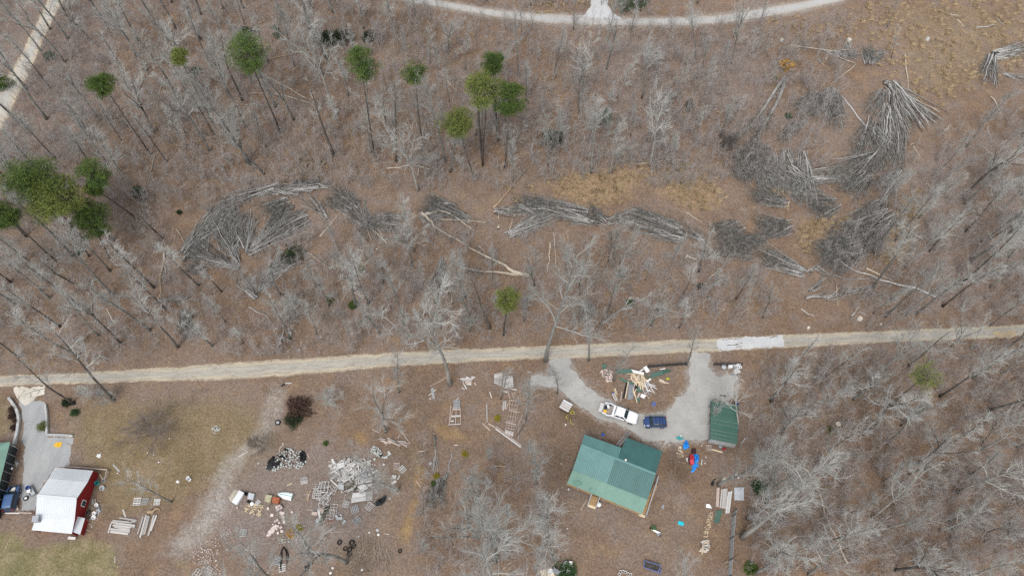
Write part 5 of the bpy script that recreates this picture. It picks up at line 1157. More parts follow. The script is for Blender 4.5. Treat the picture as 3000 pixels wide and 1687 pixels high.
chain(A6, (1440, 812, 1340, 825, 1230, 822, 1050, 765), .12, .04, 'dead_log', 'thin bowed pole touching the long curved dark log')
chain(A3, (812, 345, 900, 360, 1050, 380, 1130, 395, 1260, 385), .16, .08, 'pale_log', 'long pale pole on the upper right slope, highest one')
chain(A3, (1055, 380, 1110, 410, 1200, 450, 1300, 485), .14, .06, 'dead_log', 'grey pole leaning down from the long pale pole')
chain(A3, (1303, 488, 1250, 540, 1210, 570, 1110, 650), .12, .05, 'pale_log', 'bent grey pole below the long pale pole, upper right slope')
chain(A3, (1200, 730, 1280, 830, 1370, 950, 1480, 1040, 1600, 1100), .15, .09, 'dead_log', 'long log bridging the dark fan and the largest pile')
chain(A5, (1145, 285, 1225, 200, 1310, 90, 1400, 0), .2, .07, 'tan_log', 'straight brown trunk leaning up from the windrow to the upper right', twigs=12, tip=2.6)
chain(A1, (1880, 510, 1960, 470, 2100, 440, 2300, 400), .2, .08, 'tan_log', 'snapped tan trunk lying right of the largest dark pine')
chain(A1, (2330, 780, 2200, 740, 2050, 712, 1850, 712), .13, .05, 'pale_log', 'long thin pale trunk below the largest dark pine')
chain(A1, (2310, 745, 2200, 680, 2060, 610, 1930, 540), .12, .04, 'pale_log', 'pale fallen pole slanting up to the largest dark pine', twigs=5)
chain(R1, (435, 860, 470, 950, 485, 1040), .17, .13, 'pale_log', 'pale rotten trunk among the lower right trees, upper piece')
chain(R1, (500, 1045, 525, 1130, 580, 1225, 640, 1370), .17, .1, 'pale_log', 'pale rotten trunk among the lower right trees, lower piece')
chain(R1, (505, 1170, 540, 1220), .12, .1, 'pale_log', 'short pale log beside the lower rotten trunk')
for a in [
    (A1, 1480, 1075, 1780, 980, .13, 'tan_log', 'tan log lying across the slope above the curved pile'),
    (A1, 1290, 1100, 1720, 1127, .12, 'tan_log', 'thin brown log just below the tan log on the upper left slope'),
    (A1, 1170, 1170, 1105, 1440, .11, 'pale_log', 'upright-looking pale pole lying right of the left pine cluster'),
    (A1, 1240, 570, 1160, 890, .1, 'pale_log', 'pale pole lying among the dense upper left trees'),
    (A1, 1610, 265, 1900, 200, .12, 'tan_log', 'tan log above the largest dark pine'),
    (A1, 1670, 290, 1790, 380, .15, 'pale_log', 'pale snapped log at the left of the largest dark pine'),
    (A1, 1850, 795, 2200, 800, .12, 'dead_log', 'grey log lying level under the long thin pale trunk'),
    (A1, 1990, 880, 2280, 800, .11, 'dead_log', 'dark log slanting left of the dead broken-topped tree'),
    (A1, 525, 1380, 500, 1310, .12, 'pale_log', 'short white log right of the upper left pines'),
    (A2, 345, 1275, 510, 1255, .16, 'pale_log', 'white log left of the pale many-limbed tree'),
    (A2, 545, 1255, 775, 1300, .19, 'pale_log', 'thick white log right of the pale many-limbed tree'),
    (A2, 580, 1335, 598, 1220, .12, 'pale_log', 'short white log crossing under the thick white log'),
    (A2, 2225, 1243, 2560, 1205, .12, 'pale_log', 'long thin white log lying at the top of the orange straw'),
    (A2, 1755, 562, 1975, 540, .14, 'tan_log', 'tan log under the top road right of centre'),
    (A2, 1490, 590, 1560, 650, .13, 'tan_log', 'tan slab log left of the tan log under the top road'),
    (A2, 860, 470, 1010, 540, .12, 'tan_log', 'tan pole behind the small-crowned pine'),
    (A2, 745, 545, 970, 810, .11, 'pale_log', 'long pale pole right of the slender wedge-crowned pine'),
    (A2, 1280, 1130, 1440, 1122, .1, 'tan_log', 'thin log near the right foot of the top centre pines, upper'),
    (A2, 1285, 1170, 1430, 1160, .1, 'tan_log', 'thin log near the right foot of the top centre pines, lower'),
    (A2, 500, 495, 690, 500, .1, 'tan_log', 'reddish pole in the slash above the slender pine'),
    (A2, 630, 530, 760, 590, .1, 'tan_log', 'reddish pole slanting in the slash right of the slender pine'),
    (A3, 1675, 415, 1700, 690, .15, 'pale_log', 'straight pale log standing out above the largest log pile'),
    (A3, 785, 425, 850, 470, .1, 'dead_log', 'short grey log right of the root ball'),
    (A3, 1025, 450, 1180, 600, .13, 'dead_log', 'dark pole right below the root ball'),
    (A3, 1080, 460, 1090, 410, .13, 'pale_log', 'short pale log under the long pale pole'),
    (A3, 2020, 110, 2095, 128, .14, 'pale_log', 'short grey log high on the straw slope, left one'),
    (A3, 2070, 155, 2125, 200, .12, 'pale_log', 'short pale log high on the straw slope, below the left one'),
    (A3, 2210, 215, 2355, 195, .2, 'dead_log', 'split grey log pair on the straw slope'),
    (A3, 2365, 140, 2420, 195, .1, 'dead_log', 'small slanting log by the split grey pair'),
    (A3, 2320, 735, 2405, 870, .17, 'pale_log', 'whitish log below the heap at the right edge'),
    (A3, 1970, 990, 2030, 950, .17, 'pale_log', 'short pale sawn log right of the largest log pile'),
    (A3, 1740, 1110, 1795, 1190, .14, 'pale_log', 'pale log at the foot of the largest log pile'),
    (A3, 1660, 1120, 1750, 1085, .15, 'pale_log', 'pale log resting across the foot of the largest pile'),
    (A3, 250, 845, 380, 905, .11, 'tan_log', 'thin tan log left of the uprooted tree'),
    (A3, 2300, 960, 2330, 1090, .13, 'dead_log', 'dead pole lying right of the pile, near the right woods'),
    (A4, 1265, 580, 1258, 710, .24, 'pale_log', 'thick pale sawn log left of the curved brush pile'),
    (A4, 1240, 620, 1248, 780, .2, 'pale_log', 'pale sawn log just left of the thick one'),
    (A4, 1235, 690, 1198, 980, .2, 'tan_log', 'long tan-grey trunk below the two pale sawn logs'),
    (A4, 1335, 445, 1405, 570, .11, 'pale_log', 'thin pale log pointing at the tip of the curved pile'),
    (A4, 1300, 648, 1480, 658, .1, 'dead_log', 'thin log lying across the tip of the curved pile'),
    (A4, 2415, 500, 2570, 310, .13, 'pale_log', 'pale pole leaning to the upper right of the curved pile'),
    (A4, 2210, 435, 2330, 475, .19, 'pale_log', 'whitish trunk right of the curved pile'),
    (A4, 2320, 620, 2470, 720, .11, 'pale_log', 'thin pale log right of the dark bush'),
    (A4, 1015, 1035, 1130, 950, .13, 'tan_log', 'tan log left of the twig tangle above the lane'),
    (A4, 870, 1140, 800, 1040, .14, 'pale_log', 'pale trunk piece among the trees above the lane, left'),
    (A4, 1500, 980, 1530, 1130, .09, 'tan_log', 'reddish pole lying right of the twig tangle'),
    (A4, 1880, 1030, 2030, 1115, .1, 'dead_log', 'grey poles under the curved pile'),
    (A5, 350, 555, 195, 395, .17, 'pale_log', 'white log at the right of the tangled dead saplings'),
    (A5, 425, 500, 355, 365, .17, 'bark_dark', 'blackened trunk beside the white log'),
    (A5, 1150, 312, 1320, 268, .16, 'pale_log', 'pale log at the left end of the central windrow'),
    (A5, 1185, 440, 1192, 325, .12, 'pale_log', 'short pale stub log under the left end of the central windrow'),
    (A5, 1270, 470, 1290, 350, .1, 'pale_log', 'thin pale pole leaning on the central windrow'),
    (A5, 1575, 550, 1560, 770, .13, 'pale_log', 'pale upright-looking pole in the clearing, left of two'),
    (A5, 1597, 470, 1625, 740, .1, 'pale_log', 'pale upright-looking pole in the clearing, right of two'),
    (A5, 1790, 635, 1640, 700, .12, 'tan_log', 'tan pole right of the two pale poles'),
    (A5, 955, 985, 680, 1160, .1, 'tan_log', 'long thin tan pole above the lane'),
    (A5, 1035, 575, 1085, 615, .12, 'pale_log', 'short pale log above the white fallen trunk'),
    (A5, 1730, 400, 1900, 415, .1, 'dead_log', 'grey pole end sticking out right of the central windrow'),
    (A6, 1385, 740, 1590, 830, .17, 'pale_log', 'straight pale log above the long curved dark log'),
    (A6, 1260, 740, 1330, 718, .13, 'pale_log', 'short pale log below the lowest pile'),
    (A6, 1175, 648, 1235, 660, .13, 'pale_log', 'short white log on the lowest pile'),
    (A6, 1930, 718, 1855, 920, .12, 'pale_log', 'slender white pole at the right of the long dark log'),
    (A6, 2140, 352, 1795, 640, .1, 'pale_log', 'long thin pale pole slanting through the right woods'),
    (A6, 890, 1045, 990, 1105, .14, 'dead_log', 'grey log above the lane repair patch'),
    (A6, 1160, 870, 1165, 1020, .11, 'pale_log', 'pale pole among the loose branches above the lane'),
    (A6, 1320, 1070, 1380, 1085, .11, 'dead_log', 'short grey log above the broken stump'),
    (A6, 1270, 1100, 1335, 1030, .14, 'dead_log', 'stubby dark log left of the broken stump'),
    (A6, 1610, 100, 1605, 480, .11, 'dead_log', 'long thin pole lying right of the brush piles'),
    (A6, 800, 240, 788, 430, .15, 'pale_log', 'pale log below the trimmed brush bundle'),
    (A6, 20, 320, 150, 385, .1, 'pale_log', 'thin pale pole above the right windrow'),
    (A6, 1140, 430, 1210, 500, .12, 'dead_log', 'log left of the lowest pile'),
    (A6, 1835, 100, 1910, 160, .11, 'pale_log', 'short log at the edge of the right woods'),
    (A6, 1870, 140, 1740, 440, .09, 'pale_log', 'thin bent pole at the edge of the right woods'),
    (A6, 195, 820, 290, 735, .13, 'dead_log', 'dark bent log under the right windrow'),
    (C1, 1125, 935, 1128, 1095, .2, 'bark_grey', 'thick mossy grey log at the top of the ochre path'),
    (C1, 1140, 1100, 1163, 1420, .09, 'dead_log', 'long thin log below the thick mossy one'),
    (C1, 1340, 1150, 1290, 1410, .13, 'dead_log', 'grey split log right of the long thin one'),
    (C1, 1310, 1070, 1210, 1165, .06, 'tan_log', 'thin bent stick pair left of the mossy clump'),
    (C1, 1480, 1075, 1395, 1195, .06, 'tan_log', 'thin stick right of the bent pair'),
    (C1, 1470, 1000, 1395, 1105, .06, 'tan_log', 'thin stick above the bent pair'),
    (C1, 1800, 1328, 2000, 1295, .19, 'tan_log', 'thick weathered log left of the house'),
    (C2, 2040, 1000, 1060, 965, .14, 'bark_dark', 'long dark log lying level across the lower middle woods'),
    (C2, 1975, 830, 1972, 1060, .09, 'tan_log', 'thin tan pole crossing the long dark log'),
    (C2, 1390, 1020, 1340, 1170, .09, 'tan_log', 'tan stick under the long dark log'),
    (L2, 1805, 675, 1950, 655, .3, 'tan_log', 'thick tan log at the end of the second beam stack'),
    (M1, 1365, 1022, 1310, 1170, .15, 'board_pink', 'pinkish post sticking out of the black and white rubble heap'),
    (R1, 690, 448, 910, 460, .12, 'tan_log', 'brown rotten log right of the dark root hole'),
    (R1, 870, 535, 905, 575, .1, 'tan_log', 'short brown log at the foot of a slanting tree, right woods'),
    (J4, 1910, 950, 1750, 1240, .1, 'bark_dark', 'dark pole right of the lowest stud frame'),
]: log(*a)
# short sawn stumps
def stump(p, rad, m, label, h=.45):
    o = empty('tree_stump', at(p), label, 'stump'); g = Geo(); g.tube([(0, 0, -.1), (0, 0, .1), (0, 0, h)], [rad * 1.35, rad * 1.05, rad], 10, True); g.obj('bark', MT[m], o, True)
    t = Geo(); t.tube([(0, 0, h + .004), (0, 0, h + .02)], [rad * .9, rad * .88], 10, True); t.obj('cut_face', MT['pale_log'], o)
stump(A6(945, 1190), .26, 'pale_log', 'pale fresh stump above the lane by the repair patch')
stump(A6(1492, 1163), .2, 'pale_log', 'small pale stump above the right part of the lane')
stump(A3(745, 308), .42, 'dead_log', 'grey stump on the slope above the root ball')
stump(A3(1255, 308), .5, 'dead_log', 'broad grey stump above the dark brush heap')
stump(A3(1845, 302), .4, 'grey_block', 'pale grey stump alone on the straw slope', .6)
stump(A6(1335, 1120), .42, 'dead_log', 'broken grey stump above the lane')
stump(A6(1655, 550), .38, 'bark_dark', 'dark stump in the straw right of the lowest pile')
stump(R1(578, 440), .5, 'bark_dark', 'dark root hole stump in the right woods', .3)
stump(A5(1185, 432), .3, 'bark_dark', 'small dark stump below the central windrow', .25)
stump(A4(2120, 1305), .3, 'bark_dark', 'dark stump beside the rotted logs above the lane', .35)
o = log(A6, 20, 668, 105, 662, .34, 'pale_log', 'short thick white log below the right windrow')
o = log(A6, 1345, 600, 1340, 660, .4, 'dead_log', 'short fat grey log on end of the lowest pile')

# ------------------------------------------------------------------ buildings
UNIT = {}
def ucube(m):
    if m not in UNIT:
        g = Geo(); g.box((0, 0, 0), (1, 1, 1)); me = g.mesh('board'); me.materials.append(MT[m]); UNIT[m] = me
    return UNIT[m]
def bar(name, a, b, wd, th, m, parent=None, roll=0.0):
    """rectangular bar from a to b (world points), wd across, th thick"""
    a, b = Vector(a), Vector(b); d = b - a; x = d.normalized()
    y = Vector((0, 0, 1)).cross(x)
    y = y.normalized() if y.length > 1e-3 else Vector((0, 1, 0)); z = x.cross(y)
    M_ = Matrix((x, y, z)).transposed()
    o = bpy.data.objects.new(name, ucube(m)); COL.objects.link(o)
    o.rotation_mode = 'QUATERNION'; o.rotation_quaternion = M_.to_quaternion() @ Matrix.Rotation(roll, 3, 'X').to_quaternion()
    c = (a + b) / 2
    o.location = c if parent is None else c - parent.location
    o.scale = (d.length, wd, th)
    if parent is not None: o.parent = parent
    return o
def block(name, c, size, m, rz=0.0, parent=None, tilt=0.0):
    o = bpy.data.objects.new(name, ucube(m)); COL.objects.link(o); c = Vector(c)
    o.location = c if parent is None else c - parent.location
    o.rotation_euler = (tilt, 0, rz); o.scale = size
    if parent is not None: o.parent = parent
    return o
def poly_prism(name, poly, z0, z1, m, parent=None):
    off = parent.location if parent is not None else Vector()
    g = Geo(); g.prism([Vector(p) - Vector((off.x, off.y, 0)) for p in poly], z0 - off.z, z1 - off.z); return g.obj(name, MT[m], parent)
def roof_slope(root, eL, eR, rR, rL, mf, pw=.92, ribs=3, th=.04, name='roof_panel'):
    """one roof slope as sheet-metal panels, each a part with raised ribs running from eave to ridge"""
    eL, eR, rR, rL = (Vector(p) - root.location for p in (eL, eR, rR, rL))
    L = (eR - eL).length; n = max(1, round(L / pw)); nrm = (eR - eL).cross(rL - eL).normalized()
    if nrm.z < 0: nrm = -nrm
    for i in range(n):
        g = Geo(); prof = []
        for k in range(ribs):
            f = k / ribs
            prof += [(f, .0), (f + .02 / 1, .035), (f + .075, .035), (f + .11, .0)]
        prof.append((1.0, .0))
        for f, up in prof:
            u_ = (i + min(1, f)) / n
            a = eL.lerp(eR, u_); b = rL.lerp(rR, u_); g.v += [a + nrm * up, b + nrm * up]
        m_ = len(prof)
        for k in range(m_ - 1): g.f.append((2 * k, 2 * k + 2, 2 * k + 3, 2 * k + 1))
        c = len(g.v)
        for f in (0, 1):
            u_ = (i + f) / n; a = eL.lerp(eR, u_); b = rL.lerp(rR, u_); g.v += [a - nrm * th, b - nrm * th]
        g.f += [(c, c + 1, c + 3, c + 2), (0, 1, c + 1, c), (2 * m_ - 2, c + 2, c + 3, 2 * m_ - 1)]
        g.f.append(tuple([c] + [2 * k for k in range(m_)] + [c + 2])[::-1] if False else (c, c + 2, 2 * m_ - 2, 0))
        g.obj(name, MT[mf((i + .5) / n)], root)

# --- green-roofed house
def house():
    Z = dict(nwE=3.1, neE=2.55, ridge=3.75, brk=2.6, porch=2.2)
    NW, NN = at(H1(880, 1045), Z['nwE']), at(H1(1330, 1205), Z['nwE'])
    RW, RE = at(H1(840, 1165), Z['ridge']), at(H1(1742, 1522), Z['ridge'])
    BW, BE = at(H2(735, 160), Z['brk']), at(H2(1645, 520), Z['brk'])
    PW, PE = at(H2(665, 322), Z['porch']), at(H2(1575, 695), Z['porch'])
    NE, NM = at(H1(1825, 1250), Z['neE']), at(H1(1385, 1080), Z['neE'])
    o = empty('house', ((NW + PE) / 2).to_2d().to_3d(), 'house with a ribbed green metal roof in two shades and a paler porch roof', 'house')
    RM = RW.lerp(RE, .5); BM = BW.lerp(BE, .5)
    # where the tall north part begins on the ridge
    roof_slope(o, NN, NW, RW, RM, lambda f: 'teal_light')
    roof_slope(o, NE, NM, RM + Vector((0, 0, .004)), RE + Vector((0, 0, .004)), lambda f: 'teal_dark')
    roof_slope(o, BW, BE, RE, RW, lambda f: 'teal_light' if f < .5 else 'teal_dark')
    dn = Vector((0, 0, -.06)); up = (BW - PW) * .06
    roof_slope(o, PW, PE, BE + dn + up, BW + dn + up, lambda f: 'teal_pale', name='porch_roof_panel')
    g = Geo(); d = (RE - RW).normalized(); s_ = Vector((d.y, -d.x, 0))
    for sg in (-1, 1):
        g.quad(*(p - o.location for p in (RW + Vector((0, 0, .09)), RE + Vector((0, 0, .09)), RE + s_ * sg * .2 + Vector((0, 0, .045)), RW + s_ * sg * .2 + Vector((0, 0, .045)))))
    g.obj('ridge_cap', MT['teal_light'], o)
    # darker blotches laid over the chalky porch panels
    for poly in (pts(H2, 735, 300, 770, 285, 810, 285, 850, 310, 845, 340, 800, 355, 740, 335), pts(H2, 945, 375, 965, 380, 955, 420, 935, 412)):
        g = Geo(); n_ = Vector((0, 0, 1))
        def on_porch(p):
            q = at(p, 2.3); f = max(0, min(1, (q - PW).dot((BW - PW).normalized()) / (BW - PW).length)); q = at(p, Z['porch'] + f * (Z['brk'] - Z['porch']) + .01); return q
        P = [on_porch(p) - o.location for p in poly]; g.v = P; g.f = [tuple(t) for t in tessellate_polygon([P])]
        me = g.mesh('roof_blotch')
        if me.polygons and sum(p.normal.z for p in me.polygons) < 0: me.flip_normals()
        link('roof_blotch', me, o, MT['teal_blotch'])
    # walls under the roof
    inn = lambda p, c, k: Vector((p.x + (c.x - p.x) * k, p.y + (c.y - p.y) * k, 0))
    c = (RW + RE) / 2
    W = [inn(p, c, .06) for p in (NW, NN, NM.lerp(NN, .0), NE, BE, BW)]
    W = [inn(NW, c, .08), inn(NN, c, .08), inn(NM, c, .1), inn(NE, c, .1), inn(BE, c, .09), inn(BW, c, .09)]
    poly_prism('walls', W, 0.0, 2.45, 'brown_wall', o)
    for f in (.15, .33, .5, .68, .85):
        p = PW.lerp(PE, f); q = BW.lerp(BE, f); e = p.lerp(q, .1)
        bar('porch_post', (e.x, e.y, 0), (e.x, e.y, 2.2), .12, .12, 'rail', o)
    # porch floor boards
    a, b = PW.lerp(BW, .12), PE.lerp(BE, .12); a2, b2 = BW.lerp(PW, .1), BE.lerp(PE, .1)
    for k in range(10):
        f = k / 9; p, q = a.lerp(a2, f), b.lerp(b2, f); bar('deck_board', (p.x, p.y, .5), (q.x, q.y, .5), .2, .05, 'deck', o)
    # side deck and its rail on the east side
    A, B_e = at(H2(1722, 335), .55), at(H2(1560, 690), .55); A2, B2 = at(H2(1768, 345), .55), at(H2(1632, 700), .55)
    ax = (B_e - A).normalized(); n = 24
    for k in range(n):
        p = A.lerp(B_e, (k + .5) / n); q = A2.lerp(B2, (k + .5) / n); bar('deck_board', p, q, (B_e - A).length / n * .93, .05, 'deck', o)
    T0, T1 = at(H2(1778, 235), 1.45), at(H2(1632, 703), 1.45)
    bar('deck_rail', T0, T1, .14, .06, 'rail', o)
    bar('deck_rail', T0 - Vector((0, 0, .7)), T1 - Vector((0, 0, .7)), .06, .08, 'rail', o)
    for k in range(8):
        p = T0.lerp(T1, k / 7); bar('rail_post', (p.x, p.y, 0), (p.x, p.y, 1.42), .1, .1, 'rail', o)
    for k in range(34):
        p = T0.lerp(T1, (k + .5) / 34); bar('baluster', (p.x, p.y, .62), (p.x, p.y, 1.4), .04, .04, 'rail', o)
    for k in range(2):
        p, q = at(H2(1535, 690 + 12 * k), .35 - .17 * k), at(H2(1612, 722 + 12 * k), .35 - .17 * k); bar('step', p, q, .28, .06, 'lumber', o)
    # front steps with rails
    for k in range(6):
        f = k / 5; p = at(H2(972 - 50 * f, 462 + 128 * f), .5 - .085 * k); q = at(H2(1048 - 36 * f, 492 + 132 * f), .5 - .085 * k)
        bar('step', p, q, .33, .05, 'deck' if k < 5 else 'lumber', o)
    for x0, y0, x1, y1 in ((968, 450, 920, 580), (1064, 488, 1018, 620)):
        p, q = at(H2(x0, y0), 1.4), at(H2(x1, y1), 1.0); bar('stair_rail', p, q, .12, .06, 'rail', o)
        for f in (0, .5, 1):
            r_ = p.lerp(q, f); bar('rail_post', (r_.x, r_.y, 0), (r_.x, r_.y, r_.z), .09, .09, 'rail', o)
    # roof vent: white pipe on a red boot
    v = at(H1(1375, 1362), 3.6) - o.location
    g = Geo(); g.tube([v, v + Vector((0, 0, .22))], [.24, .17], 12, True); b_ = g.obj('vent_boot', MT['rust'], o)
    g = Geo(); g.tube([v + Vector((0, 0, .1)), v + Vector((0, 0, .5))], [.13, .13], 12, True); g.tube([v + Vector((0, 0, .5)), v + Vector((0, 0, .62))], [.19, .14], 12, True); g.obj('vent_pipe', MT['white_paint'], o, True)
    return o
house()

# --- red barn with white gambrel roof
def barn():
    zs = [1.9, 2.9, 3.6, 2.75, 1.9]
    l = [(665, 130), (590, 265), (450, 470), (430, 740), (385, 890)]; rr = [(1130, 170), (1062, 310), (930, 510), (905, 760), (870, 935)]
    Lp = [at(L2(*p), z) for p, z in zip(l, zs)]; Rp = [at(L2(*p), z) for p, z in zip(rr, zs)]
    o = empty('barn', ((Lp[2] + Rp[2]) / 2).to_2d().to_3d(), 'red barn with a white sheet-metal gambrel roof and a lean-to', 'barn')
    roof_slope(o, Rp[0], Lp[0], Lp[1], Rp[1], lambda f: 'white_metal', 1.0, 4)
    roof_slope(o, Rp[1], Lp[1], Lp[2], Rp[2], lambda f: 'white_metal', 1.0, 4)
    roof_slope(o, Lp[3], Rp[3], Rp[2], Lp[2], lambda f: 'white_metal', 1.0, 4)
    roof_slope(o, Lp[4], Rp[4], Rp[3], Lp[3], lambda f: 'white_metal', 1.0, 4)
    bar('ridge_cap', Lp[2] + Vector((0, 0, .05)), Rp[2] + Vector((0, 0, .05)), .35, .05, 'white_metal', o)
    ax = (Rp[2] - Lp[2]).normalized(); ins = ax * .12
    # gable walls and side walls
    for nm, P, sg in (('gable_wall', Rp, -1), ('gable_wall', Lp, 1)):
        prof = [p + ins * sg - Vector((0, 0, .06)) for p in P]; n0, s0 = prof[0].copy(), prof[-1].copy(); n0.z = s0.z = 0
        poly = [n0] + prof + [s0]; g = Geo(); th = ax * .12 * sg
        a = [p - o.location for p in poly]; b = [p + th - o.location for p in poly]; k = len(a)
        g.v = a + b; g.f = [tuple(range(k)), tuple(range(2 * k - 1, k - 1, -1))] + [(i, k + i, k + (i + 1) % k, (i + 1) % k) for i in range(k)]
        me = g.mesh(nm); fixn(me)
        w_ = link(nm, me, o, MT['red_paint'])
        if nm == 'gable_wall' and sg == -1:
            # battens and the window
            nS = len(prof); W0, W1 = n0, s0
            wl = at(L2(1043, 574), .9); f = max(0, min(1, (wl - W0).dot((W1 - W0).normalized()) / (W1 - W0).length))
            c = W0.lerp(W1, f); c.z = 1.35; sd_ = (W1 - W0).normalized(); out = ax
            for nm2, w2, h2, m2, d2 in (('window_frame', 1.0, 1.05, 'white_paint', .05), ('window_pane', .78, .83, 'glass', .09)):
                g2 = Geo(); A = c - o.location + out * d2
                q = [A - sd_ * w2 / 2 - Vector((0, 0, h2 / 2)), A + sd_ * w2 / 2 - Vector((0, 0, h2 / 2)), A + sd_ * w2 / 2 + Vector((0, 0, h2 / 2)), A - sd_ * w2 / 2 + Vector((0, 0, h2 / 2))]
                g2.loft([[p - out * .06 for p in q], q]); g2.obj(nm2, MT[m2], o)
    for P0, P1, zz in ((Lp[4], Rp[4], 1.85), (Lp[0], Rp[0], 1.85)):
        mid = (Lp[2] + Rp[2]) / 2
        a, b = P0.copy(), P1.copy()
        for p in (a, b):
            v = (mid - p); v.z = 0; p += v.normalized() * .25
        a.z = b.z = .92; bar('side_wall', a, b, .1, 1.84, 'red_paint', o)
    # lean-to on the east side, its flat white roof and red wall
    q = [at(L2(*p), z) for p, z in (((930, 722), 1.75), ((1030, 745), 1.25), ((970, 945), 1.2), ((882, 912), 1.7))]
    g = Geo(); top = [p - o.location for p in q]; g.loft([[p - Vector((0, 0, .06)) for p in top], top]); me = g.mesh('lean_to_roof')
    fixn(me); link('lean_to_roof', me, o, MT['white_metal'])
    c = sum(q, Vector()) / 4; poly_prism('lean_to_wall', [p.lerp(c, .05) for p in q], 0, 1.15, 'red_paint', o)
    # flue box on the roof and stovepipe
    v = at(L2(450, 760), 2.95); block('flue_box', v, (.75, .75, .9), 'grey_plastic', .1, o)
    block('flue_cap', v + Vector((0, 0, .5)), (.9, .9, .08), 'chrome', .1, o)
    return o
barn()

# --- green building at the left edge with its dark panelled side wall
def left_building():
    e0, e1 = at(L1(124, 1010), 2.6), at(L2(2, 300), 2.6)
    d = (e1 - e0).normalized(); nr = Vector((d.y, -d.x, 0)); nr = nr if nr.x < 0 else -nr
    e1 = e0 + d * 11.5
    o = empty('green_building', e0.to_2d().to_3d(), 'green metal-roofed building cut by the left edge, with a dark panelled side wall', 'building')
    r0, r1 = e0 + nr * 4.2 + Vector((0, 0, 1.5)) + d * 2.6, e1 + nr * 4.2 + Vector((0, 0, 1.5))
    roof_slope(o, e1, e0, r0, r1, lambda f: 'teal_pale')
    w0 = e0 + nr * 8.4
    roof_slope(o, e0, w0, r0, r0 + Vector((0, 0, .0)) + nr * .02, lambda f: 'teal_pale')
    roof_slope(o, w0, w0 + d * 11.5, r1, r0, lambda f: 'teal_pale')
    off = nr * .35
    W = [e0 + off + d * .3, e1 + off, e1 + nr * 8, w0 + d * .3]
    poly_prism('walls', W, 0, 2.5, 'dark_shed', o)
    out = -nr
    for k in range(9):
        f = k / 8; p = (e0 + off + d * .3).lerp(e1 + off, f) + out * .06; bar('wall_post', (p.x, p.y, 0), (p.x, p.y, 2.45), .07, .07, 'rail', o)
    for k in range(8):
        p = (e0 + off + d * .3).lerp(e1 + off, (k + .5) / 8) + out * .03; block('wall_panel', (p.x, p.y, 1.5), (1.15, .05, 1.5), 'glass', math.atan2(d.y, d.x), o)
    return o
left_building()

# --- retaining walls beside the driveway, laid in blocks
def block_wall(name, f, xy, h, wd, label, m='concrete', bl=.55):
    P = [at(p) for p in pts(f, *xy)]; o = empty(name, P[0], label, 'wall'); carry = 0
    for a, b in zip(P, P[1:]):
        d = (b - a).normalized(); L = (b - a).length; n = max(1, round(L / bl)); rz = math.atan2(d.y, d.x)
        for k in range(n):
            for j in range(2):
                c = a.lerp(b, (k + .5 + (.0 if j else .0)) / n); l = L / n * (.965)
                block('wall_block', (c.x + rnd.gauss(0, .012), c.y + rnd.gauss(0, .012), h * (.25 + .5 * j)), (l, wd * (1 - .04 * j), h * .49), m, rz, o)
    return o
block_wall('retaining_wall', L1, (118, 485, 165, 545, 212, 620, 236, 690, 240, 760, 228, 870, 205, 960, 182, 1045), .5, .42, 'curved pale block wall left of the driveway')
block_wall('retaining_wall', L1, (560, 565, 572, 640, 578, 720, 580, 830, 582, 930, 690, 932, 800, 936, 895, 946), .45, .34, 'pale block wall turning a corner right of the driveway')
block_wall('retaining_wall', L1, (178, 1062, 140, 1200, 95, 1380), .6, .6, 'straight concrete wall along the dark side of the green building')
block_wall('retaining_wall', L2, (95, 100, 82, 260), .6, .55, 'stub of concrete wall above the parked navy car')

# --- open shed with a striped green roof
def shed():
    NW, NE, SE, SW = at(S1(1085, 912), 2.5), at(S1(1560, 985), 2.5), at(S2(1535, 305), 2.15), at(S2(1065, 212), 2.15)
    o = empty('open_shed', ((NW + SE) / 2).to_2d().to_3d(), 'open-sided shed with a green ribbed roof under a pale tree', 'shed')
    n = 22
    for k in range(n):
        a, b = NW.lerp(SW, k / n), NE.lerp(SE, k / n); c_, d_ = NW.lerp(SW, (k + .93) / n), NE.lerp(SE, (k + .93) / n)
        g = Geo(); t = Vector((0, 0, .05 + (.03 if k % 2 else 0)))
        top = [p - o.location + t for p in (a, b, d_, c_)]; g.loft([[p - Vector((0, 0, .04)) for p in top], top]); me = g.mesh('roof_sheet')
        fixn(me)
        link('roof_sheet', me, o, MT['shed_green' if k % 2 else ('shed_grey' if k % 5 == 0 or k in (12, 16, 18) else 'shed_green')])
    for a, b in ((NW, SW), (NE, SE)):
        bar('rafter', a - Vector((0, 0, .05)), b - Vector((0, 0, .05)), .1, .14, 'dark_board', o)
    c = (NW + SE) / 2
    for p in (NW, NE, SE, SW, NW.lerp(SW, .5), NE.lerp(SE, .5)):
        q = p.lerp(c, .06); bar('post', (q.x, q.y, 0), (q.x, q.y, p.z - .05), .12, .12, 'grey_board', o)
    bar('back_wall', (NE.lerp(c, .05).x, NE.lerp(c, .05).y, 1.0), (SE.lerp(c, .05).x, SE.lerp(c, .05).y, 1.0), .06, 1.9, 'dark_board', o)
    for z in (.5, 1.0, 1.5):
        a, b = SW.lerp(c, .04), SE.lerp(c, .04); bar('shelf', (a.x, a.y, z), (b.x, b.y, z), .45, .05, 'grey_board', o)
    for x0, y0, x1, y1 in ((1060, 255, 1380, 290), (1062, 275, 1370, 312)):
        bar('front_rail', at(S2(x0, y0), .9), at(S2(x1, y1), .9), .08, .08, 'grey_board', o)
    g = Geo()
    return o
shed()
o = empty('utility_pole', at(S2(1560, 360)), 'thin pale pole at the corner of the open shed', 'pole'); g = Geo(); g.tube([(0, 0, 0), (.1, .5, 4)], [.06, .05], 8, True); g.obj('shaft', MT['rail'], o, True)
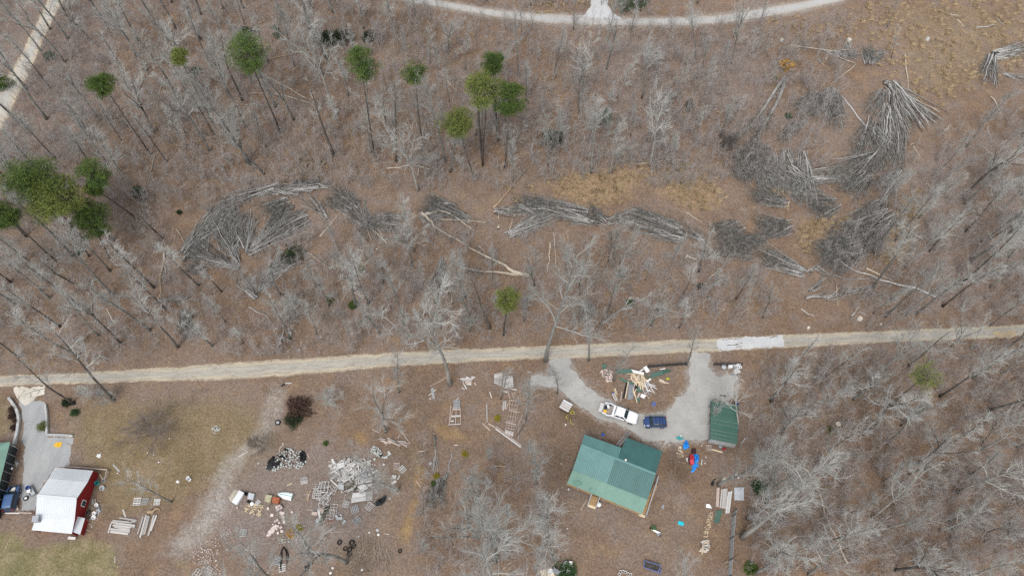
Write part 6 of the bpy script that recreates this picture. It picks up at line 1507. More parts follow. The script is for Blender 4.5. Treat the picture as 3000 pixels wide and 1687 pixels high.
def skid():
    a = at(S1(1230, 815)); b = at(S1(1340, 880)); o = empty('timber_sledge', a, 'wooden three-sided frame on the gravel above the open shed', 'frame')
    for x0, y0, x1, y1 in ((1230, 815, 1340, 825), (1230, 815, 1240, 885), (1340, 825, 1350, 890)):
        bar('timber', at(S1(x0, y0), .15), at(S1(x1, y1), .15), .12, .22, 'board_pink' if y0 != y1 and x0 != x1 and abs(x1 - x0) < 30 else 'dark_board', o)
skid()

# --- fences
def rail_fence(f, x0, y0, x1, y1, h, label, rails=4, posts=5, m='dark_board', boards=False, cap=None):
    A, B_f = at(f(x0, y0)), at(f(x1, y1)); o = empty('fence', A, label, 'fence'); up = Vector((0, 0, 1))
    for k in range(posts):
        p = A.lerp(B_f, k / (posts - 1)); bar('post', p, p + up * h, .12, .12, m, o)
    for k in range(rails):
        z = h * (k + .7) / rails; a = A.lerp(B_f, -.01) + up * z; b = A.lerp(B_f, 1.01) + up * z; bar('rail', a, b, .06, .13, m, o)
    return o
rail_fence(S1, -20, 340, 640, 292, 1.2, 'black rail fence behind the scrap heap, left of the drive mouth')
rail_fence(S1, 1125, 298, 1600, 310, 1.2, 'black rail fence behind the white stoves, right of the drive mouth')
def board_fence():
    P = [at(S3(*p)) for p in ((1470, 330), (1448, 420), (1415, 800), (1390, 1180), (1372, 1460), (1350, 1800))]; o = empty('fence', P[1], 'long grey board fence running down to the bottom edge right of the house yard', 'fence')
    up = Vector((0, 0, 1))
    for a, b in zip(P, P[1:]):
        n = max(2, int((b - a).length / 2.2))
        for k in range(n):
            p = a.lerp(b, k / n); bar('post', p, p + up * 2.3, .12, .12, 'dark_board' if k % 3 == 0 else 'grey_board', o)
        for z in (.3, .65, 1.0, 1.35, 1.7, 2.05): bar('board', a + up * z, b + up * z, .05, .24, 'grey_board', o)
        m_ = a.lerp(b, .5)
    for p, q in (((1500, 750), (1600, 742)), ((1475, 1170), (1530, 1225)), ((1300, 1225), (1395, 1185))): bar('brace', at(S3(*q), .1) if p[0] > 1400 else at(S3(*p), .1), at(S3(*p), 1.2) if p[0] > 1400 else at(S3(*q), 1.2), .07, .07, 'grey_board', o)
board_fence()
def low_fence(f, xy, label, m='board'):
    P = [at(p) for p in pts(f, *xy)]; o = empty('fence', P[0], label, 'fence')
    for a, b in zip(P, P[1:]):
        bar('rail', a + Vector((0, 0, .8)), b + Vector((0, 0, .8)), .12, .06, m, o); bar('rail', a + Vector((0, 0, .4)), b + Vector((0, 0, .4)), .04, .12, m, o)
        n = max(2, int((b - a).length / 1.6))
        for k in range(n + 1):
            p = a.lerp(b, k / n); bar('post', p, p + Vector((0, 0, .8)), .09, .09, m, o)
low_fence(L2, (840, 135, 1000, 145, 1180, 160, 1325, 172, 1300, 285), 'weathered rail fence behind the top of the red barn', 'board_pink')
low_fence(L2, (258, 690, 420, 695), 'low brown rail left of the barn, at the lawn edge', 'board_pink')

# ------------------------------------------------------------------ vehicles
def rsec(x, hw, z0, z1, r=.12, crown=.0, top=1.0):
    """rounded cross-section at station x"""
    ht = hw * top
    return [(x, -hw * .93, z0), (x, -hw, z0 + r), (x, -(hw + ht) / 2, z1 - r * 1.2), (x, -ht + r * .2, z1 - r * .3), (x, -ht * .6, z1 + crown * .7), (x, 0, z1 + crown),
            (x, ht * .6, z1 + crown * .7), (x, ht - r * .2, z1 - r * .3), (x, (hw + ht) / 2, z1 - r * 1.2), (x, hw, z0 + r), (x, hw * .93, z0)]
def frame_from(front, rear, name, label, cat):
    c = (front + rear) / 2; c.z = 0; d = front - rear
    return empty(name, c, label, cat, rz=math.atan2(d.y, d.x)), Vector((d.x, d.y, 0)).length
def wheels(o, xs, hw, r, w=.22):
    for x in xs:
        for sg in (-1, 1):
            g = Geo(); y = sg * (hw - w * .35); g.tube([(x, y - w / 2, r), (x, y - w * .42, r), (x, y + w * .42, r), (x, y + w / 2, r)], [r * .86, r, r, r * .86], 18, True)
            t = g.obj('wheel', MT['rubber'], o, True)
            g = Geo(); g.tube([(x, y + sg * w * .3, r), (x, y + sg * w * .53, r)], [r * .62, r * .55], 14, True); g.obj('rim', MT['chrome'], t, True)
def slab(name, a, b, c, d, m, o, th=.02):
    q = [Vector(p) for p in (a, b, c, d)]; n = (q[1] - q[0]).cross(q[3] - q[0]).normalized(); g = Geo()
    g.loft([[p - n * th for p in q], [p + n * th for p in q]]); me = g.mesh(name)
    fixn(me)
    return link(name, me, o, MT[m])
def pickup():
    fr, re = at(H1(1522, 862), .8), at(H1(1105, 720), .8)
    o, L = frame_from(fr, re, 'pickup_truck', 'white extended-cab pickup with its tailgate down and junk in the bed', 'pickup truck')
    k = L / 5.85; X = lambda x: x * k
    hw = 1.0
    g = Geo(); g.loft([rsec(X(x), w_, .45, z, .14, c) for x, w_, z, c in ((2.92, .70, .86, .0), (2.85, .86, 1.02, .03), (2.5, .97, 1.12, .05), (1.9, 1.0, 1.17, .05), (1.25, .99, 1.2, .04), (1.0, .99, 1.2, .0), (-.98, .99, 1.17, .0))])
    g.obj('body', MT['truck_white'], o, True)
    # cab: greenhouse and roof
    g = Geo(); g.loft([rsec(X(x), w_, 1.1, z, .1, 0, t) for x, w_, z, t in ((1.28, .92, 1.16, .98), (.62, .9, 1.72, .84), (.4, .9, 1.8, .83), (-.55, .9, 1.8, .83), (-.78, .9, 1.72, .84), (-.92, .9, 1.2, .95))])
    g.obj('cab', MT['truck_white'], o, True)
    slab('windshield', (X(1.22), -.78, 1.23), (X(1.22), .78, 1.23), (X(.68), .66, 1.72), (X(.68), -.66, 1.72), 'glass', o)
    slab('rear_window', (X(-.93), -.66, 1.3), (X(-.93), .66, 1.3), (X(-.83), .6, 1.66), (X(-.83), -.6, 1.66), 'glass', o)
    for sg in (-1, 1):
        slab('side_window', (X(.95), sg * .915, 1.26), (X(.12), sg * .915, 1.26), (X(.12), sg * .80, 1.69), (X(.58), sg * .80, 1.69), 'glass', o)
        slab('side_window', (X(.04), sg * .915, 1.26), (X(-.72), sg * .915, 1.26), (X(-.62), sg * .80, 1.69), (X(.04), sg * .80, 1.69), 'glass', o)
        b = Geo(); b.box((X(1.02), sg * 1.1, 1.3), (.16, .24, .2)); b.obj('mirror', MT['black'], o)
        h = Geo(); h.box((X(2.82), sg * .68, .88), (.14, .34, .18)); h.obj('headlight', MT['lamp'], o)
        # bed sides with flared rear fenders
        s_ = Geo(); prof = lambda x, y, z1: [(x, sg * (y - .14), .55), (x, sg * y, .6), (x, sg * y, z1 - .03), (x, sg * (y - .03), z1), (x, sg * (y - .13), z1), (x, sg * (y - .14), z1 - .03)]
        s_.loft([prof(X(x), y, z) for x, y, z in ((-.98, .99, 1.2), (-1.4, 1.0, 1.2), (-1.65, 1.12, 1.15), (-2.1, 1.14, 1.15), (-2.4, 1.0, 1.2), (-2.88, .98, 1.18))]); me = s_.mesh('bed_side')
        fixn(me); link('bed_side', me, o, MT['truck_white'])
        t = Geo(); t.box((X(-2.89), sg * .92, .95), (.05, .12, .34)); t.obj('tail_light', MT['red_light'], o)
    b = Geo(); b.box((X(-1.93), 0, .64), (X(1.9), 1.72, .06)); b.obj('bed_floor', MT['grey_plastic'], o)
    b = Geo(); b.box((X(-1.0), 0, .95), (.08, 1.8, .52)); b.obj('bed_front', MT['truck_white'], o)
    b = Geo(); b.box((X(-1.12), 0, 1.2), (.34, 1.8, .14)); b.obj('toolbox', MT['truck_white'], o)
    b = Geo(); b.box((X(-2.93) - .3, 0, .68), (.6, 1.62, .07)); b.obj('tailgate', MT['board_pale'], o)
    b = Geo(); b.box((X(-2.93), 0, .5), (.16, 1.8, .2)); b.obj('rear_bumper', MT['chrome'], o)
    b = Geo(); b.box((X(2.93), 0, .55), (.16, 1.66, .24)); b.obj('front_bumper', MT['chrome'], o)
    g = Geo(); g.box((X(2.9), 0, .88), (.06, 1.0, .2)); g.obj('grille', MT['black'], o)
    wheels(o, (X(1.95), X(-1.85)), 1.0, .38)
    W = o.matrix_basis
    def load(name, x, y, z, size, m, label, cat, rz=0):
        R_ = Matrix.Rotation(o.rotation_euler.z, 3, 'Z'); p = o.location + R_ @ Vector((X(x), y, z)); return tag(block(name, p, size, m, o.rotation_euler.z + rz), label, cat)
    load('yellow_case', -2.45, -.55, .85, (.55, .42, .34), 'yellow', 'yellow case at the tail of the pickup bed', 'case', .1)
    load('white_box', -2.2, .4, .9, (.32, .55, .4), 'white_paint', 'white carton standing in the pickup bed', 'box', .5)
    load('black_bin', -2.55, .2, .85, (.45, .5, .36), 'black', 'black bin beside the yellow case in the pickup bed', 'bin', .1)
    g = Geo(); r = random.Random(3); R_ = Matrix.Rotation(o.rotation_euler.z, 3, 'Z')
    for i in range(90):
        g.box(o.location + R_ @ Vector((X(r.uniform(-2.2, -1.3)), r.uniform(-.78, .75), r.uniform(.68, .95))), (r.uniform(.06, .3), r.uniform(.03, .12), .03), r.uniform(0, 6), r.uniform(-.4, .4))
    tag(g.obj('scrap_wood', MT['board_pink']), 'loose scrap wood and rubbish filling the pickup bed', 'scrap', kind='stuff')
pickup()
def suv(front, rear, label, m_body, m_roof, name='suv', bonnet=True, rack=True):
    o, L = frame_from(front, rear, name, label, 'car'); k = L / 4.4; X = lambda x: x * k
    g = Geo(); st = [(2.2, .6, .72, 0), (2.12, .78, .88, .02), (1.7, .88, .98, .04), (1.2, .9, 1.04, .03), (.9, .9, 1.06, 0), (-1.9, .9, 1.06, 0), (-2.15, .84, 1.0, 0), (-2.22, .74, .85, 0)]
    if not bonnet: st = [(.95, .9, 1.04, 0), (.9, .9, 1.06, 0), (-1.9, .9, 1.06, 0), (-2.15, .84, 1.0, 0), (-2.22, .74, .85, 0)]
    g.loft([rsec(X(x), w_, .35, z, .14, c) for x, w_, z, c in st]); g.obj('body', MT[m_body], o, True)
    g = Geo(); g.loft([rsec(X(x), w_, .98, z, .1, 0, t) for x, w_, z, t in ((1.12, .84, 1.03, .96), (.45, .84, 1.5, .82), (.2, .84, 1.58, .81), (-1.5, .84, 1.58, .81), (-1.95, .84, 1.48, .82), (-2.12, .84, 1.02, .95))]); g.obj('glasshouse', MT['glass'], o, True)
    g = Geo(); g.loft([rsec(X(x), w_, z - .04, z + .012, .02, .02, .96) for x, w_, z in ((.52, .66, 1.5), (.3, .70, 1.585), (-1.5, .70, 1.59), (-1.93, .68, 1.52))]); g.obj('roof', MT[m_roof], o, True)
    for sg in (-1, 1):
        for x0, x1 in ((.5, 1.1), (-.28, -.3), (-1.05, -1.07), (-1.95, -2.08)):
            slab('pillar', (X(x1) - .04, sg * .855, 1.03), (X(x1) + .04, sg * .855, 1.03), (X(x0) + .04, sg * .705, 1.55), (X(x0) - .04, sg * .705, 1.55), m_body, o)
        b = Geo(); b.box((X(.85), sg * .98, 1.1), (.14, .18, .14)); b.obj('mirror', MT[m_body], o)
        if bonnet: h = Geo(); h.box((X(2.08), sg * .6, .8), (.16, .32, .16)); h.obj('headlight', MT['lamp'], o)
        t = Geo(); t.box((X(-2.16), sg * .72, .95), (.1, .18, .36)); t.obj('tail_light', MT['red_light'], o)
        if rack:
            b = Geo(); b.box((X(-.6), sg * .64, 1.65), (X(2.0), .05, .05)); b.obj('roof_rail', MT['black'], o)
    if rack:
        for x in (.02, -.75, -1.3):
            b = Geo(); b.box((X(x), 0, 1.67), (.07, 1.3, .04)); b.obj('roof_bar', MT['black'], o)
    b = Geo(); b.box((X(-2.24), 0, .5), (.12, 1.5, .24)); b.obj('rear_bumper', MT['black'], o)
    wheels(o, (X(1.35), X(-1.38)), .9, .34, .2)
    if not bonnet:
        # engine bay laid open: fenders, radiator support, engine
        for sg in (-1, 1):
            g = Geo(); g.loft([[(X(x), sg * (y - .2), .5), (X(x), sg * y, .5), (X(x), sg * y, z - .08), (X(x), sg * (y - .08), z), (X(x), sg * (y - .24), z)] for x, y, z in ((.95, .9, 1.04), (1.5, .9, 1.0), (2.05, .82, .88), (2.18, .66, .75))])
            me = g.mesh('fender'); fixn(me); link('fender', me, o, MT['sun_blue'])
        b = Geo(); b.box((X(1.55), 0, .45), (X(1.2), 1.3, .2)); b.obj('engine_bay', MT['black'], o)
        b = Geo(); b.box((X(1.55), -.12, .72), (.62, .55, .3)); b.box((X(1.3), .35, .68), (.3, .3, .2)); b.obj('engine', MT['chrome'], o)
        b = Geo(); b.box((X(1.6), -.1, .9), (.3, .62, .06), .5); b.obj('engine_cover', MT['board_pale'], o)
        b = Geo(); b.box((X(2.15), 0, .72), (.1, 1.2, .3)); b.obj('radiator', MT['navy_dark'], o)
    return o
suv(at(H1(1598, 893), .8), at(H1(1872, 893), .8), 'blue SUV with roof bars parked nose to the pickup on the gravel', 'navy', 'navy')
suv(at(J5(420, 440), .8), at(J5(250, 1190), .8), 'dark navy car with a faded blue roof and its bonnet off, at the left edge', 'navy_dark', 'sun_blue', bonnet=False, rack=False)

# ------------------------------------------------------------------ boards, pallets, frames, heaps
def board(f, x0, y0, x1, y1, wd, m, label, z=0.03, th=.05, group=None, name='board', cat='board'):
    return tag(bar(name, at(f(x0, y0), z), at(f(x1, y1), z), wd, th, m), label, cat, group)
def pallet(f, cx, cy, ang, label, size=1.1, m='board', n=6, z=0.0, tilt=0.0, group=None, w2=None, name='pallet'):
    c = at(f(cx, cy), z); o = empty(name, c, label, 'pallet', group, rz=ang)
    w2 = w2 or size
    for k in range(3): 
        b = bpy.data.objects.new('stringer', ucube(m)); COL.objects.link(b); b.parent = o
        b.location = ((k - 1) * size * .46, 0, .06); b.scale = (.07, w2, .09)
    for k in range(n):
        b = bpy.data.objects.new('slat', ucube(m)); COL.objects.link(b); b.parent = o
        b.location = (rnd.gauss(0, .01), (k / (n - 1) - .5) * w2 * .92, .13); b.scale = (size, w2 / n * .58, .03); b.rotation_euler = (0, 0, rnd.gauss(0, .02))
    if tilt: o.rotation_euler = (tilt, 0, ang)
    return o
def sash(f, cx, cy, ang, label, w_=.8, h_=1.0, z=.05, m='board_pale', nx=2, ny=2, name='window_sash', cat='window frame'):
    c = at(f(cx, cy), z); o = empty(name, c, label, cat, rz=ang)
    for k in range(nx + 1):
        b = bpy.data.objects.new('stile', ucube(m)); COL.objects.link(b); b.parent = o; b.location = ((k / nx - .5) * w_, 0, .03); b.scale = (.07, h_ + .07, .05)
    for k in range(ny + 1):
        b = bpy.data.objects.new('bar', ucube(m)); COL.objects.link(b); b.parent = o; b.location = (0, (k / ny - .5) * h_, .036); b.scale = (w_, .06, .05)
    return o
def frame4(f, quad, rails, studs, label, m='board_pink', cat='wooden frame', z=.08, fill=0):
    P = [at(f(*p), z) for p in quad]; o = empty('stud_frame', P[0], label, cat)
    for k in range(rails):
        t = k / (rails - 1); bar('rail', P[0].lerp(P[3], t), P[1].lerp(P[2], t), .1, .06, m, o)
    up = Vector((0, 0, .055))
    for k in range(studs):
        t = k / (studs - 1); bar('stud', P[0].lerp(P[1], t) + up, P[3].lerp(P[2], t) + up, .06, .06, m, o)
    for k in range(fill):
        t = k / max(1, fill - 1) * .35 + .63; bar('plank', P[0].lerp(P[3], t) - up * .5, P[1].lerp(P[2], t) - up * .5, .17, .03, 'board_pale', o)
    return o
def deck(f, quad, n, label, m='board', z=.15, name='board_deck', along=True, cat='wooden deck'):
    P = [at(f(*p), z) for p in quad]; o = empty(name, P[0], label, cat); wd = (P[3] - P[0]).length / n
    for k in range(n):
        t = (k + .5) / n; a, b = P[0].lerp(P[3], t), P[1].lerp(P[2], t); e = Vector((0, 0, rnd.gauss(0, .012)))
        bar('plank', a + e, b + e, wd * .9, .04, m, o)
    for t in (.12, .88): bar('joist', P[0].lerp(P[1], t) - Vector((0, 0, .07)), P[3].lerp(P[2], t) - Vector((0, 0, .07)), .08, .1, m, o)
    return o
def flat_sheet(f, quad, m, label, cat, z=.06, name='sheet', ribs=0, th=.02, zz=None):
    P = [at(f(*p), (zz[i] if zz else z)) for i, p in enumerate(quad)]; g = Geo(); c = sum(P, Vector()) / len(P)
    o_ = Vector((c.x, c.y, 0))
    if ribs:
        top, n = [], ribs * 2
        for k in range(n + 1):
            t = k / n; e = Vector((0, 0, .03 if k % 2 else 0)); g.v += [P[0].lerp(P[1], t) + e - o_, P[3].lerp(P[2], t) + e - o_]
        for k in range(n): g.f.append((2 * k, 2 * k + 2, 2 * k + 3, 2 * k + 1))
        b = len(g.v)
        for k in range(n + 1): g.v += [g.v[2 * k] - Vector((0, 0, th)), g.v[2 * k + 1] - Vector((0, 0, th))]
        for k in range(n): g.f.append((b + 2 * k, b + 2 * k + 1, b + 2 * k + 3, b + 2 * k + 2))
        g.f += [(0, 1, b + 1, b), (2 * n, b + 2 * n, b + 2 * n + 1, 2 * n + 1)]
    else:
        Q2 = [p - o_ for p in P]; g.loft([[p - Vector((0, 0, th)) for p in Q2], Q2])
    me = g.mesh(name); fixn(me)
    ob = link(name, me, None, MT[m]); ob.location = o_; return tag(ob, label, cat)
def heap(label, f, poly, n, dirs, ln, wd, mats, hh, seed, name='board_heap', cat='lumber heap', piece='board', th=.03):
    """heap of boards: pieces are parts of the heap"""
    r = random.Random(seed); P = np.array(poly); c = P.mean(0); C = at(f(*c)); o = empty(name, C, label, cat); got = 0
    while got < n:
        x, y = r.uniform(P[:, 0].min(), P[:, 0].max()), r.uniform(P[:, 1].min(), P[:, 1].max())
        if not inpoly(np.array([x]), np.array([y]), poly)[0]: continue
        p = at(f(x, y)); e = (p - C).length; R = max((at(f(*q)) - C).length for q in poly)
        z = max(.04, hh * (1 - (e / R) ** 1.5) * r.uniform(.35, 1)); a = r.choice(dirs) + r.gauss(0, .18); l = r.uniform(*ln)
        d = Vector((math.cos(a), math.sin(a), r.gauss(0, .06))) * l / 2
        bar(piece, p - d + Vector((0, 0, z)), p + d + Vector((0, 0, z)), r.uniform(*wd), th, r.choice(mats), o, r.gauss(0, .12)); got += 1
    return o
def rubble(label, f, poly, n, size, m, seed, hh=.0, name='rubble', cat='rubble'):
    r = random.Random(seed); P = np.array(poly); C = at(f(*P.mean(0))); g = Geo(); got = 0; R = max((at(f(*q)) - C).length for q in poly)
    while got < n:
        x, y = r.uniform(P[:, 0].min(), P[:, 0].max()), r.uniform(P[:, 1].min(), P[:, 1].max())
        if not inpoly(np.array([x]), np.array([y]), poly)[0]: continue
        p = at(f(x, y)); s = r.uniform(*size); e = (p - C).length / R
        p.z = hh * max(0, 1 - e) * r.random() + s * .25; b = len(g.v); a0 = r.uniform(0, 6)
        for zz, k_ in ((-.35, .9), (.3, .75)):
            for k in range(5):
                a = a0 + k * 1.257; q = s * k_ * r.uniform(.35, .62); g.v.append(p + Vector((math.cos(a) * q, math.sin(a) * q * .8, zz * s * r.uniform(.7, 1.2))))
        g.f += [(b + k, b + (k + 1) % 5, b + 5 + (k + 1) % 5, b + 5 + k) for k in range(5)] + [tuple(range(b + 5, b + 10))]; got += 1
    return tag(g.obj(name, MT[m]), label, cat, kind='stuff')
def blocks(f, spots, size, m, label, group, seed, name='concrete_block', cat='block'):
    r = random.Random(seed)
    for x, y in spots:
        s = r.uniform(*size); p = at(f(x, y), s * .35); tag(block(name, p, (s * r.uniform(.8, 1.3), s, s * .7), m, r.uniform(0, 3.14)), label, cat, group)
def cyl(name, p, r0, h, m, label, cat, r1=None, lid=None, hollow=False):
    o = empty(name, p, label, cat); g = Geo(); r1 = r1 or r0
    if hollow:
        g.tube([(0, 0, 0), (0, 0, h), (0, 0, h), (0, 0, .03)], [r1, r0, r0 * .86, r1 * .86], 14); g.tube([(0, 0, .02), (0, 0, .03)], [r1 * .9, r1 * .88], 14, True)
    else: g.tube([(0, 0, 0), (0, 0, h * .9), (0, 0, h)], [r1, r0, r0 * .95], 14, True)
    g.obj('tub' if hollow else 'shell', MT[m], o, True)
    if lid: q = Geo(); q.tube([(0, 0, h + .005), (0, 0, h + .04)], [r0 * 1.05, r0], 14, True); q.obj('lid', MT[lid], o, True)
    return o
def tyre(f, x, y, R, label, group=None, z=0.0, rim=None, rz=0.0):
    o = empty('tyre', at(f(x, y), z), label, 'tyre', group); g = Geo(); n, k = 20, 8
    for i in range(n):
        a = 2 * math.pi * i / n
        for j in range(k):
            b = 2 * math.pi * j / k; q = R * .74 + R * .26 * math.cos(b); g.v.append(Vector((math.cos(a) * q, math.sin(a) * q, .12 + .11 * math.sin(b))))
    g.f = [(i * k + j, ((i + 1) % n) * k + j, ((i + 1) % n) * k + (j + 1) % k, i * k + (j + 1) % k) for i in range(n) for j in range(k)]
    g.obj('tread', MT['rubber'], o, True)
    if rim: q = Geo(); q.tube([(0, 0, .06), (0, 0, .2), (0, 0, .16)], [R * .5, R * .55, R * .2], 14, True); q.obj('rim', MT[rim], o, True)
    return o
def crumple(f, poly, m, hh, label, cat, name, seed, n=9):
    """crumpled sheet draped over something: outline from points, uneven raised surface with depth"""
    r = random.Random(seed); P = [at(f(*p)) for p in poly]; c = sum(P, Vector()) / len(P); g = Geo(); N_ = len(P) * 3; ring = []
    per = [P[i // 3].lerp(P[(i // 3 + 1) % len(P)], (i % 3) / 3) for i in range(N_)]
    for s, zf in ((1.0, .0), (.96, .22), (.75, .6), (.5, .85), (.22, 1.0)):
        for p in per:
            q = c.lerp(p, s * (1 + r.gauss(0, .035))) - c; g.v.append(Vector((q.x, q.y, max(.015, hh * zf * r.uniform(.6, 1.35)) if zf else .0)))
    for k in range(4):
        for i in range(N_): g.f.append((k * N_ + i, k * N_ + (i + 1) % N_, (k + 1) * N_ + (i + 1) % N_, (k + 1) * N_ + i))
    g.f.append(tuple(range(4 * N_, 5 * N_)))
    me = g.mesh(name); fixn(me)
    ob = link(name, me, None, MT[m]); ob.location = (c.x, c.y, 0.012); return tag(ob, label, cat)
def box_from(f, quad, h, m, label, cat, name, z=0.0, lid=None):
    P = [at(f(*p)) for p in quad]; c = sum(P, Vector()) / 4; o = empty(name, (c.x, c.y, z), label, cat); g = Geo()
    lo = [p - c + Vector((0, 0, 0)) for p in P]; g.loft([lo, [p + Vector((0, 0, h)) for p in lo], [p * .97 + Vector((0, 0, h + .015)) for p in lo]]); me = g.mesh('shell')
    fixn(me); link('shell', me, o, MT[m])
    if lid:
        q = Geo(); tp = [p * 1.03 + Vector((0, 0, h + .02)) for p in lo]; q.loft([tp, [p + Vector((0, 0, .05)) for p in tp]]); me = q.mesh('lid')
        fixn(me); link('lid', me, o, MT[lid])
    return o
def ladder(f, a, b, wd, label, m='chrome', z0=.05, z1=.05, n=9, top=None):
    A, B = at(f(*a), z0), at(f(*b), z1); o = empty('ladder', A, label, 'ladder'); d = (B - A).normalized(); s_ = Vector((-d.y, d.x, 0)).normalized() * wd / 2
    for sg in (-1, 1): bar('rail', A + s_ * sg, B + s_ * sg, .05, .08, m, o)
    for k in range(n):
        p = A.lerp(B, (k + .5) / n); bar('rung', p - s_, p + s_, .05, .05, m, o)
    if top: block('top_cap', A, (.16, wd * 1.15, .1), top, math.atan2(d.y, d.x), o)
    return o

# --- big heap of weathered boards in the junk yard
heap('big spreading heap of pale weathered boards in the junk yard', J1, [(480, 110), (760, 60), (1230, 80), (1390, 300), (1380, 420), (1180, 560), (1010, 620), (960, 480), (760, 520), (560, 420), (470, 280)], 210, (.55, .55, .75, -.7, 1.7), (.4, 1.7), (.09, .26), ('board', 'board_pale', 'board_pale', 'board'), 1.0, 1)
heap('low patch of dark, grey and mossy boards inside the big heap', J1, [(740, 560), (1020, 420), (1080, 440), (1000, 650), (760, 660)], 26, (.55, .8), (.8, 1.9), (.07, .14), ('dark_board', 'board', 'moss_board'), .35, 2)  # darker, mossier board mix in one part of the heap
deck(J1, [(920, 715), (1190, 680), (1190, 865), (885, 912)], 8, 'large white boarded panel lying at the lower end of the big heap', 'board_pale', .3, cat='wall panel', name='wall_panel')
deck(J1, [(1195, 690), (1320, 680), (1320, 860), (1195, 880)], 5, 'narrow slatted panel right of the large white boarded panel', 'board', .2, cat='wall panel', name='wall_panel')
flat_sheet(J1, [(632, 498), (740, 500), (735, 655), (630, 628)], 'grey_block', 'square grey sheet at the left side of the big heap', 'sheet', .5)
flat_sheet(J1, [(1010, 585), (1150, 520), (1235, 610), (1110, 690)], 'board_pale', 'pale sheet of flooring on the big heap, largest of its lower end', 'sheet', .7)
flat_sheet(J1, [(1000, 640), (1120, 650), (1170, 690), (1090, 730)], 'board', 'grey triangular sheet between the big heap and the boarded panel', 'sheet', .5)
flat_sheet(J1, [(1180, 480), (1310, 440), (1330, 540), (1230, 590)], 'board_pale', 'pale sheet at the right of the big heap beside the tree trunk', 'sheet', .6)
flat_sheet(J1, [(620, 390), (700, 400), (720, 480), (610, 470)], 'board_pale', 'small white sheet at the left edge of the big heap', 'sheet', .6)
flat_sheet(J1, [(600, 120), (740, 90), (760, 190), (620, 220)], 'board_pale', 'white sheet at the top of the big heap', 'sheet', .75)
pallet(J1, 1125, 380, .35, 'dark slatted pallet standing on the big heap', 1.3, 'grey_board', 6, .95)
pallet(J1, 1230, 250, .9, 'small grey pallet at the upper right of the big heap', .9, 'grey_board', 6, .5)
pallet(J1, 785, 942, 1.35, 'pale pallet left of the large white boarded panel', 1.1, 'board', 8)
pallet(J1, 965, 1045, 1.9, 'bluish grey pallet half under the boarded panel', 1.15, 'grey_board', 5)
pallet(J1, 1262, 988, -.6, 'pale pallet below the narrow slatted panel', 1.1, 'board', 5)
pallet(J1, 1010, 1268, -.7, 'grey pallet lying lowest in the weeds below the big heap', 1.1, 'grey_board', 6)
pallet(J1, 1812, 172, .1, 'pale pallet top right of the big heap, near the ochre path', 1.0, 'board_pink', 5)
pallet(J1, 1925, 240, .8, 'broken pale pallet beside the one near the ochre path', 1.0, 'board_pale', 4)
box_from(J1, [(1730, 362), (1810, 362), (1805, 432), (1695, 430)], .4, 'board_pale', 'white slatted crate near the ochre path', 'crate', 'crate')
flat_sheet(J1, [(1690, 510), (1780, 450), (1812, 490), (1720, 535)], 'board_pale', 'white folded sheet below the slatted crate', 'sheet', .15)
flat_sheet(J1, [(1810, 440), (1860, 350), (1885, 352), (1840, 450)], 'board', 'grey plank leaning by the slatted crate', 'board', .15)
for i, (x, y, a, w_, h_, z, nx, ny, lb) in enumerate([
    (255, 640, .05, 1.5, 1.1, .35, 3, 3, 'grey latticed panel on top of the left pallet stack'), (355, 590, -.03, 1.1, 1.7, .55, 2, 2, 'white door frame with two openings on the left pallet stack'),
    (200, 740, .03, 1.3, 1.1, .4, 4, 3, 'slatted grey panel at the left of the pallet stack'), (385, 825, -.75, 1.2, 1.0, .5, 2, 3, 'grey window sash turned diamond-wise on the pallet stack'),
    (465, 640, .6, 1.3, 1.1, .15, 3, 2, 'dark window frame right of the door frame'), (555, 630, -.35, .7, 1.6, .2, 2, 3, 'pale slatted frame leaning at the right of the pallet stack'),
    (285, 965, .2, .8, .8, .35, 1, 1, 'small square white frame at the bottom of the pallet stack'), (535, 1035, -.05, 1.1, 1.5, .1, 2, 3, 'grey window frame right of the mossy trough, upper'),
    (470, 1140, -.05, 1.1, 1.4, .1, 2, 3, 'grey window frame right of the mossy trough, lower')]): sash(J1, x, y, a, lb, w_, h_, z, 'board_pale' if i in (1, 6) else 'board', nx, ny)
heap('left stack of broken pallets and frames beside the big heap', J1, [(150, 520), (300, 480), (400, 500), (480, 760), (490, 880), (400, 960), (220, 920), (120, 780)], 46, (0.03, .03, 1.6, .8), (.5, 1.3), (.09, .18), ('board', 'board_pale', 'grey_board', 'board'), .45, 3)
flat_sheet(J1, [(100, 1085), (230, 1100), (190, 1170), (85, 1150)], 'board_pink', 'pinkish slab left of the mossy trough', 'slab', .25, th=.2, name='slab')
flat_sheet(J1, [(250, 1030), (365, 1050), (320, 1130), (230, 1110)], 'board_pink', 'tan plywood square above the mossy trough', 'sheet', .3)
flat_sheet(J1, [(205, 1050), (245, 1045), (285, 1240), (240, 1240)], 'board_pale', 'white louvred shutter across the tan plywood', 'shutter', .42)
flat_sheet(J1, [(190, 1220), (290, 1240), (250, 1330), (165, 1300)], 'grey_block', 'dull grey sheet below the louvred shutter', 'sheet', .1)
def trough():
    a, b = at(J1(270, 1330)), at(J1(430, 985)); o = empty('trough', a, 'long narrow mossy wooden trough lying aslant by the pallet stack', 'trough'); s_ = Vector((.87, .4, 0)) * .28
    for sg in (-1, 1): bar('side', a + s_ * sg + Vector((0, 0, .3)), b + s_ * sg + Vector((0, 0, .3)), .07, .6, 'moss_board', o)
    bar('bottom', a + Vector((0, 0, .06)), b + Vector((0, 0, .06)), .5, .05, 'dark_board', o)
    for k in range(6):
        p = a.lerp(b, k / 5); bar('cross_bar', p - s_ + Vector((0, 0, .58)), p + s_ + Vector((0, 0, .58)), .06, .05, 'grey_board', o)
trough()
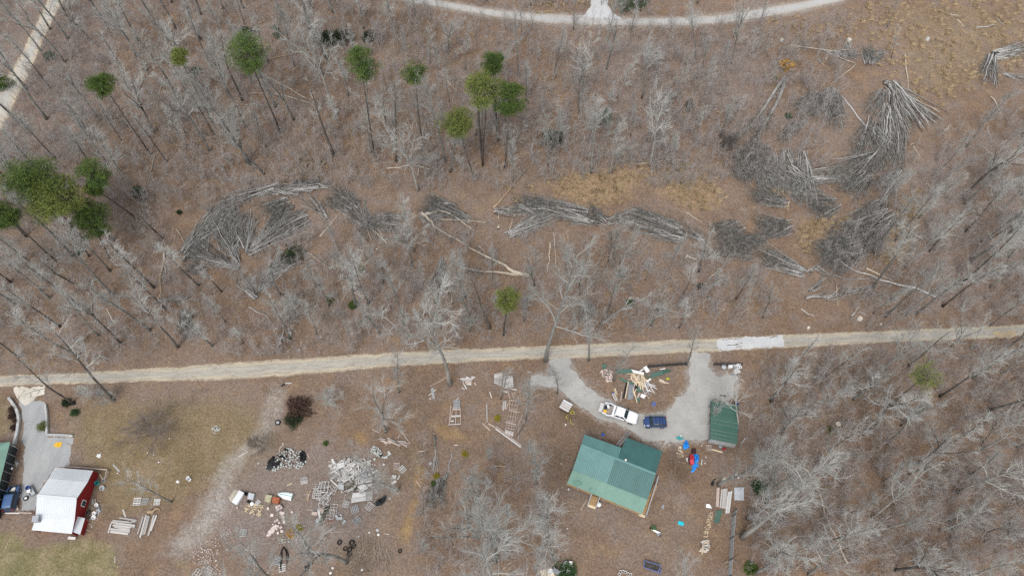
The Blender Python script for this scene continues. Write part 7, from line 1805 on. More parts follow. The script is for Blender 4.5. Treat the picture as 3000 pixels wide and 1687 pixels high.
o = empty('hoop', at(J1(460, 1255)), 'rusty half hoop lying right of the mossy trough', 'hoop'); g = Geo()
P = [at(J1(x, y), .12) - o.location for x, y in ((390, 1280), (420, 1292), (470, 1295), (515, 1275), (540, 1235), (540, 1190))]; g.tube(P, [.05] * 6, 6, True); g.obj('rim', MT['rust'], o, True)
blocks(J1, [(590, 1185), (625, 1225), (680, 1160), (680, 1225), (760, 1285), (730, 1320)], (.28, .42), 'grey_block', 'grey block among those below the window frames', 'grey blocks below the window frames', 5)
crumple(J1, [(1345, 930), (1420, 850), (1500, 820), (1570, 740), (1610, 780), (1590, 880), (1500, 960), (1400, 980)], 'black', .4, 'heap of crumpled black plastic right of the boarded panel', 'plastic sheet', 'plastic_heap', 6)
board(J1, 1345, 590, 1410, 700, .18, 'board_pink', 'tan board lying right of the pale floor sheets')
board(J1, 470, 445, 625, 590, .16, 'board_pale', 'white board slanting from the big heap to the pallet stack', .7)
board(J1, 505, 25, 545, 120, .35, 'board_pale', 'wide pale board sticking out at the top left of the big heap', .2)
board(J1, 0, 1048, 110, 1058, .09, 'board_pink', 'thin pole left of the pinkish slab')
board(J1, 560, 930, 690, 975, .09, 'board_pink', 'thin tan pole left of the pale pallet')

rubble('pale broken scraps strewn round the big board heap', J1, [(420, 40), (1300, 20), (1480, 330), (1400, 700), (880, 950), (560, 700), (430, 400)], 170, (.08, .3), 'board_pale', 71, name='scrap_wood', cat='scrap wood')
rubble('pale broken scraps strewn below the pallet stack', J1, [(80, 900), (560, 900), (800, 1300), (300, 1400), (0, 1300)], 70, (.08, .26), 'grey_block', 72, name='scrap_wood', cat='scrap wood')
# --- row of household junk above the scattered blocks
crumple(J2, [(270, 30), (440, 70), (340, 250), (240, 440), (100, 320)], 'tan_cloth', .12, 'tan rug spread beside the white chest on the gravel track', 'rug', 'rug', 7)
box_from(J2, [(462, 85), (605, 165), (380, 522), (240, 435)], .55, 'chest_white', 'long white chest lying at the edge of the gravel track', 'chest freezer', 'chest_freezer', lid='chest_white')
cyl('bucket', at(J2(650, 170)), .28, .42, 'black', 'black tub at the upper end of the long white chest', 'tub', hollow=True)
box_from(J2, [(745, 150), (912, 185), (870, 360), (702, 325)], .45, 'grey_block', 'grey box with a pale rim right of the long white chest', 'box', 'storage_box', lid='foam')
crumple(J2, [(640, 400), (700, 350), (790, 390), (790, 450), (720, 450)], 'black', .25, 'black rubbish bag below the grey box', 'bag', 'rubbish_bag', 8)
cyl('bucket', at(J2(825, 475)), .3, .35, 'white_paint', 'white bucket between the black bag and the striped boards', 'bucket')
deck(J2, [(985, 312), (1095, 400), (970, 525), (868, 490)], 5, 'striped grey-white boards stacked beside the white bucket', 'board', .15, along=False, cat='board stack', name='board_stack')
box_from(J2, [(1275, 200), (1460, 240), (1392, 450), (1215, 402)], .6, 'mossy_tan', 'moss-stained tan box beside the rusty box', 'box', 'storage_box')
box_from(J2, [(1500, 282), (1690, 322), (1640, 492), (1445, 442)], .75, 'rust', 'rust-red metal box touching the overturned boat', 'metal box', 'metal_box', lid='rust')
board(J2, 1380, 500, 1490, 260, .1, 'dark_board', 'dark post between the tan box and the rusty box', .4)
def blocks_pallet():
    P = [at(J2(*p)) for p in ((1690, 492), (1752, 592), (1592, 702), (1535, 575))]; o = empty('block_stack', P[0], 'stack of pinkish-white blocks below the rusty box', 'block stack')
    bar('base', P[0].lerp(P[3], .5) + Vector((0, 0, .06)), P[1].lerp(P[2], .5) + Vector((0, 0, .06)), 1.1, .1, 'dark_board', o)
    for i in range(5):
        for j in range(4):
            p = P[0].lerp(P[3], (i + .5) / 5).lerp(P[1].lerp(P[2], (i + .5) / 5), (j + .5) / 4); block('block', p + Vector((rnd.gauss(0, .03), rnd.gauss(0, .03), .25 + rnd.choice((0, .12)))), (.26, .22, .28), 'pink_block', rnd.uniform(-.4, .4), o)
blocks_pallet()
def boat():
    bow, st1, st2 = at(M2(1293, 450), .3), at(M2(1482, 440), .3), at(M2(1462, 532), .3); mid = (st1 + st2) / 2; d = (bow - mid); L = d.length; d.normalize(); n = Vector((-d.y, d.x, 0))
    o = empty('rowboat', ((bow + mid) / 2).to_2d().to_3d(), 'white rowboat overturned in the junk yard', 'boat', rz=math.atan2(d.y, d.x)); g = Geo(); hw = (st1 - st2).length / 2
    secs = []
    for f, w_, h in ((-.5, 1, .55), (-.3, 1.0, .58), (0, .95, .58), (.2, .78, .55), (.36, .5, .48), (.46, .22, .38), (.5, .04, .28)):
        W_ = hw * w_; secs.append([(f * L, -W_, 0), (f * L, -W_ * .96, h * .55), (f * L, -W_ * .62, h * .92), (f * L, 0, h), (f * L, W_ * .62, h * .92), (f * L, W_ * .96, h * .55), (f * L, W_, 0)])
    g.loft(secs); g.obj('hull', MT['boat'], o, False)
    k = Geo(); k.tube([(-.5 * L, 0, .56), (0, 0, .6), (.3 * L, 0, .53), (.49 * L, 0, .3)], [.045] * 4, 5, True); k.obj('keel', MT['teal_tub'], o)
    for sg in (-1, 1): q = Geo(); q.tube([(-.5 * L, sg * hw * .55, .55), (.1 * L, sg * hw * .48, .56), (.4 * L, sg * hw * .2, .44)], [.025] * 3, 4, True); q.obj('chine_strip', MT['boat'], o)
    q = Geo(); q.box((-.5 * L - .03, 0, .25), (.05, hw * 1.7, .45)); q.obj('transom', MT['grey_block'], o)
boat()
rubble('scattered yellowish split firewood beside the striped boards', J2, [(540, 500), (850, 480), (1200, 500), (1150, 620), (1060, 850), (800, 780), (600, 700)], 150, (.12, .32), 'lumber', 11, .15, name='firewood_scatter', cat='firewood')
rubble('small yellowish wood chips strewn round the blocks', M2, [(1420, 690), (1560, 680), (1480, 860), (1350, 900), (1400, 1060), (1290, 1100), (1280, 1020), (1390, 830)], 60, (.1, .25), 'mossy_tan', 12, name='wood_chips', cat='wood chips')
r = random.Random(21)
sp = [(1700, 700), (1770, 745), (1715, 790), (1755, 870), (1775, 940), (1790, 1020), (1580, 965), (1510, 1000), (1640, 1045), (1540, 1130), (1600, 1150), (1690, 1185), (1460, 1190), (1420, 1240), (1470, 1280), (1560, 1230), (1720, 1300), (1360, 1320), (1410, 1350), (1350, 1400), (1600, 1350), (1300, 1420), (1420, 810), (2020, 720), (1300, 610), (365, 580), (1450, 1090), (1520, 1170), (1490, 1240), (1330, 1360), (1380, 1300), (1440, 1310), (1740, 770), (1690, 750), (1790, 980)]
blocks(J2, sp, (.26, .42), 'pink_block', 'pinkish-white block among many strewn below the rusty box', 'pinkish-white blocks strewn below the rusty box', 31)
rubble('broken pinkish-white rubble along the right edge of the gravel track', M2, [(620, 880), (720, 860), (740, 940), (640, 970)], 40, (.1, .3), 'pink_block', 13)
rubble('broken pale rubble strewn over the bottom of the junk yard', M2, [(290, 1060), (560, 990), (620, 1060), (560, 1200), (620, 1440), (480, 1440), (300, 1300), (220, 1240)], 190, (.08, .28), 'pink_block', 14)
rubble('loose pale crumbs lying about the junk yard', M2, [(1300, 980), (1470, 960), (1440, 1040), (1320, 1060)], 40, (.1, .25), 'pale_rubble', 15)
rubble('grey and white rubble heaped right of the gravel track', M1, [(1150, 1310), (1290, 1160), (1380, 1080), (1600, 1120), (1650, 1260), (1590, 1340), (1380, 1330), (1250, 1370)], 240, (.12, .4), 'pale_rubble', 16, .6)
crumple(M1, [(1160, 1340), (1180, 1240), (1240, 1180), (1330, 1240), (1360, 1290), (1270, 1370)], 'black', .45, 'crumpled black plastic at the left of the rubble heap', 'plastic sheet', 'plastic_heap', 17)
crumple(M1, [(1560, 1110), (1620, 1120), (1650, 1180), (1630, 1290), (1580, 1270), (1550, 1170)], 'black', .5, 'crumpled black plastic at the right of the rubble heap', 'plastic sheet', 'plastic_heap', 18)
crumple(M1, [(1370, 1090), (1450, 1090), (1440, 1120), (1380, 1120)], 'black', .3, 'small black plastic scrap at the top of the rubble heap', 'plastic sheet', 'plastic_heap', 19)
crumple(M1, [(1290, 1160), (1420, 1170), (1400, 1220), (1320, 1200)], 'black', .5, 'black plastic in the middle of the rubble heap', 'plastic sheet', 'plastic_heap', 20)
rubble('little heap of pale chalky rubble in the open yard', M1, [(490, 850), (560, 800), (610, 850), (540, 920)], 46, (.1, .3), 'pale_rubble', 22, .1)
rubble('white stones heaped above the big board heap', C1, [(340, 1110), (400, 1060), (480, 1110), (520, 1180), (430, 1190)], 60, (.15, .42), 'pale_rubble', 23, .25)
blocks(C1, [(575, 1135), (590, 1155), (570, 1170), (548, 1195), (525, 1200), (500, 1195), (515, 1285), (405, 1220)], (.22, .36), 'pale_rubble', 'white stone right of the heaped white stones', 'white stones near the heap', 24, 'stone', 'stone')
crumple(C1, [(460, 1160), (500, 1160), (500, 1195), (465, 1195)], 'black', .2, 'black bag among the white stones', 'bag', 'rubbish_bag', 25)
heap('pile of old pinkish planks at the foot of the pale-crowned tree', C1, [(450, 970), (620, 975), (740, 1000), (840, 1040), (700, 1050), (480, 1005)], 22, (-.2, -.35, -.15), (.8, 2.0), (.1, .2), ('board_pink', 'board_pink', 'bark_grey'), .3, 26)
for k, (x0, y0, x1, y1) in enumerate(((725, 885, 820, 1010), (370, 855, 460, 900), (700, 930, 690, 970), (520, 1020, 555, 1060), (770, 1020, 840, 1030))):
    board(C1, x0, y0, x1, y1, .12, 'board_pink', ('plank leaning out of the old pinkish pile, right', 'plank left of the tree above the old pinkish pile', 'short dark plank on the old pinkish pile', 'short plank below the old pinkish pile', 'end plank of the old pinkish pile')[k])
for k, (f, x0, y0, x1, y1, wd, m, lb) in enumerate([
    (M1, 1390, 298, 1468, 300, .2, 'board_pale', 'white board lying just below the lane'), (M1, 1340, 335, 1385, 310, .35, 'dark_board', 'dark scrap left of the white board below the lane'),
    (M2, 1410, 350, 1472, 322, .1, 'lumber', 'yellowish stick above the overturned boat'), (C1, 935, 1128, 1002, 1122, .1, 'board_pale', 'white stick left of the thick mossy log'),
    (C1, 1372, 1052, 1415, 1045, .1, 'board_pale', 'white stick right of the thick mossy log'), (M1, 1655, 1160, 1680, 1210, .1, 'board_pink', 'tan stake right of the rubble heap'), (M1, 1705, 1130, 1765, 1250, .07, 'board_pink', 'thin stake pointing right of the rubble heap'),
    (M2, 820, 0, 940, -60, .1, 'board', 'thin grey pole along the gravel track'), (C2, 530, 935, 580, 942, .1, 'board_pale', 'white stick left of the dark ditch'), (C2, 905, 290, 960, 365, .1, 'board_pink', 'curved pale stick on the ochre path'),
    (L1, 1372, 1285, 1450, 1370, .3, 'board', 'grey plank in the weeds right of the barn'), (L2, 1490, 640, 1525, 735, .2, 'board', 'grey plank above the beam stack'), (L1, 1210, 1402, 1250, 1470, .2, 'lumber', 'yellowish post against the barn corner'),
    (L2, 60, 685, 240, 685, .16, 'white_paint', 'white pole lying behind the navy car'), (L2, 1395, 1205, 1395, 1290, .1, 'board', 'grey stake at the lawn edge'), (H2, 910, 520, 830, 645, .12, 'board_pink', 'pale plank leaning left of the front steps'),
    (J4, 120, 325, 450, 150, .08, 'board_pink', 'long pale stick left of the thick-stemmed lane tree'), (J4, 105, 490, 230, 385, .14, 'board_pale', 'pale board across the wide grey board'), (J4, 165, 355, 192, 555, .45, 'grey_board', 'wide grey board left of the deer stand frame'),
    (J4, 610, 575, 655, 535, .14, 'board_pale', 'short pale board above the deer stand frame'), (J4, 510, 675, 485, 950, .14, 'board_pink', 'plank along the left side of the deer stand frame'), (J4, 410, 955, 435, 930, .1, 'board_pink', 'tiny board left of the deer stand frame'), (J4, 505, 968, 562, 958, .16, 'board_pale', 'short board inside the foot of the deer stand frame'),
    (J4, 1170, 650, 1180, 985, .2, 'board', 'single long pale plank standing alone in the clearing'), (J4, 1095, 1005, 1235, 1140, .18, 'board_pink', 'short pinkish plank left of the long double planks'), (J4, 1200, 1010, 1330, 1080, .2, 'board_pink', 'upper end plank of the long double planks'),
    (J4, 1345, 1065, 1815, 1420, .2, 'board_pink', 'long pinkish plank, upper of the double pair'), (J4, 1330, 1100, 1800, 1445, .2, 'board_pale', 'long pinkish plank, lower of the double pair'),
    (J4, 1225, 425, 1265, 540, .12, 'board_pale', 'pale plank left of the dark crooked tree'), (J4, 1490, 595, 1475, 770, .3, 'board', 'pale plank pair right below the dark crooked tree'), (J4, 1525, 590, 1510, 740, .16, 'board_pale', 'narrow plank beside the pale plank pair'), (J4, 1595, 590, 1525, 745, .08, 'board_pink', 'thin batten left of the top stud frame'),
    (J4, 1460, 395, 1550, 440, .16, 'board_pale', 'pale board below the right grey deck'), (J4, 1550, 385, 1602, 555, .08, 'board_pink', 'batten running down from the right grey deck'), (J4, 1640, 430, 1672, 545, .1, 'board_pink', 'batten inside the scrap below the right grey deck'), (J4, 1600, 365, 1725, 390, .2, 'board_pale', 'pale plank along the lower edge of the right grey deck'),
    (J4, 1720, 540, 1802, 600, .1, 'board_pink', 'batten right of the top stud frame'), (J4, 1580, 755, 1775, 800, .18, 'board_pink', 'cross plank between the top and middle stud frames'), (J4, 1520, 985, 1715, 1030, .22, 'board_pink', 'cross plank between the middle and bottom stud frames'),
    (J4, 1830, 850, 1745, 1055, .12, 'board_pink', 'plank right of the middle stud frame'), (J4, 1765, 1075, 1750, 1330, .1, 'board_pink', 'plank right of the bottom stud frame'), (J4, 1925, 65, 2000, 65, .14, 'board_pale', 'white board at the tip of the gravel spur'),
    (S2, 1280, 925, 1325, 870, .1, 'board_pale', 'small pale stick left of the yellow boards'), (S2, 1330, 872, 1392, 885, .12, 'lumber', 'yellow board above the lumber pile, upper'), (S2, 1300, 895, 1362, 908, .12, 'lumber', 'yellow board above the lumber pile, lower'),
    (S2, 1085, 385, 1280, 440, .2, 'lumber', 'yellow plank below the open shed'), (S2, 930, 565, 912, 660, .14, 'board_pale', 'bent white trim right of the blue tarp'), (H1, 1330, 520, 1320, 640, .1, 'board', 'thin grey batten left of the grey rubber mats')]):
    board(f, x0, y0, x1, y1, wd, m, lb)
deck(J4, [(1310, 95), (1470, 60), (1450, 320), (1310, 260)], 12, 'left one of two grey board decks near the lane', 'board', .15)
deck(J4, [(1490, 130), (1650, 125), (1670, 330), (1465, 375)], 11, 'right one of two grey board decks near the lane', 'board', .18)
frame4(J4, [(1600, 575), (1770, 600), (1735, 745), (1590, 735)], 3, 4, 'top one of three stud frames lying in a row', fill=0)
frame4(J4, [(1590, 775), (1720, 800), (1690, 980), (1545, 965)], 3, 4, 'middle one of three stud frames lying in a row')
frame4(J4, [(1535, 1035), (1692, 1060), (1658, 1250), (1505, 1180)], 4, 4, 'bottom one of three stud frames lying in a row, partly boarded', fill=4)
def stand():
    z = .12; o = empty('wooden_stand', at(J4(580, 800)), 'wooden tower stand lying on its back, slatted platform at the upper end', 'wooden stand'); p = lambda x, y: at(J4(x, y), z)
    for k in range(7): bar('platform_board', p(556, 594 + k * 18), p(681, 594 + k * 18), .24, .06, 'grey_board', o)
    for x0, y0, x1, y1 in ((560, 705, 470, 1050), (681, 705, 696, 1022), (614, 705, 592, 1010)): bar('leg', p(x0, y0) + Vector((0, 0, .06)), p(x1, y1) + Vector((0, 0, .06)), .1, .08, 'board_pink', o)
    for x0, y0, x1, y1, w_ in ((558, 718, 682, 712, .16), (552, 752, 683, 750, .16), (512, 885, 690, 875, .16), (520, 868, 690, 862, .14), (478, 1028, 695, 1015, .12)): bar('crosspiece', p(x0, y0), p(x1, y1), w_, .05, 'board_pale', o)
stand()
o = empty('firewood_stack', at(J4(830, 235)), 'small stack of pale pinkish boards right of the thick lane tree', 'board stack')
for x0, y0, x1, y1 in ((680, 185, 930, 180), (715, 215, 900, 212), (780, 240, 890, 240), (770, 258, 895, 265), (730, 245, 800, 375), (710, 345, 765, 382), (950, 250, 965, 305), (800, 285, 885, 290), (790, 155, 835, 162), (890, 145, 960, 160)):
    bar('board', at(J4(x0, y0), .06), at(J4(x1, y1), .1), .2, .06, 'board_pale' if y0 % 2 else 'board_pink', o)
block('scrap', (0, 0, -5), (.01, .01, .01), 'board', 0, o) if False else None
def beams(f, lst, label, m='board'):
    p0 = at(f(*lst[0][:2])); o = empty('beam_stack', p0, label, 'timber stack')
    for k, (x0, y0, x1, y1) in enumerate(lst): bar('beam', at(f(x0, y0), .12 + .02 * (k % 3)), at(f(x1, y1), .12 + .02 * (k % 3)), .24, .2, m, o)
beams(L2, [(1450, 740, 1660, 775), (1370, 775, 1600, 800), (1350, 795, 1640, 835), (1400, 815, 1640, 855), (1370, 830, 1590, 862), (1390, 850, 1575, 885), (1340, 875, 1580, 895), (1345, 895, 1575, 915), (1340, 912, 1555, 938), (1315, 925, 1350, 810), (1570, 800, 1650, 780)], 'stack of grey beams lying side by side, right of the barn')
beams(L2, [(1670, 940, 1740, 725), (1700, 980, 1775, 710), (1730, 950, 1800, 715), (1755, 940, 1810, 720), (1800, 955, 1870, 710), (1830, 900, 1900, 710)], 'second stack of grey beams, standing away from the barn', 'board')
pallet(L2, 1668, 545, .05, 'pale pallet right of the barn, left one of three in a row', 1.15, 'board_pale', 5)
pallet(L2, 1762, 545, 0, 'grey pallet right of the barn, middle one of three in a row', 1.0, 'grey_board', 6)
pallet(L2, 1908, 550, .03, 'pale pallet right of the barn, right one of three in a row', .95, 'board_pale', 6)
pallet(M2, 1620, 290, .2, 'faint weathered pallet in the grass above the boat', 1.1, 'board', 6)
pallet(M2, 885, 925, .05, 'grey pallet at the bottom of the gravel track', 1.0, 'grey_board', 4)
pallet(M2, 985, 1255, .1, 'grey pallet under the tangled bare crown', 1.1, 'grey_board', 6)
pallet(M2, 1300, 1260, -.2, 'grey pallet left of the black rubber hoses', 1.1, 'grey_board', 6)
pallet(M2, 1355, 1350, .2, 'pale pallet at the foot of the black rubber hoses', 1.0, 'board_pale', 4)
sash(M2, 325, 1415, -.45, 'white window sash at the bottom edge of the junk yard, left', .9, 1.2, .05, 'board_pale', 2, 3)
sash(M2, 462, 1378, -.55, 'white window sash at the bottom edge of the junk yard, right', .9, 1.0, .05, 'board_pale', 2, 3)
heap('small pile of reddish split wood left of the pallet stack', M2, [(1650, 430), (1690, 430), (1670, 530), (1635, 530)], 10, (1.2, 1.4), (.4, .7), (.12, .2), ('tan_log', 'board_pink'), .2, 27, cat='firewood pile', name='firewood_pile')
def hoses():
    o = empty('rubber_hose', at(M2(1370, 1200)), 'black rubber hose lying in a long loop, bottom of the junk yard', 'hose')
    for xy in ((1340, 1385, 1335, 1300, 1350, 1220, 1345, 1150, 1365, 1090, 1400, 1120, 1425, 1180, 1430, 1240), (1330, 1190, 1350, 1130, 1375, 1100, 1400, 1150, 1410, 1290)):
        g = Geo(); P = [at(p, .12) - o.location for p in pts(M2, *xy)]; g.tube(P, [.13, .16, .1, .1, .09, .11, .12, .08][:len(P)], 7, True); g.obj('length', MT['rubber'], o, True)
hoses()
for k, (x, y, R, lb) in enumerate(((130, 1045, .48, 'tyre in the weedy patch, topmost of the cluster'), (150, 1085, .42, 'tyre leaning on the topmost one of the weedy patch'), (48, 1115, .36, 'small tyre at the left of the weedy patch cluster'), (98, 1128, .42, 'tyre in the middle of the weedy patch cluster'), (95, 1182, .4, 'tyre lowest in the weedy patch cluster'))): tyre(C2, x, y, R, lb)
tyre(M1, 1303, 778, .48, 'black tyre with a pale rim beside the worn track', rim='grey_block')
tyre(M2, 2050, 1040, .4, 'tyre right of the tangled crown near the junk tree')
tyre(C2, 712, 1145, .33, 'dark tyre on the ochre path')
tyre(M2, 1690, 1300, .38, 'tyre lying below the junk tree')
crumple(M2, [(1610, 1330), (1650, 1320), (1690, 1360), (1650, 1380)], 'black', .2, 'black rag below the tyre by the junk tree', 'rag', 'rag', 33)
for k, (f, x, y, s, m, lb) in enumerate([
    (M2, 1965, 1350, .4, 'white_paint', 'white plastic scrap at the bottom of the yard, upper of two'), (M2, 1940, 1408, .4, 'white_paint', 'white plastic scrap at the bottom of the yard, lower of two'), (C2, 450, 945, .4, 'white_paint', 'white plastic jug in the weedy patch'), (C2, 440, 890, .5, 'foam', 'pale grey bag in the weedy patch'), (C2, 340, 920, .28, 'white_paint', 'small white scrap left of the plastic jug'),
    (C2, 210, 970, .28, 'foam', 'small white cup at the left of the weedy patch'), (C2, 252, 1372, .42, 'white_paint', 'white carton at the bottom of the weedy patch'), (C2, 590, 508, .22, 'white_paint', 'round white jug right of the black plastic heap'), (M1, 1060, 1272, .22, 'boat', 'pale green jug on the worn track'), (L1, 1425, 1390, .22, 'white_paint', 'white lump right of the barn fence'),
    (L1, 1925, 1255, .25, 'white_paint', 'white lump in the weeds up right of the pallets'), (L1, 2055, 968, .2, 'white_paint', 'white lump by the big dark shrub'), (L1, 1790, 1140, .2, 'white_paint', 'small white lump below the big dark shrub'), (L1, 1865, 1165, .25, 'foam', 'pale scrap below the big dark shrub'), (S2, 995, 525, .26, 'board_pale', 'pale round lid right of the blue tarp, upper'), (S2, 975, 630, .26, 'board_pale', 'pale round lid right of the blue tarp, lower'),
    (S2, 355, 308, .22, 'board_pale', 'little pale lump near the house corner'), (S2, 922, 325, .22, 'board_pale', 'pale scrap right of the upper blue tarp'), (H1, 650, 925, .3, 'white_paint', 'white lump below the yellow hose'), (H2, 600, 85, .22, 'board_pale', 'pale lump left of the house'), (H2, 670, 870, .24, 'board_pale', 'pale lump in the yard below the house'), (R1, 125, 1158, .3, 'white_paint', 'white jug in the lower right woods'), (R1, 358, 1245, .3, 'white_paint', 'white jug lower down in the lower right woods'),
    (M2, 685, 1128, .22, 'white_paint', 'white cup near the gravel track end'), (M2, 1472, 672, .3, 'white_paint', 'white block right of the strewn blocks'), (J4, 130, 550, .42, 'board_pink', 'pinkish lump at the foot of the wide grey board'), (J4, 1685, 445, .4, 'board_pink', 'pinkish lump under the right grey deck'), (C1, 1085, 1272, .6, 'grey_block', 'grey cubic block on the ochre path'), (A3(0, 0) and A3, 812, 950, .5, 'pale_rubble', 'whitish rock below the small green shrub, upper right slope'),
    (A6, 1340, 1122, .5, 'pale_rubble', 'white broken rock by the stump above the lane'), (A4, 2260, 1350, .4, 'grey_block', 'pale rock above the lane, left'), (A5, 270, 592, .35, 'pale_rubble', 'white rock under the white log of the windrow')]):
    o = empty('litter_item' if m not in ('pale_rubble', 'grey_block') else 'rock', at(f(x, y)), lb, 'scrap' if m not in ('pale_rubble', 'grey_block') else 'rock')
    g = Geo(); rr = random.Random(k); bm_ = bmesh.new(); bmesh.ops.create_icosphere(bm_, subdivisions=2, radius=s / 2)
    for v in bm_.verts: v.co = Vector((v.co.x * rr.uniform(.85, 1.15), v.co.y * rr.uniform(.8, 1.1), max(-.02, v.co.z * .8) + .02))
    me = bpy.data.meshes.new('lump'); bm_.to_mesh(me); bm_.free(); link('shell', me, o, MT[m])
crumple(L1, [(1165, 1185), (1190, 1155), (1225, 1150), (1232, 1175), (1215, 1205), (1190, 1200)], 'white_paint', .25, 'torn white bag on the grass above the barn', 'bag', 'torn_bag', 41)
crumple(M2, [(60, 310), (85, 280), (110, 300), (100, 325)], 'white_paint', .15, 'white rag left of the toilet bowl in the yard', 'rag', 'rag', 42)
# white plastic chair lying in the yard
o = empty('plastic_chair', at(M2(225, 272)), 'white plastic tub chair tipped over in the yard', 'chair', rz=-.7); g = Geo(); g.loft([[(x * s, y * s, z) for x, y in ((-.4, -.3), (.4, -.25), (.45, 0), (.4, .25), (-.4, .3), (-.48, 0))] for s, z in ((.9, 0), (1, .3), (.85, .34), (.7, .12))]); g.obj('shell', MT['white_paint'], o); g = Geo(); g.tube([(0, 0, .12), (0, 0, .2)], [.2, .18], 12, True); g.obj('seat', MT['grey_plastic'], o)
# yellow slatted sledge on the drive
def sled():
    c = at(L1(700, 1045)); o = empty('yellow_slide', c, 'yellow plastic slotted panel lying on the driveway', 'plastic panel', rz=-.05); o.scale = (.72,) * 3
    g = Geo(); n = 8; P = [(-.4, -.5), (.75, -.55), (.85, -.4), (.9, .4), (.8, .58), (.0, .62), (-.4, .5)]; P = [(x, y) for x, y in P]
    g.loft([[(x * .98, y * .98, 0) for x, y in P], [(x, y, .12) for x, y in P], [(x * .9, y * .88, .14) for x, y in P]]); g.obj('panel', MT['yellow'], o)
    for k in range(4): b = Geo(); b.box((-.55, -.36 + k * .24, .07), (.45, .13, .1), .12); b.obj('slat', MT['yellow'], o)
    for k in range(3): b = Geo(); b.box((.15, -.25 + k * .25, .15), (.5, .05, .02), .2); b.obj('slot', MT['black'], o)
sled()
def trailer():
    q = [at(J5(*p), .3) for p in ((830, 545), (960, 460), (1090, 685), (930, 770))]; c = sum(q, Vector()) / 4; o = empty('hand_trailer', c.to_2d().to_3d(), 'low grey mesh trailer on the driveway beside the barn roof', 'trailer')
    for a, b in zip(q, q[1:] + q[:1]): bar('side_rail', a + Vector((0, 0, .1)), b + Vector((0, 0, .1)), .08, .2, 'grey_plastic', o)
    g = Geo(); t = [p - o.location for p in q]; g.loft([[p - Vector((0, 0, .03)) for p in t], t]); me = g.mesh('bed'); fixn(me); link('bed', me, o, MT['grey_block'])
    cyl('bucket', at(J5(885, 515), .32), .36, .45, 'blue_plastic', 'dark blue tub on the mesh trailer', 'tub', hollow=True)
    tag(block('white_box', at(J5(880, 595), .5), (.5, .55, .35), 'white_paint', .3), 'white box on the mesh trailer beside the blue tub', 'box')
trailer()
tyre(J5, 800, 818, .4, 'loose wheel with a bright rim on the driveway, between car and barn', rim='white_paint')
box_from(J5, [(490, 1120), (590, 1095), (590, 1165), (490, 1180)], .35, 'board_pink', 'pale box behind the navy car', 'box', 'cardboard_box')
rubble('white gravel scraps beside the green building', L1, [(180, 1290), (200, 1250), (220, 1270), (200, 1310)], 14, (.15, .35), 'pale_rubble', 44)
o = empty('spotlight', at(L1(125, 1330), 1.8), 'black floodlight with a white lens on the side wall of the green building', 'lamp'); g = Geo(); g.tube([(0, 0, 0), (.25, 0, -.02)], [.2, .24], 12, True); g.obj('housing', MT['black'], o, True); g = Geo(); g.tube([(.26, 0, -.02), (.3, 0, -.02)], [.2, .19], 12, True); g.obj('lens', MT['lamp'], o, True); g = Geo(); g.tube([(-.4, 0, .1), (0, 0, 0)], [.04, .04], 6); g.obj('bracket', MT['black'], o)
# buckets and rubbish along the barn's east wall
for k, (x, y, s, m) in enumerate(((1178, 590, .3, 'white_paint'), (1150, 690, .3, 'white_paint'), (1145, 738, .34, 'white_paint'), (1200, 665, .32, 'foam'), (1195, 615, .24, 'grey_plastic'), (1085, 672, .26, 'black'), (1058, 780, .25, 'board_pink'), (1250, 385, .4, 'foam'), (1268, 290, .28, 'grey_plastic'), (1185, 325, .36, 'teal_tub'))):
    cyl('bucket', at(L2(x, y)), s, s * 1.1, m, ('white bucket against the barn wall, topmost', 'white bucket against the barn wall, below the window', 'square-looking white bucket lowest on the barn wall', 'greyish bucket right of the wall buckets', 'grey bucket beside the topmost white one', 'black bucket close to the barn wall', 'pinkish tub by the lean-to corner', 'pale tub near the barn corner', 'grey tub near the fence behind the barn', 'dark teal tub against the barn wall')[k], 'bucket', r1=s * .85, hollow=True)
for k in range(3): board(L2, 1125 + k * 18, 510, 1115 + k * 18, 575, .08, 'board', ('left batten leaning by the barn wall', 'middle batten leaning by the barn wall', 'right batten leaning by the barn wall')[k], .2)
rubble('scraps of litter along the red barn wall', L2, [(1100, 560), (1260, 560), (1230, 700), (1120, 860), (1030, 830), (1060, 700)], 70, (.08, .25), 'grey_block', 45)
o = empty('old_bench', at(L2(875, 985)), 'white plank bench below the barn eave', 'bench')
bar('seat', at(L2(825, 982), .35), at(L2(915, 990), .35), .4, .08, 'board_pale', o)
for x in (835, 905): bar('leg', at(L2(x, 985)), at(L2(x, 985), .35), .1, .3, 'board', o)
crumple(L1, [(860, 520), (920, 510), (920, 560), (870, 570)], 'black', .4, 'black rubbish bag under the left leaning tree', 'bag', 'rubbish_bag', 46)

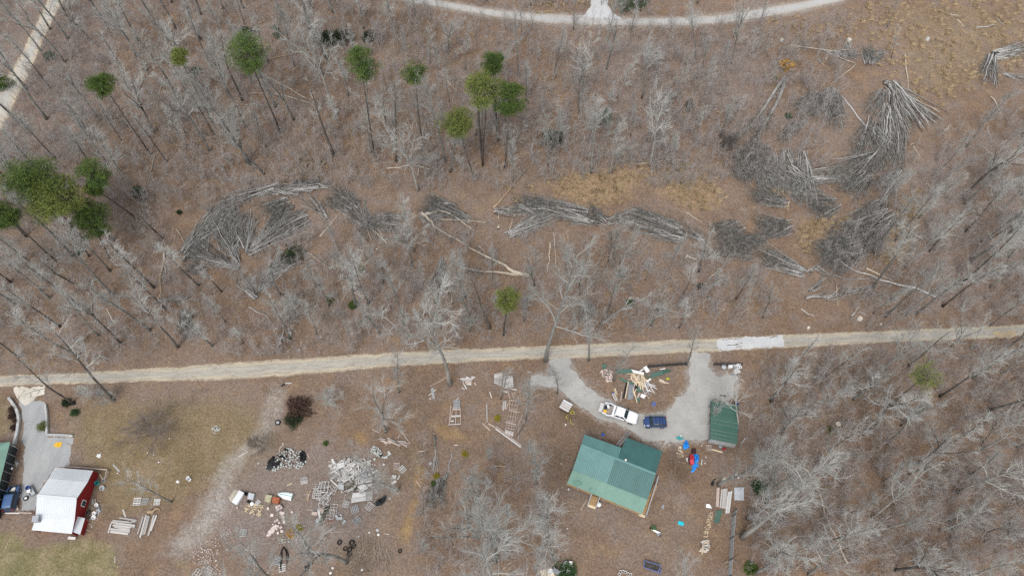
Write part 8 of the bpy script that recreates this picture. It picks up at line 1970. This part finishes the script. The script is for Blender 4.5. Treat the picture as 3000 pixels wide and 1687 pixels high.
# --- scrap heap in the gravel loop
GM = 'shed_grey'
for k, (quad, lb) in enumerate([([(720, 200), (1080, 190), (1080, 300), (740, 320)], 'green roofing sheet at the upper left of the scrap heap'), ([(700, 420), (800, 400), (1165, 610), (1110, 650), (700, 490)], 'long green roofing sheet below the yellow lumber'),
    ([(1370, 320), (1480, 300), (1600, 440), (1560, 470), (1400, 360)], 'green sheet right of the white panel'), ([(1540, 320), (1900, 230), (1910, 350), (1600, 440)], 'large green sheet at the upper right of the scrap heap'), ([(1880, 240), (2070, 200), (2150, 250), (1900, 340)], 'green sheet at the right tip of the scrap heap'),
    ([(1210, 680), (1350, 720), (1310, 830), (1180, 810)], 'short green sheet below the yellow lumber'), ([(1180, 980), (1270, 970), (1250, 1110), (1190, 1100)], 'green sheet at the foot of the scrap heap'), ([(225, 60), (370, 60), (310, 210), (230, 180)], 'small green sheet left of the scrap heap'), ([(610, 200), (720, 190), (720, 310), (630, 330)], 'green sheet by the double-trunked tree')]):
    q = quad if len(quad) == 4 else [quad[0], quad[1], quad[2], quad[-1]]
    if len(quad) == 5: q = [quad[0], quad[2], quad[3], quad[4]]
    flat_sheet(J3, q, 'shed_grey' if k in (0, 3, 7) else 'shed_green' if k in (4,) else 'shed_grey', lb, 'metal sheet', .12 + .05 * k % .2, name='roofing_sheet', ribs=4)
for quad, m, lb in [([(880, 560), (950, 580), (840, 1010), (790, 990)], 'tar_grey', 'dark rubber mat, left strip of the mats below the lumber'), ([(960, 600), (1135, 640), (1080, 1020), (920, 1040)], 'tar_grey', 'grey rubber mat, wide strip below the lumber'), ([(1135, 640), (1210, 670), (1170, 830), (1110, 800)], 'black', 'black rubber mat right of the wide grey one')]:
    flat_sheet(J3, quad, m if 'left strip' not in lb else 'black', lb, 'mat', .07, name='rubber_mat')
for quad, lb, z in [([(1030, 205), (1385, 290), (1370, 350), (1090, 290)], 'white panel along the top of the yellow lumber pile', .7), ([(1360, 150), (1445, 100), (1545, 250), (1450, 300)], 'white square panel at the top of the scrap heap', .6), ([(1435, 520), (1560, 445), (1580, 480), (1475, 560)], 'small white panel right of the yellow lumber', .3), ([(1320, 865), (1440, 920), (1380, 1010), (1275, 950)], 'white square tray below the scrap heap', .3), ([(1260, 235), (1360, 180), (1370, 210), (1280, 260)], 'narrow white strip left of the square panel', .5), ([(1810, 195), (1960, 165), (1970, 190), (1830, 210)], 'pale strip on the green sheets', .5)]:
    flat_sheet(J3, quad, 'white_paint', lb, 'panel', z, name='panel', th=.05)
heap('pile of fresh yellow lumber on the scrap heap', J3, [(1030, 310), (1380, 350), (1410, 480), (1380, 690), (1170, 640), (1030, 520)], 62, (1.5, 1.5, 0.0, -.95), (.6, 1.7), (.1, .2), ('lumber', 'lumber', 'lumber', 'board_pink'), .65, 51, cat='lumber pile', name='lumber_pile')
heap('white and grey slats scattered right of the yellow lumber', J3, [(1400, 590), (1560, 560), (1690, 700), (1620, 830), (1380, 840)], 24, (-1.1, -.5, .3), (.5, 1.4), (.06, .14), ('board_pale', 'grey_plastic', 'board_pale'), .3, 52, cat='slat heap', name='slat_heap')
heap('tan scrap wood right of the scrap heap', J3, [(1790, 460), (1900, 500), (2060, 570), (1980, 600), (1840, 560)], 16, (-.5, -.3, .2), (.4, 1.0), (.08, .16), ('board_pink', 'lumber'), .2, 53, cat='scrap wood', name='scrap_wood')
for k, (x0, y0, x1, y1, wd, m, lb) in enumerate([(1075, 330, 1195, 520, .3, 'lumber', 'thick pale plank across the yellow lumber pile'), (1170, 555, 1310, 560, .3, 'lumber', 'short thick pale plank across the yellow lumber pile'), (950, 545, 865, 1000, .2, 'lumber', 'long yellow plank on the dark mats'), (1075, 705, 1190, 1120, .14, 'lumber', 'long yellow plank at the foot of the scrap heap'), (1175, 740, 1110, 860, .12, 'lumber', 'short yellow plank crossing the long one'), (1065, 800, 1120, 930, .12, 'lumber', 'short yellow plank left of the long one'),
    (1340, 740, 1430, 920, .12, 'board', 'grey batten right of the scrap heap foot'), (1430, 860, 1525, 1020, .08, 'board_pink', 'tan batten right of the white tray'), (1270, 850, 1200, 980, .3, 'board_pink', 'broad tan board at the foot of the scrap heap'), (540, 740, 570, 830, .08, 'lumber', 'thin yellow batten above the stepladder, left'), (570, 730, 605, 880, .08, 'lumber', 'thin yellow batten above the stepladder, middle'), (590, 720, 640, 905, .08, 'lumber', 'thin yellow batten above the stepladder, right'), (770, 830, 735, 1060, .12, 'board', 'grey plank left of the dark mats'), (1405, 620, 1500, 820, .18, 'board_pale', 'white board among the scattered slats')]):
    board(J3, x0, y0, x1, y1, wd, m, lb, .85 if k < 2 else .25)
rubble('heap of brown and grey firewood left of the scrap heap', J3, [(130, 260), (330, 210), (510, 260), (500, 520), (400, 600), (280, 480)], 130, (.12, .34), 'pink_block', 54, .3, name='firewood_heap', cat='firewood')
ladder(J3, (527, 855), (625, 1070), .42, 'white stepladder with a blue top lying by the gravel drive', 'white_paint', .1, .1, 7, 'blue_plastic')
crumple(J3, [(1990, 450), (2030, 430), (2080, 440), (2070, 490), (2010, 495)], 'hi_vis', .3, 'lime yellow plastic thing right of the scrap heap', 'plastic toy', 'lime_toy', 55)
cyl('bucket', at(J3(1645, 1170)), .35, .4, 'periwinkle', 'periwinkle blue bucket between the scrap heap and the SUV', 'bucket', hollow=True)
# pavilion-like small metal-roofed hutch with yellow hose
def hutch():
    q = [at(H1(*p), z) for p, z in (((628, 618), 1.0), ((738, 680), 1.0), ((680, 780), .85), ((570, 718), .85))]; c = sum(q, Vector()) / 4
    o = empty('well_house', c.to_2d().to_3d(), 'small hutch with a rusty white ribbed metal roof beside the gravel drive', 'hutch')
    poly_prism('walls', [p.lerp(c, .1) for p in q], 0, .8, 'dark_board', o)
    n = 9
    for k in range(n):
        a, b = q[0].lerp(q[3], k / n), q[1].lerp(q[2], k / n); c_, d_ = q[0].lerp(q[3], (k + .9) / n), q[1].lerp(q[2], (k + .9) / n); g = Geo(); up = Vector((0, 0, .03))
        t = [p - o.location + up for p in (a, b, d_, c_)]; g.loft([[p - up for p in t], t]); me = g.mesh('roof_strip'); fixn(me); link('roof_strip', me, o, MT['white_metal' if k in (0, 1, 3, 5, 7) else 'board_pink'])
hutch()
o = empty('garden_hose', at(H1(720, 720)), 'yellow garden hose trailing from the small hutch', 'hose'); g = Geo(); P = [at(p, .05) - o.location for p in pts(H1, 720, 715, 728, 760, 712, 800, 690, 800, 660, 815, 655, 840, 680, 855, 705, 850, 712, 880, 715, 905, 738, 912, 745, 925, 730, 930)]
g.tube(P, [.06] * len(P), 6, True); g.obj('hose_run', MT['hose'], o, True); g = Geo(); q = [at(H1(730, 780), .06) - o.location + Vector((math.cos(a) * .35, math.sin(a) * .3, .02 * k)) for k, a in enumerate([i * .6 for i in range(12)])]; g.tube(q, [.06] * 12, 6); g.obj('hose_coil', MT['hose'], o, True)
ladder(H1, (1285, 1178), (1425, 1003), .55, 'aluminium ladder lying beside the notch in the house roof', 'chrome', 2.1, .3, 12)
o = empty('sign', at(H1(1098, 1085)), 'small blue round sign on a white stake north of the house', 'sign'); g = Geo(); g.tube([(0, 0, 0), (-.05, .15, 1.2)], [.05, .04], 6, True); g.obj('stake', MT['white_paint'], o); g = Geo(); g.tube([(-.05, .15, 1.2), (-.05, .15, 1.26)], [.28, .27], 12, True); g.obj('sign_face', MT['blue_plastic'], o)
cyl('barrel', at(H2(1050, 590)), .34, .8, 'white_paint', 'white and blue barrel beside the front steps', 'barrel', lid='white_paint')
crumple(H2, [(675, 395), (690, 375), (700, 390), (685, 412)], 'white_paint', .2, 'white rag off the corner of the porch', 'rag', 'rag', 56)
# tarps, mower and boxes right of the house
crumple(S2, [(640, 225), (680, 250), (690, 310), (705, 350), (650, 390), (600, 375), (590, 310), (625, 270)], 'tarp_blue', .6, 'blue tarp bundled over something at the end of the gravel', 'tarp', 'tarp', 57)
crumple(S2, [(750, 490), (830, 465), (865, 490), (875, 560), (860, 610), (800, 625), (780, 560)], 'tarp_blue', .6, 'blue tarp draped beside the red mower', 'tarp', 'tarp', 58)
crumple(S2, [(770, 630), (830, 625), (875, 670), (860, 695), (820, 680), (820, 730), (770, 785), (725, 785), (755, 740)], 'tarp_blue', .15, 'tail of blue tarp trailing on the ground below the mower', 'tarp', 'tarp', 59)
box_from(S2, [(740, 380), (815, 400), (810, 465), (735, 440)], .5, 'maroon', 'dark maroon bin between the two blue tarps', 'bin', 'storage_bin')
def mower():
    c = at(S2(740, 580)); o = empty('red_mower', c, 'red riding mower half under a blue tarp', 'mower')
    def b(name, x, y, w_, l, z, h, m): p = at(S2(x, y)) - c; g = Geo(); a = [(p.x + sx * w_ / 2 * k, p.y + sy * l / 2 * k, zz) for zz, k in ((z, 1),) for sx, sy in ()]; g.loft([[(p.x - w_ / 2, p.y - l / 2, z), (p.x + w_ / 2, p.y - l / 2, z), (p.x + w_ / 2, p.y + l / 2, z), (p.x - w_ / 2, p.y + l / 2, z)], [(p.x - w_ / 2, p.y - l / 2, z + h * .8), (p.x + w_ / 2, p.y - l / 2, z + h * .8), (p.x + w_ / 2, p.y + l / 2, z + h * .8), (p.x - w_ / 2, p.y + l / 2, z + h * .8)], [(p.x - w_ * .4, p.y - l * .42, z + h), (p.x + w_ * .4, p.y - l * .42, z + h), (p.x + w_ * .4, p.y + l * .42, z + h), (p.x - w_ * .4, p.y + l * .42, z + h)]]); g.obj(name, MT[m], o)
    b('hood', 735, 620, .6, .8, .35, .5, 'pink_red'); b('body', 742, 552, .75, .6, .3, .35, 'red_box'); b('seat', 730, 512, .5, .4, .45, .3, 'red_box'); b('footboard', 720, 580, .9, .35, .2, .12, 'black')
    for x, y in ((708, 640), (765, 640), (705, 530), (775, 530)):
        p = at(S2(x, y)) - c; g = Geo(); g.tube([(p.x - .08, p.y, .22), (p.x + .08, p.y, .22)], [.22, .22], 12, True); g.obj('wheel', MT['rubber'], o, True)
mower()
for k, (quad, lb) in enumerate([([(470, 185), (545, 160), (555, 190), (490, 215)], 'teal plastic tray on the gravel edge, upper'), ([(515, 210), (600, 185), (610, 205), (530, 235)], 'teal plastic tray on the gravel edge, lower')]): box_from(S2, quad, .16, 'teal_tub', lb, 'tray', 'plastic_tray')
tag(block('jug', at(S2(555, 155), .15), (.14, .22, .3), 'white_paint', .2), 'white jug at the tip of the teal tray', 'jug')
heap('pale splintered scrap wood left of the blue tarps', S2, [(520, 345), (560, 350), (590, 430), (560, 450), (530, 420)], 9, (1.3, .3, -.6), (.3, .7), (.06, .2), ('board_pink', 'lumber'), .15, 61, cat='scrap wood', name='scrap_wood')
rubble('wood chips spread left of the maroon bin', S2, [(480, 440), (570, 450), (620, 520), (520, 530), (470, 480)], 40, (.06, .18), 'lumber', 62, name='wood_chips', cat='wood chips')
box_from(S2, [(645, 545), (680, 540), (690, 600), (665, 605)], .2, 'board_pale', 'pale carton left of the red mower', 'carton', 'carton')
pallet(S2, 1045, 365, .1, 'small pinkish pallet below the open shed', .9, 'board_pink', 5)
def junk_items():
    cyl('drum', at(S2(1235, 345)), .3, .5, 'grey_plastic', 'grey drum under the lower eave of the open shed', 'drum')
    tag(block('toolbox', at(S2(1312, 385), .15), (.5, .25, .3), 'red_box', .3), 'red toolbox below the open shed', 'toolbox')
    crumple(S1, [(1485, 920), (1530, 925), (1560, 960), (1550, 1000), (1500, 970)], 'blue_plastic', .5, 'blue and white wrapped chair at the upper corner of the open shed', 'wrapped chair', 'wrapped_chair', 63)
    crumple(S2, [(1075, 990), (1100, 930), (1150, 890), (1170, 910), (1130, 960), (1125, 1020), (1090, 1025)], 'black', .4, 'black pushchair lying above the lumber pile', 'pushchair', 'pushchair', 64)
    box_from(S2, [(1480, 855), (1510, 820), (1545, 850), (1515, 870)], .3, 'foam', 'grey bucket head by the white gutter piece', 'bucket', 'grey_bucket')
    board(S2, 1520, 815, 1560, 890, .2, 'white_paint', 'white gutter piece above the grey plastic sheet', .2)
    deck(S2, [(1180, 1050), (1165, 1380), (1215, 1385), (1232, 1050)], 3, 'pair of long pale planks, left side of the lumber stack by the fence', 'board_pink', .2, cat='plank stack', name='plank_stack')
    deck(S2, [(1260, 1080), (1230, 1400), (1360, 1420), (1370, 1060)], 8, 'middle of the lumber stack by the fence, thin grey planks', 'board', .15, cat='plank stack', name='plank_stack')
    deck(S2, [(1380, 1120), (1330, 1500), (1400, 1490), (1450, 1110)], 4, 'right side of the lumber stack by the fence, long whitish planks', 'board_pale', .2, cat='plank stack', name='plank_stack')
    o = flat_sheet(S2, [(1485, 1045), (1655, 1045), (1655, 1270), (1490, 1265)], 'foam', 'grey plastic liner sheet with round ribs beside the lumber stack', 'plastic sheet', .25, name='liner_sheet', th=.2)
    for x, y, R in ((1600, 1105, .42), (1540, 1200, .35), (1610, 1210, .35)):
        g = Geo(); g.tube([Vector((math.cos(a) * R, math.sin(a) * R, 0)) for a in [i * .4 for i in range(17)]], [.04] * 17, 5); q = g.obj('ring_rib', MT['foam'], o); p = at(S2(x, y), .26); q.location = p - o.location
    flat_sheet(S3, [(1000, 195), (1060, 200), (1100, 275), (995, 260)], 'white_paint', 'white board lying left of the lumber stack', 'board', .1)
    flat_sheet(S3, [(1175, 312), (1292, 300), (1215, 532), (1128, 512)], 'shed_grey', 'green sheet lying below the lumber stack', 'metal sheet', .12, name='roofing_sheet', ribs=5)
    heap('stack of split firewood with a long pale plank on it, lower right yard', S3, [(950, 810), (1020, 820), (1045, 900), (1020, 1010), (960, 1040), (900, 1010), (920, 870)], 52, (.0, .1, -.1), (.35, .6), (.12, .18), ('board_pink', 'lumber', 'board_pale'), .5, 65, cat='firewood stack', name='firewood_stack', th=.12)
    board(S3, 945, 915, 925, 1075, .14, 'lumber', 'long pale plank on the split firewood', .6)
    rubble('trail of wood chips above the split firewood', S3, [(1060, 320), (1120, 340), (1080, 560), (1040, 760), (960, 800), (960, 640), (1010, 500)], 120, (.08, .24), 'lumber', 66, name='wood_chips', cat='wood chips')
    # oval trays and slide
    for x, y, m, lb, w_, l in ((560, 535, 'turquoise', 'bright turquoise plastic tray in the bare yard', .46, .3), (250, 245, 'grey_plastic', 'small grey oval tray right of the house deck', .18, .36)):
        c = at(S3(x, y)); o = empty('plastic_tray', c, lb, 'tray', rz=-.35); g = Geo(); P = [(math.copysign(abs(math.cos(a)) ** .5, math.cos(a)) * w_, math.copysign(abs(math.sin(a)) ** .5, math.sin(a)) * l) for a in [i * math.pi / 10 for i in range(20)]]
        g.loft([[(a * .97, b * .97, 0) for a, b in P], [(a, b, .1) for a, b in P], [(a * .86, b * .84, .11) for a, b in P]]); g.obj('rim', MT[m], o); q = Geo(); q.loft([[(a * .8, b * .78, .112) for a, b in P], [(a * .78, b * .76, .13) for a, b in P]]); q.obj('raised_top', MT[m], o)
    c = at(S3(120, 660)); o = empty('wheelbarrow', c, 'wheelbarrow-like white garden cart with a dark green tray', 'garden cart'); p = lambda x, y, z: at(S3(x, y), z) - c
    g = Geo(); g.loft([[p(60, 580, .3), p(110, 575, .3), p(140, 635, .3), p(70, 640, .3)], [p(50, 575, .6), p(115, 570, .6), p(150, 640, .6), p(60, 650, .6)]]); me = g.mesh('tray'); fixn(me); link('tray', me, o, MT['cedar'])
    g = Geo(); g.loft([[p(40, 640, .2), p(90, 640, .2), p(215, 690, .2), p(150, 705, .2)], [p(40, 640, .5), p(90, 640, .5), p(215, 690, .35), p(150, 705, .35)]]); me = g.mesh('body'); fixn(me); link('body', me, o, MT['white_paint'])
    g = Geo(); g.loft([[p(130, 710, .1), p(215, 695, .1), p(205, 750, .1), p(170, 755, .1)], [p(130, 710, .3), p(215, 695, .3), p(205, 750, .3), p(170, 755, .3)]]); me = g.mesh('base'); fixn(me); link('base', me, o, MT['grey_plastic'])
    for x, y in ((30, 620), (200, 745)): g = Geo(); q = p(x, y, .2); g.tube([q - Vector((.06, 0, 0)), q + Vector((.06, 0, 0))], [.2, .2], 12, True); g.obj('wheel', MT['rubber'], o, True)
    # blue cart at the bottom edge
    q = [at(H2(*p_)) for p_ in ((1600, 1265), (1795, 1325), (1760, 1402), (1590, 1345))]; c = sum(q, Vector()) / 4; o = empty('garden_trailer', c.to_2d().to_3d(), 'blue-framed cart full of leaves at the bottom edge', 'cart')
    for a, b in zip(q, q[1:] + q[:1]): bar('side', a + Vector((0, 0, .45)), b + Vector((0, 0, .45)), .06, .35, 'periwinkle', o)
    g = Geo(); t = [p_ - o.location + Vector((0, 0, .42)) for p_ in q]; g.loft([[p_ - Vector((0, 0, .05)) for p_ in t], t]); me = g.mesh('leaf_load'); fixn(me); link('leaf_load', me, o, MT['bark_dark'])
    for x, y in ((1800, 1375), (1790, 1410), (1770, 1395)): 
        p_ = at(H2(x, y)) - o.location; g = Geo(); g.tube([p_ + Vector((-.05, 0, .22)), p_ + Vector((.05, 0, .22))], [.22, .22], 12, True); g.obj('wheel', MT['periwinkle'], o, True)
    k = 0
    for x, y in ((1315, 1395), (1345, 1392), (1375, 1402), (1408, 1422), (1435, 1428), (1300, 1425)):
        o = empty('clay_pot', at(H2(x, y)), ('pale round pot in the row at the bottom edge, first from the left', 'pale round pot second in the bottom row', 'pale round pot third in the bottom row', 'pale round pot fourth in the bottom row', 'pale round pot at the right end of the bottom row', 'pale round pot below the row at the bottom edge')[k], 'pot'); k += 1
        g = Geo(); g.tube([(0, 0, 0), (0, 0, .3), (0, 0, .3), (0, 0, .08)], [.18, .24, .19, .14], 12); g.obj('pot', MT['board_pale'], o, True)
    box_from(H2, [(340, 1385), (480, 1340), (520, 1449), (360, 1480)], .3, 'lumber', 'tan wooden box at the bottom edge below the house', 'box', 'wooden_box')
    cyl('basin', at(H2(465, 1395), .32), .45, .2, 'white_paint', 'white round basin on the tan wooden box', 'basin', r1=.3, hollow=True)
    o = box_from(H2, [(510, 1350), (588, 1395), (560, 1440), (485, 1395)], .5, 'tar_grey', 'grey two-lidded chest beside the white basin', 'chest', 'storage_chest', lid='tar_grey')
    flat_sheet(H2, [(692, 1262), (745, 1270), (705, 1420), (655, 1412)], 'white_paint', 'tall white panel lying at the bottom edge', 'panel', .35, name='panel', th=.08)
    board(H2, 660, 1260, 690, 1330, .1, 'board_pale', 'pale batten crossing the tall white panel', .45)
    board(H2, 735, 1270, 740, 1390, .08, 'lumber', 'thin batten along the tall white panel', .45)
    flat_sheet(H2, [(605, 1340), (620, 1275), (655, 1265), (660, 1330)], 'foam', 'grey louvred sheet left of the tall white panel', 'sheet', .3)
junk_items()
# --- stoves at the right mouth of the drive
def stove(x, y, rz, label):
    c = at(S1(x, y)); o = empty('stove', c, label, 'stove', rz=rz); b = Geo(); b.box((0, 0, .45), (.78, .68, .9)); b.obj('body', MT['white_paint'], o)
    b = Geo(); b.box((0, -.36, .3), (.6, .04, .45)); b.obj('oven_door', MT['black'], o); b = Geo(); b.box((0, .36, 1.0), (.78, .08, .22)); b.obj('back_panel', MT['white_paint'], o)
    for sx in (-1, 1):
        for sy in (-1, 1): g = Geo(); g.tube([(sx * .19, sy * .17, .905), (sx * .19, sy * .17, .93)], [.12 if sx * sy > 0 else .095] * 2, 12, True); g.obj('burner', MT['black'], o, True)
stove(1545, 345, .15, 'upper of two white stoves by the black rail fence')
stove(1518, 425, .35, 'lower of two white stoves, at the gravel corner')
box_from(S1, [(1368, 310), (1445, 310), (1440, 355), (1370, 355)], .6, 'white_paint', 'white cabinet left of the stoves', 'cabinet', 'white_cabinet')
box_from(S1, [(1450, 305), (1510, 290), (1520, 350), (1470, 350)], .8, 'foam', 'pale washer between the white cabinet and the upper stove', 'washer', 'washer')
cyl('drum', at(S1(1298, 335)), .42, .5, 'foam', 'grey round drum left of the white cabinet', 'drum')
crumple(S1, [(1420, 430), (1480, 420), (1520, 470), (1450, 485)], 'tar_grey', .25, 'grey scrap at the foot of the lower stove', 'scrap', 'scrap_metal', 67)
for k, (x0, y0, x1, y1) in enumerate(((1575, 545, 1680, 600), (1540, 640, 1580, 640), (1530, 665, 1575, 668), (1610, 525, 1650, 560))): board(S1, x0, y0, x1, y1, .16, 'board_pink', ('tan plank right of the lower stove, longest', 'short tan plank at the gravel edge, upper', 'short tan plank at the gravel edge, lower', 'tan plank nearest the lower stove')[k])
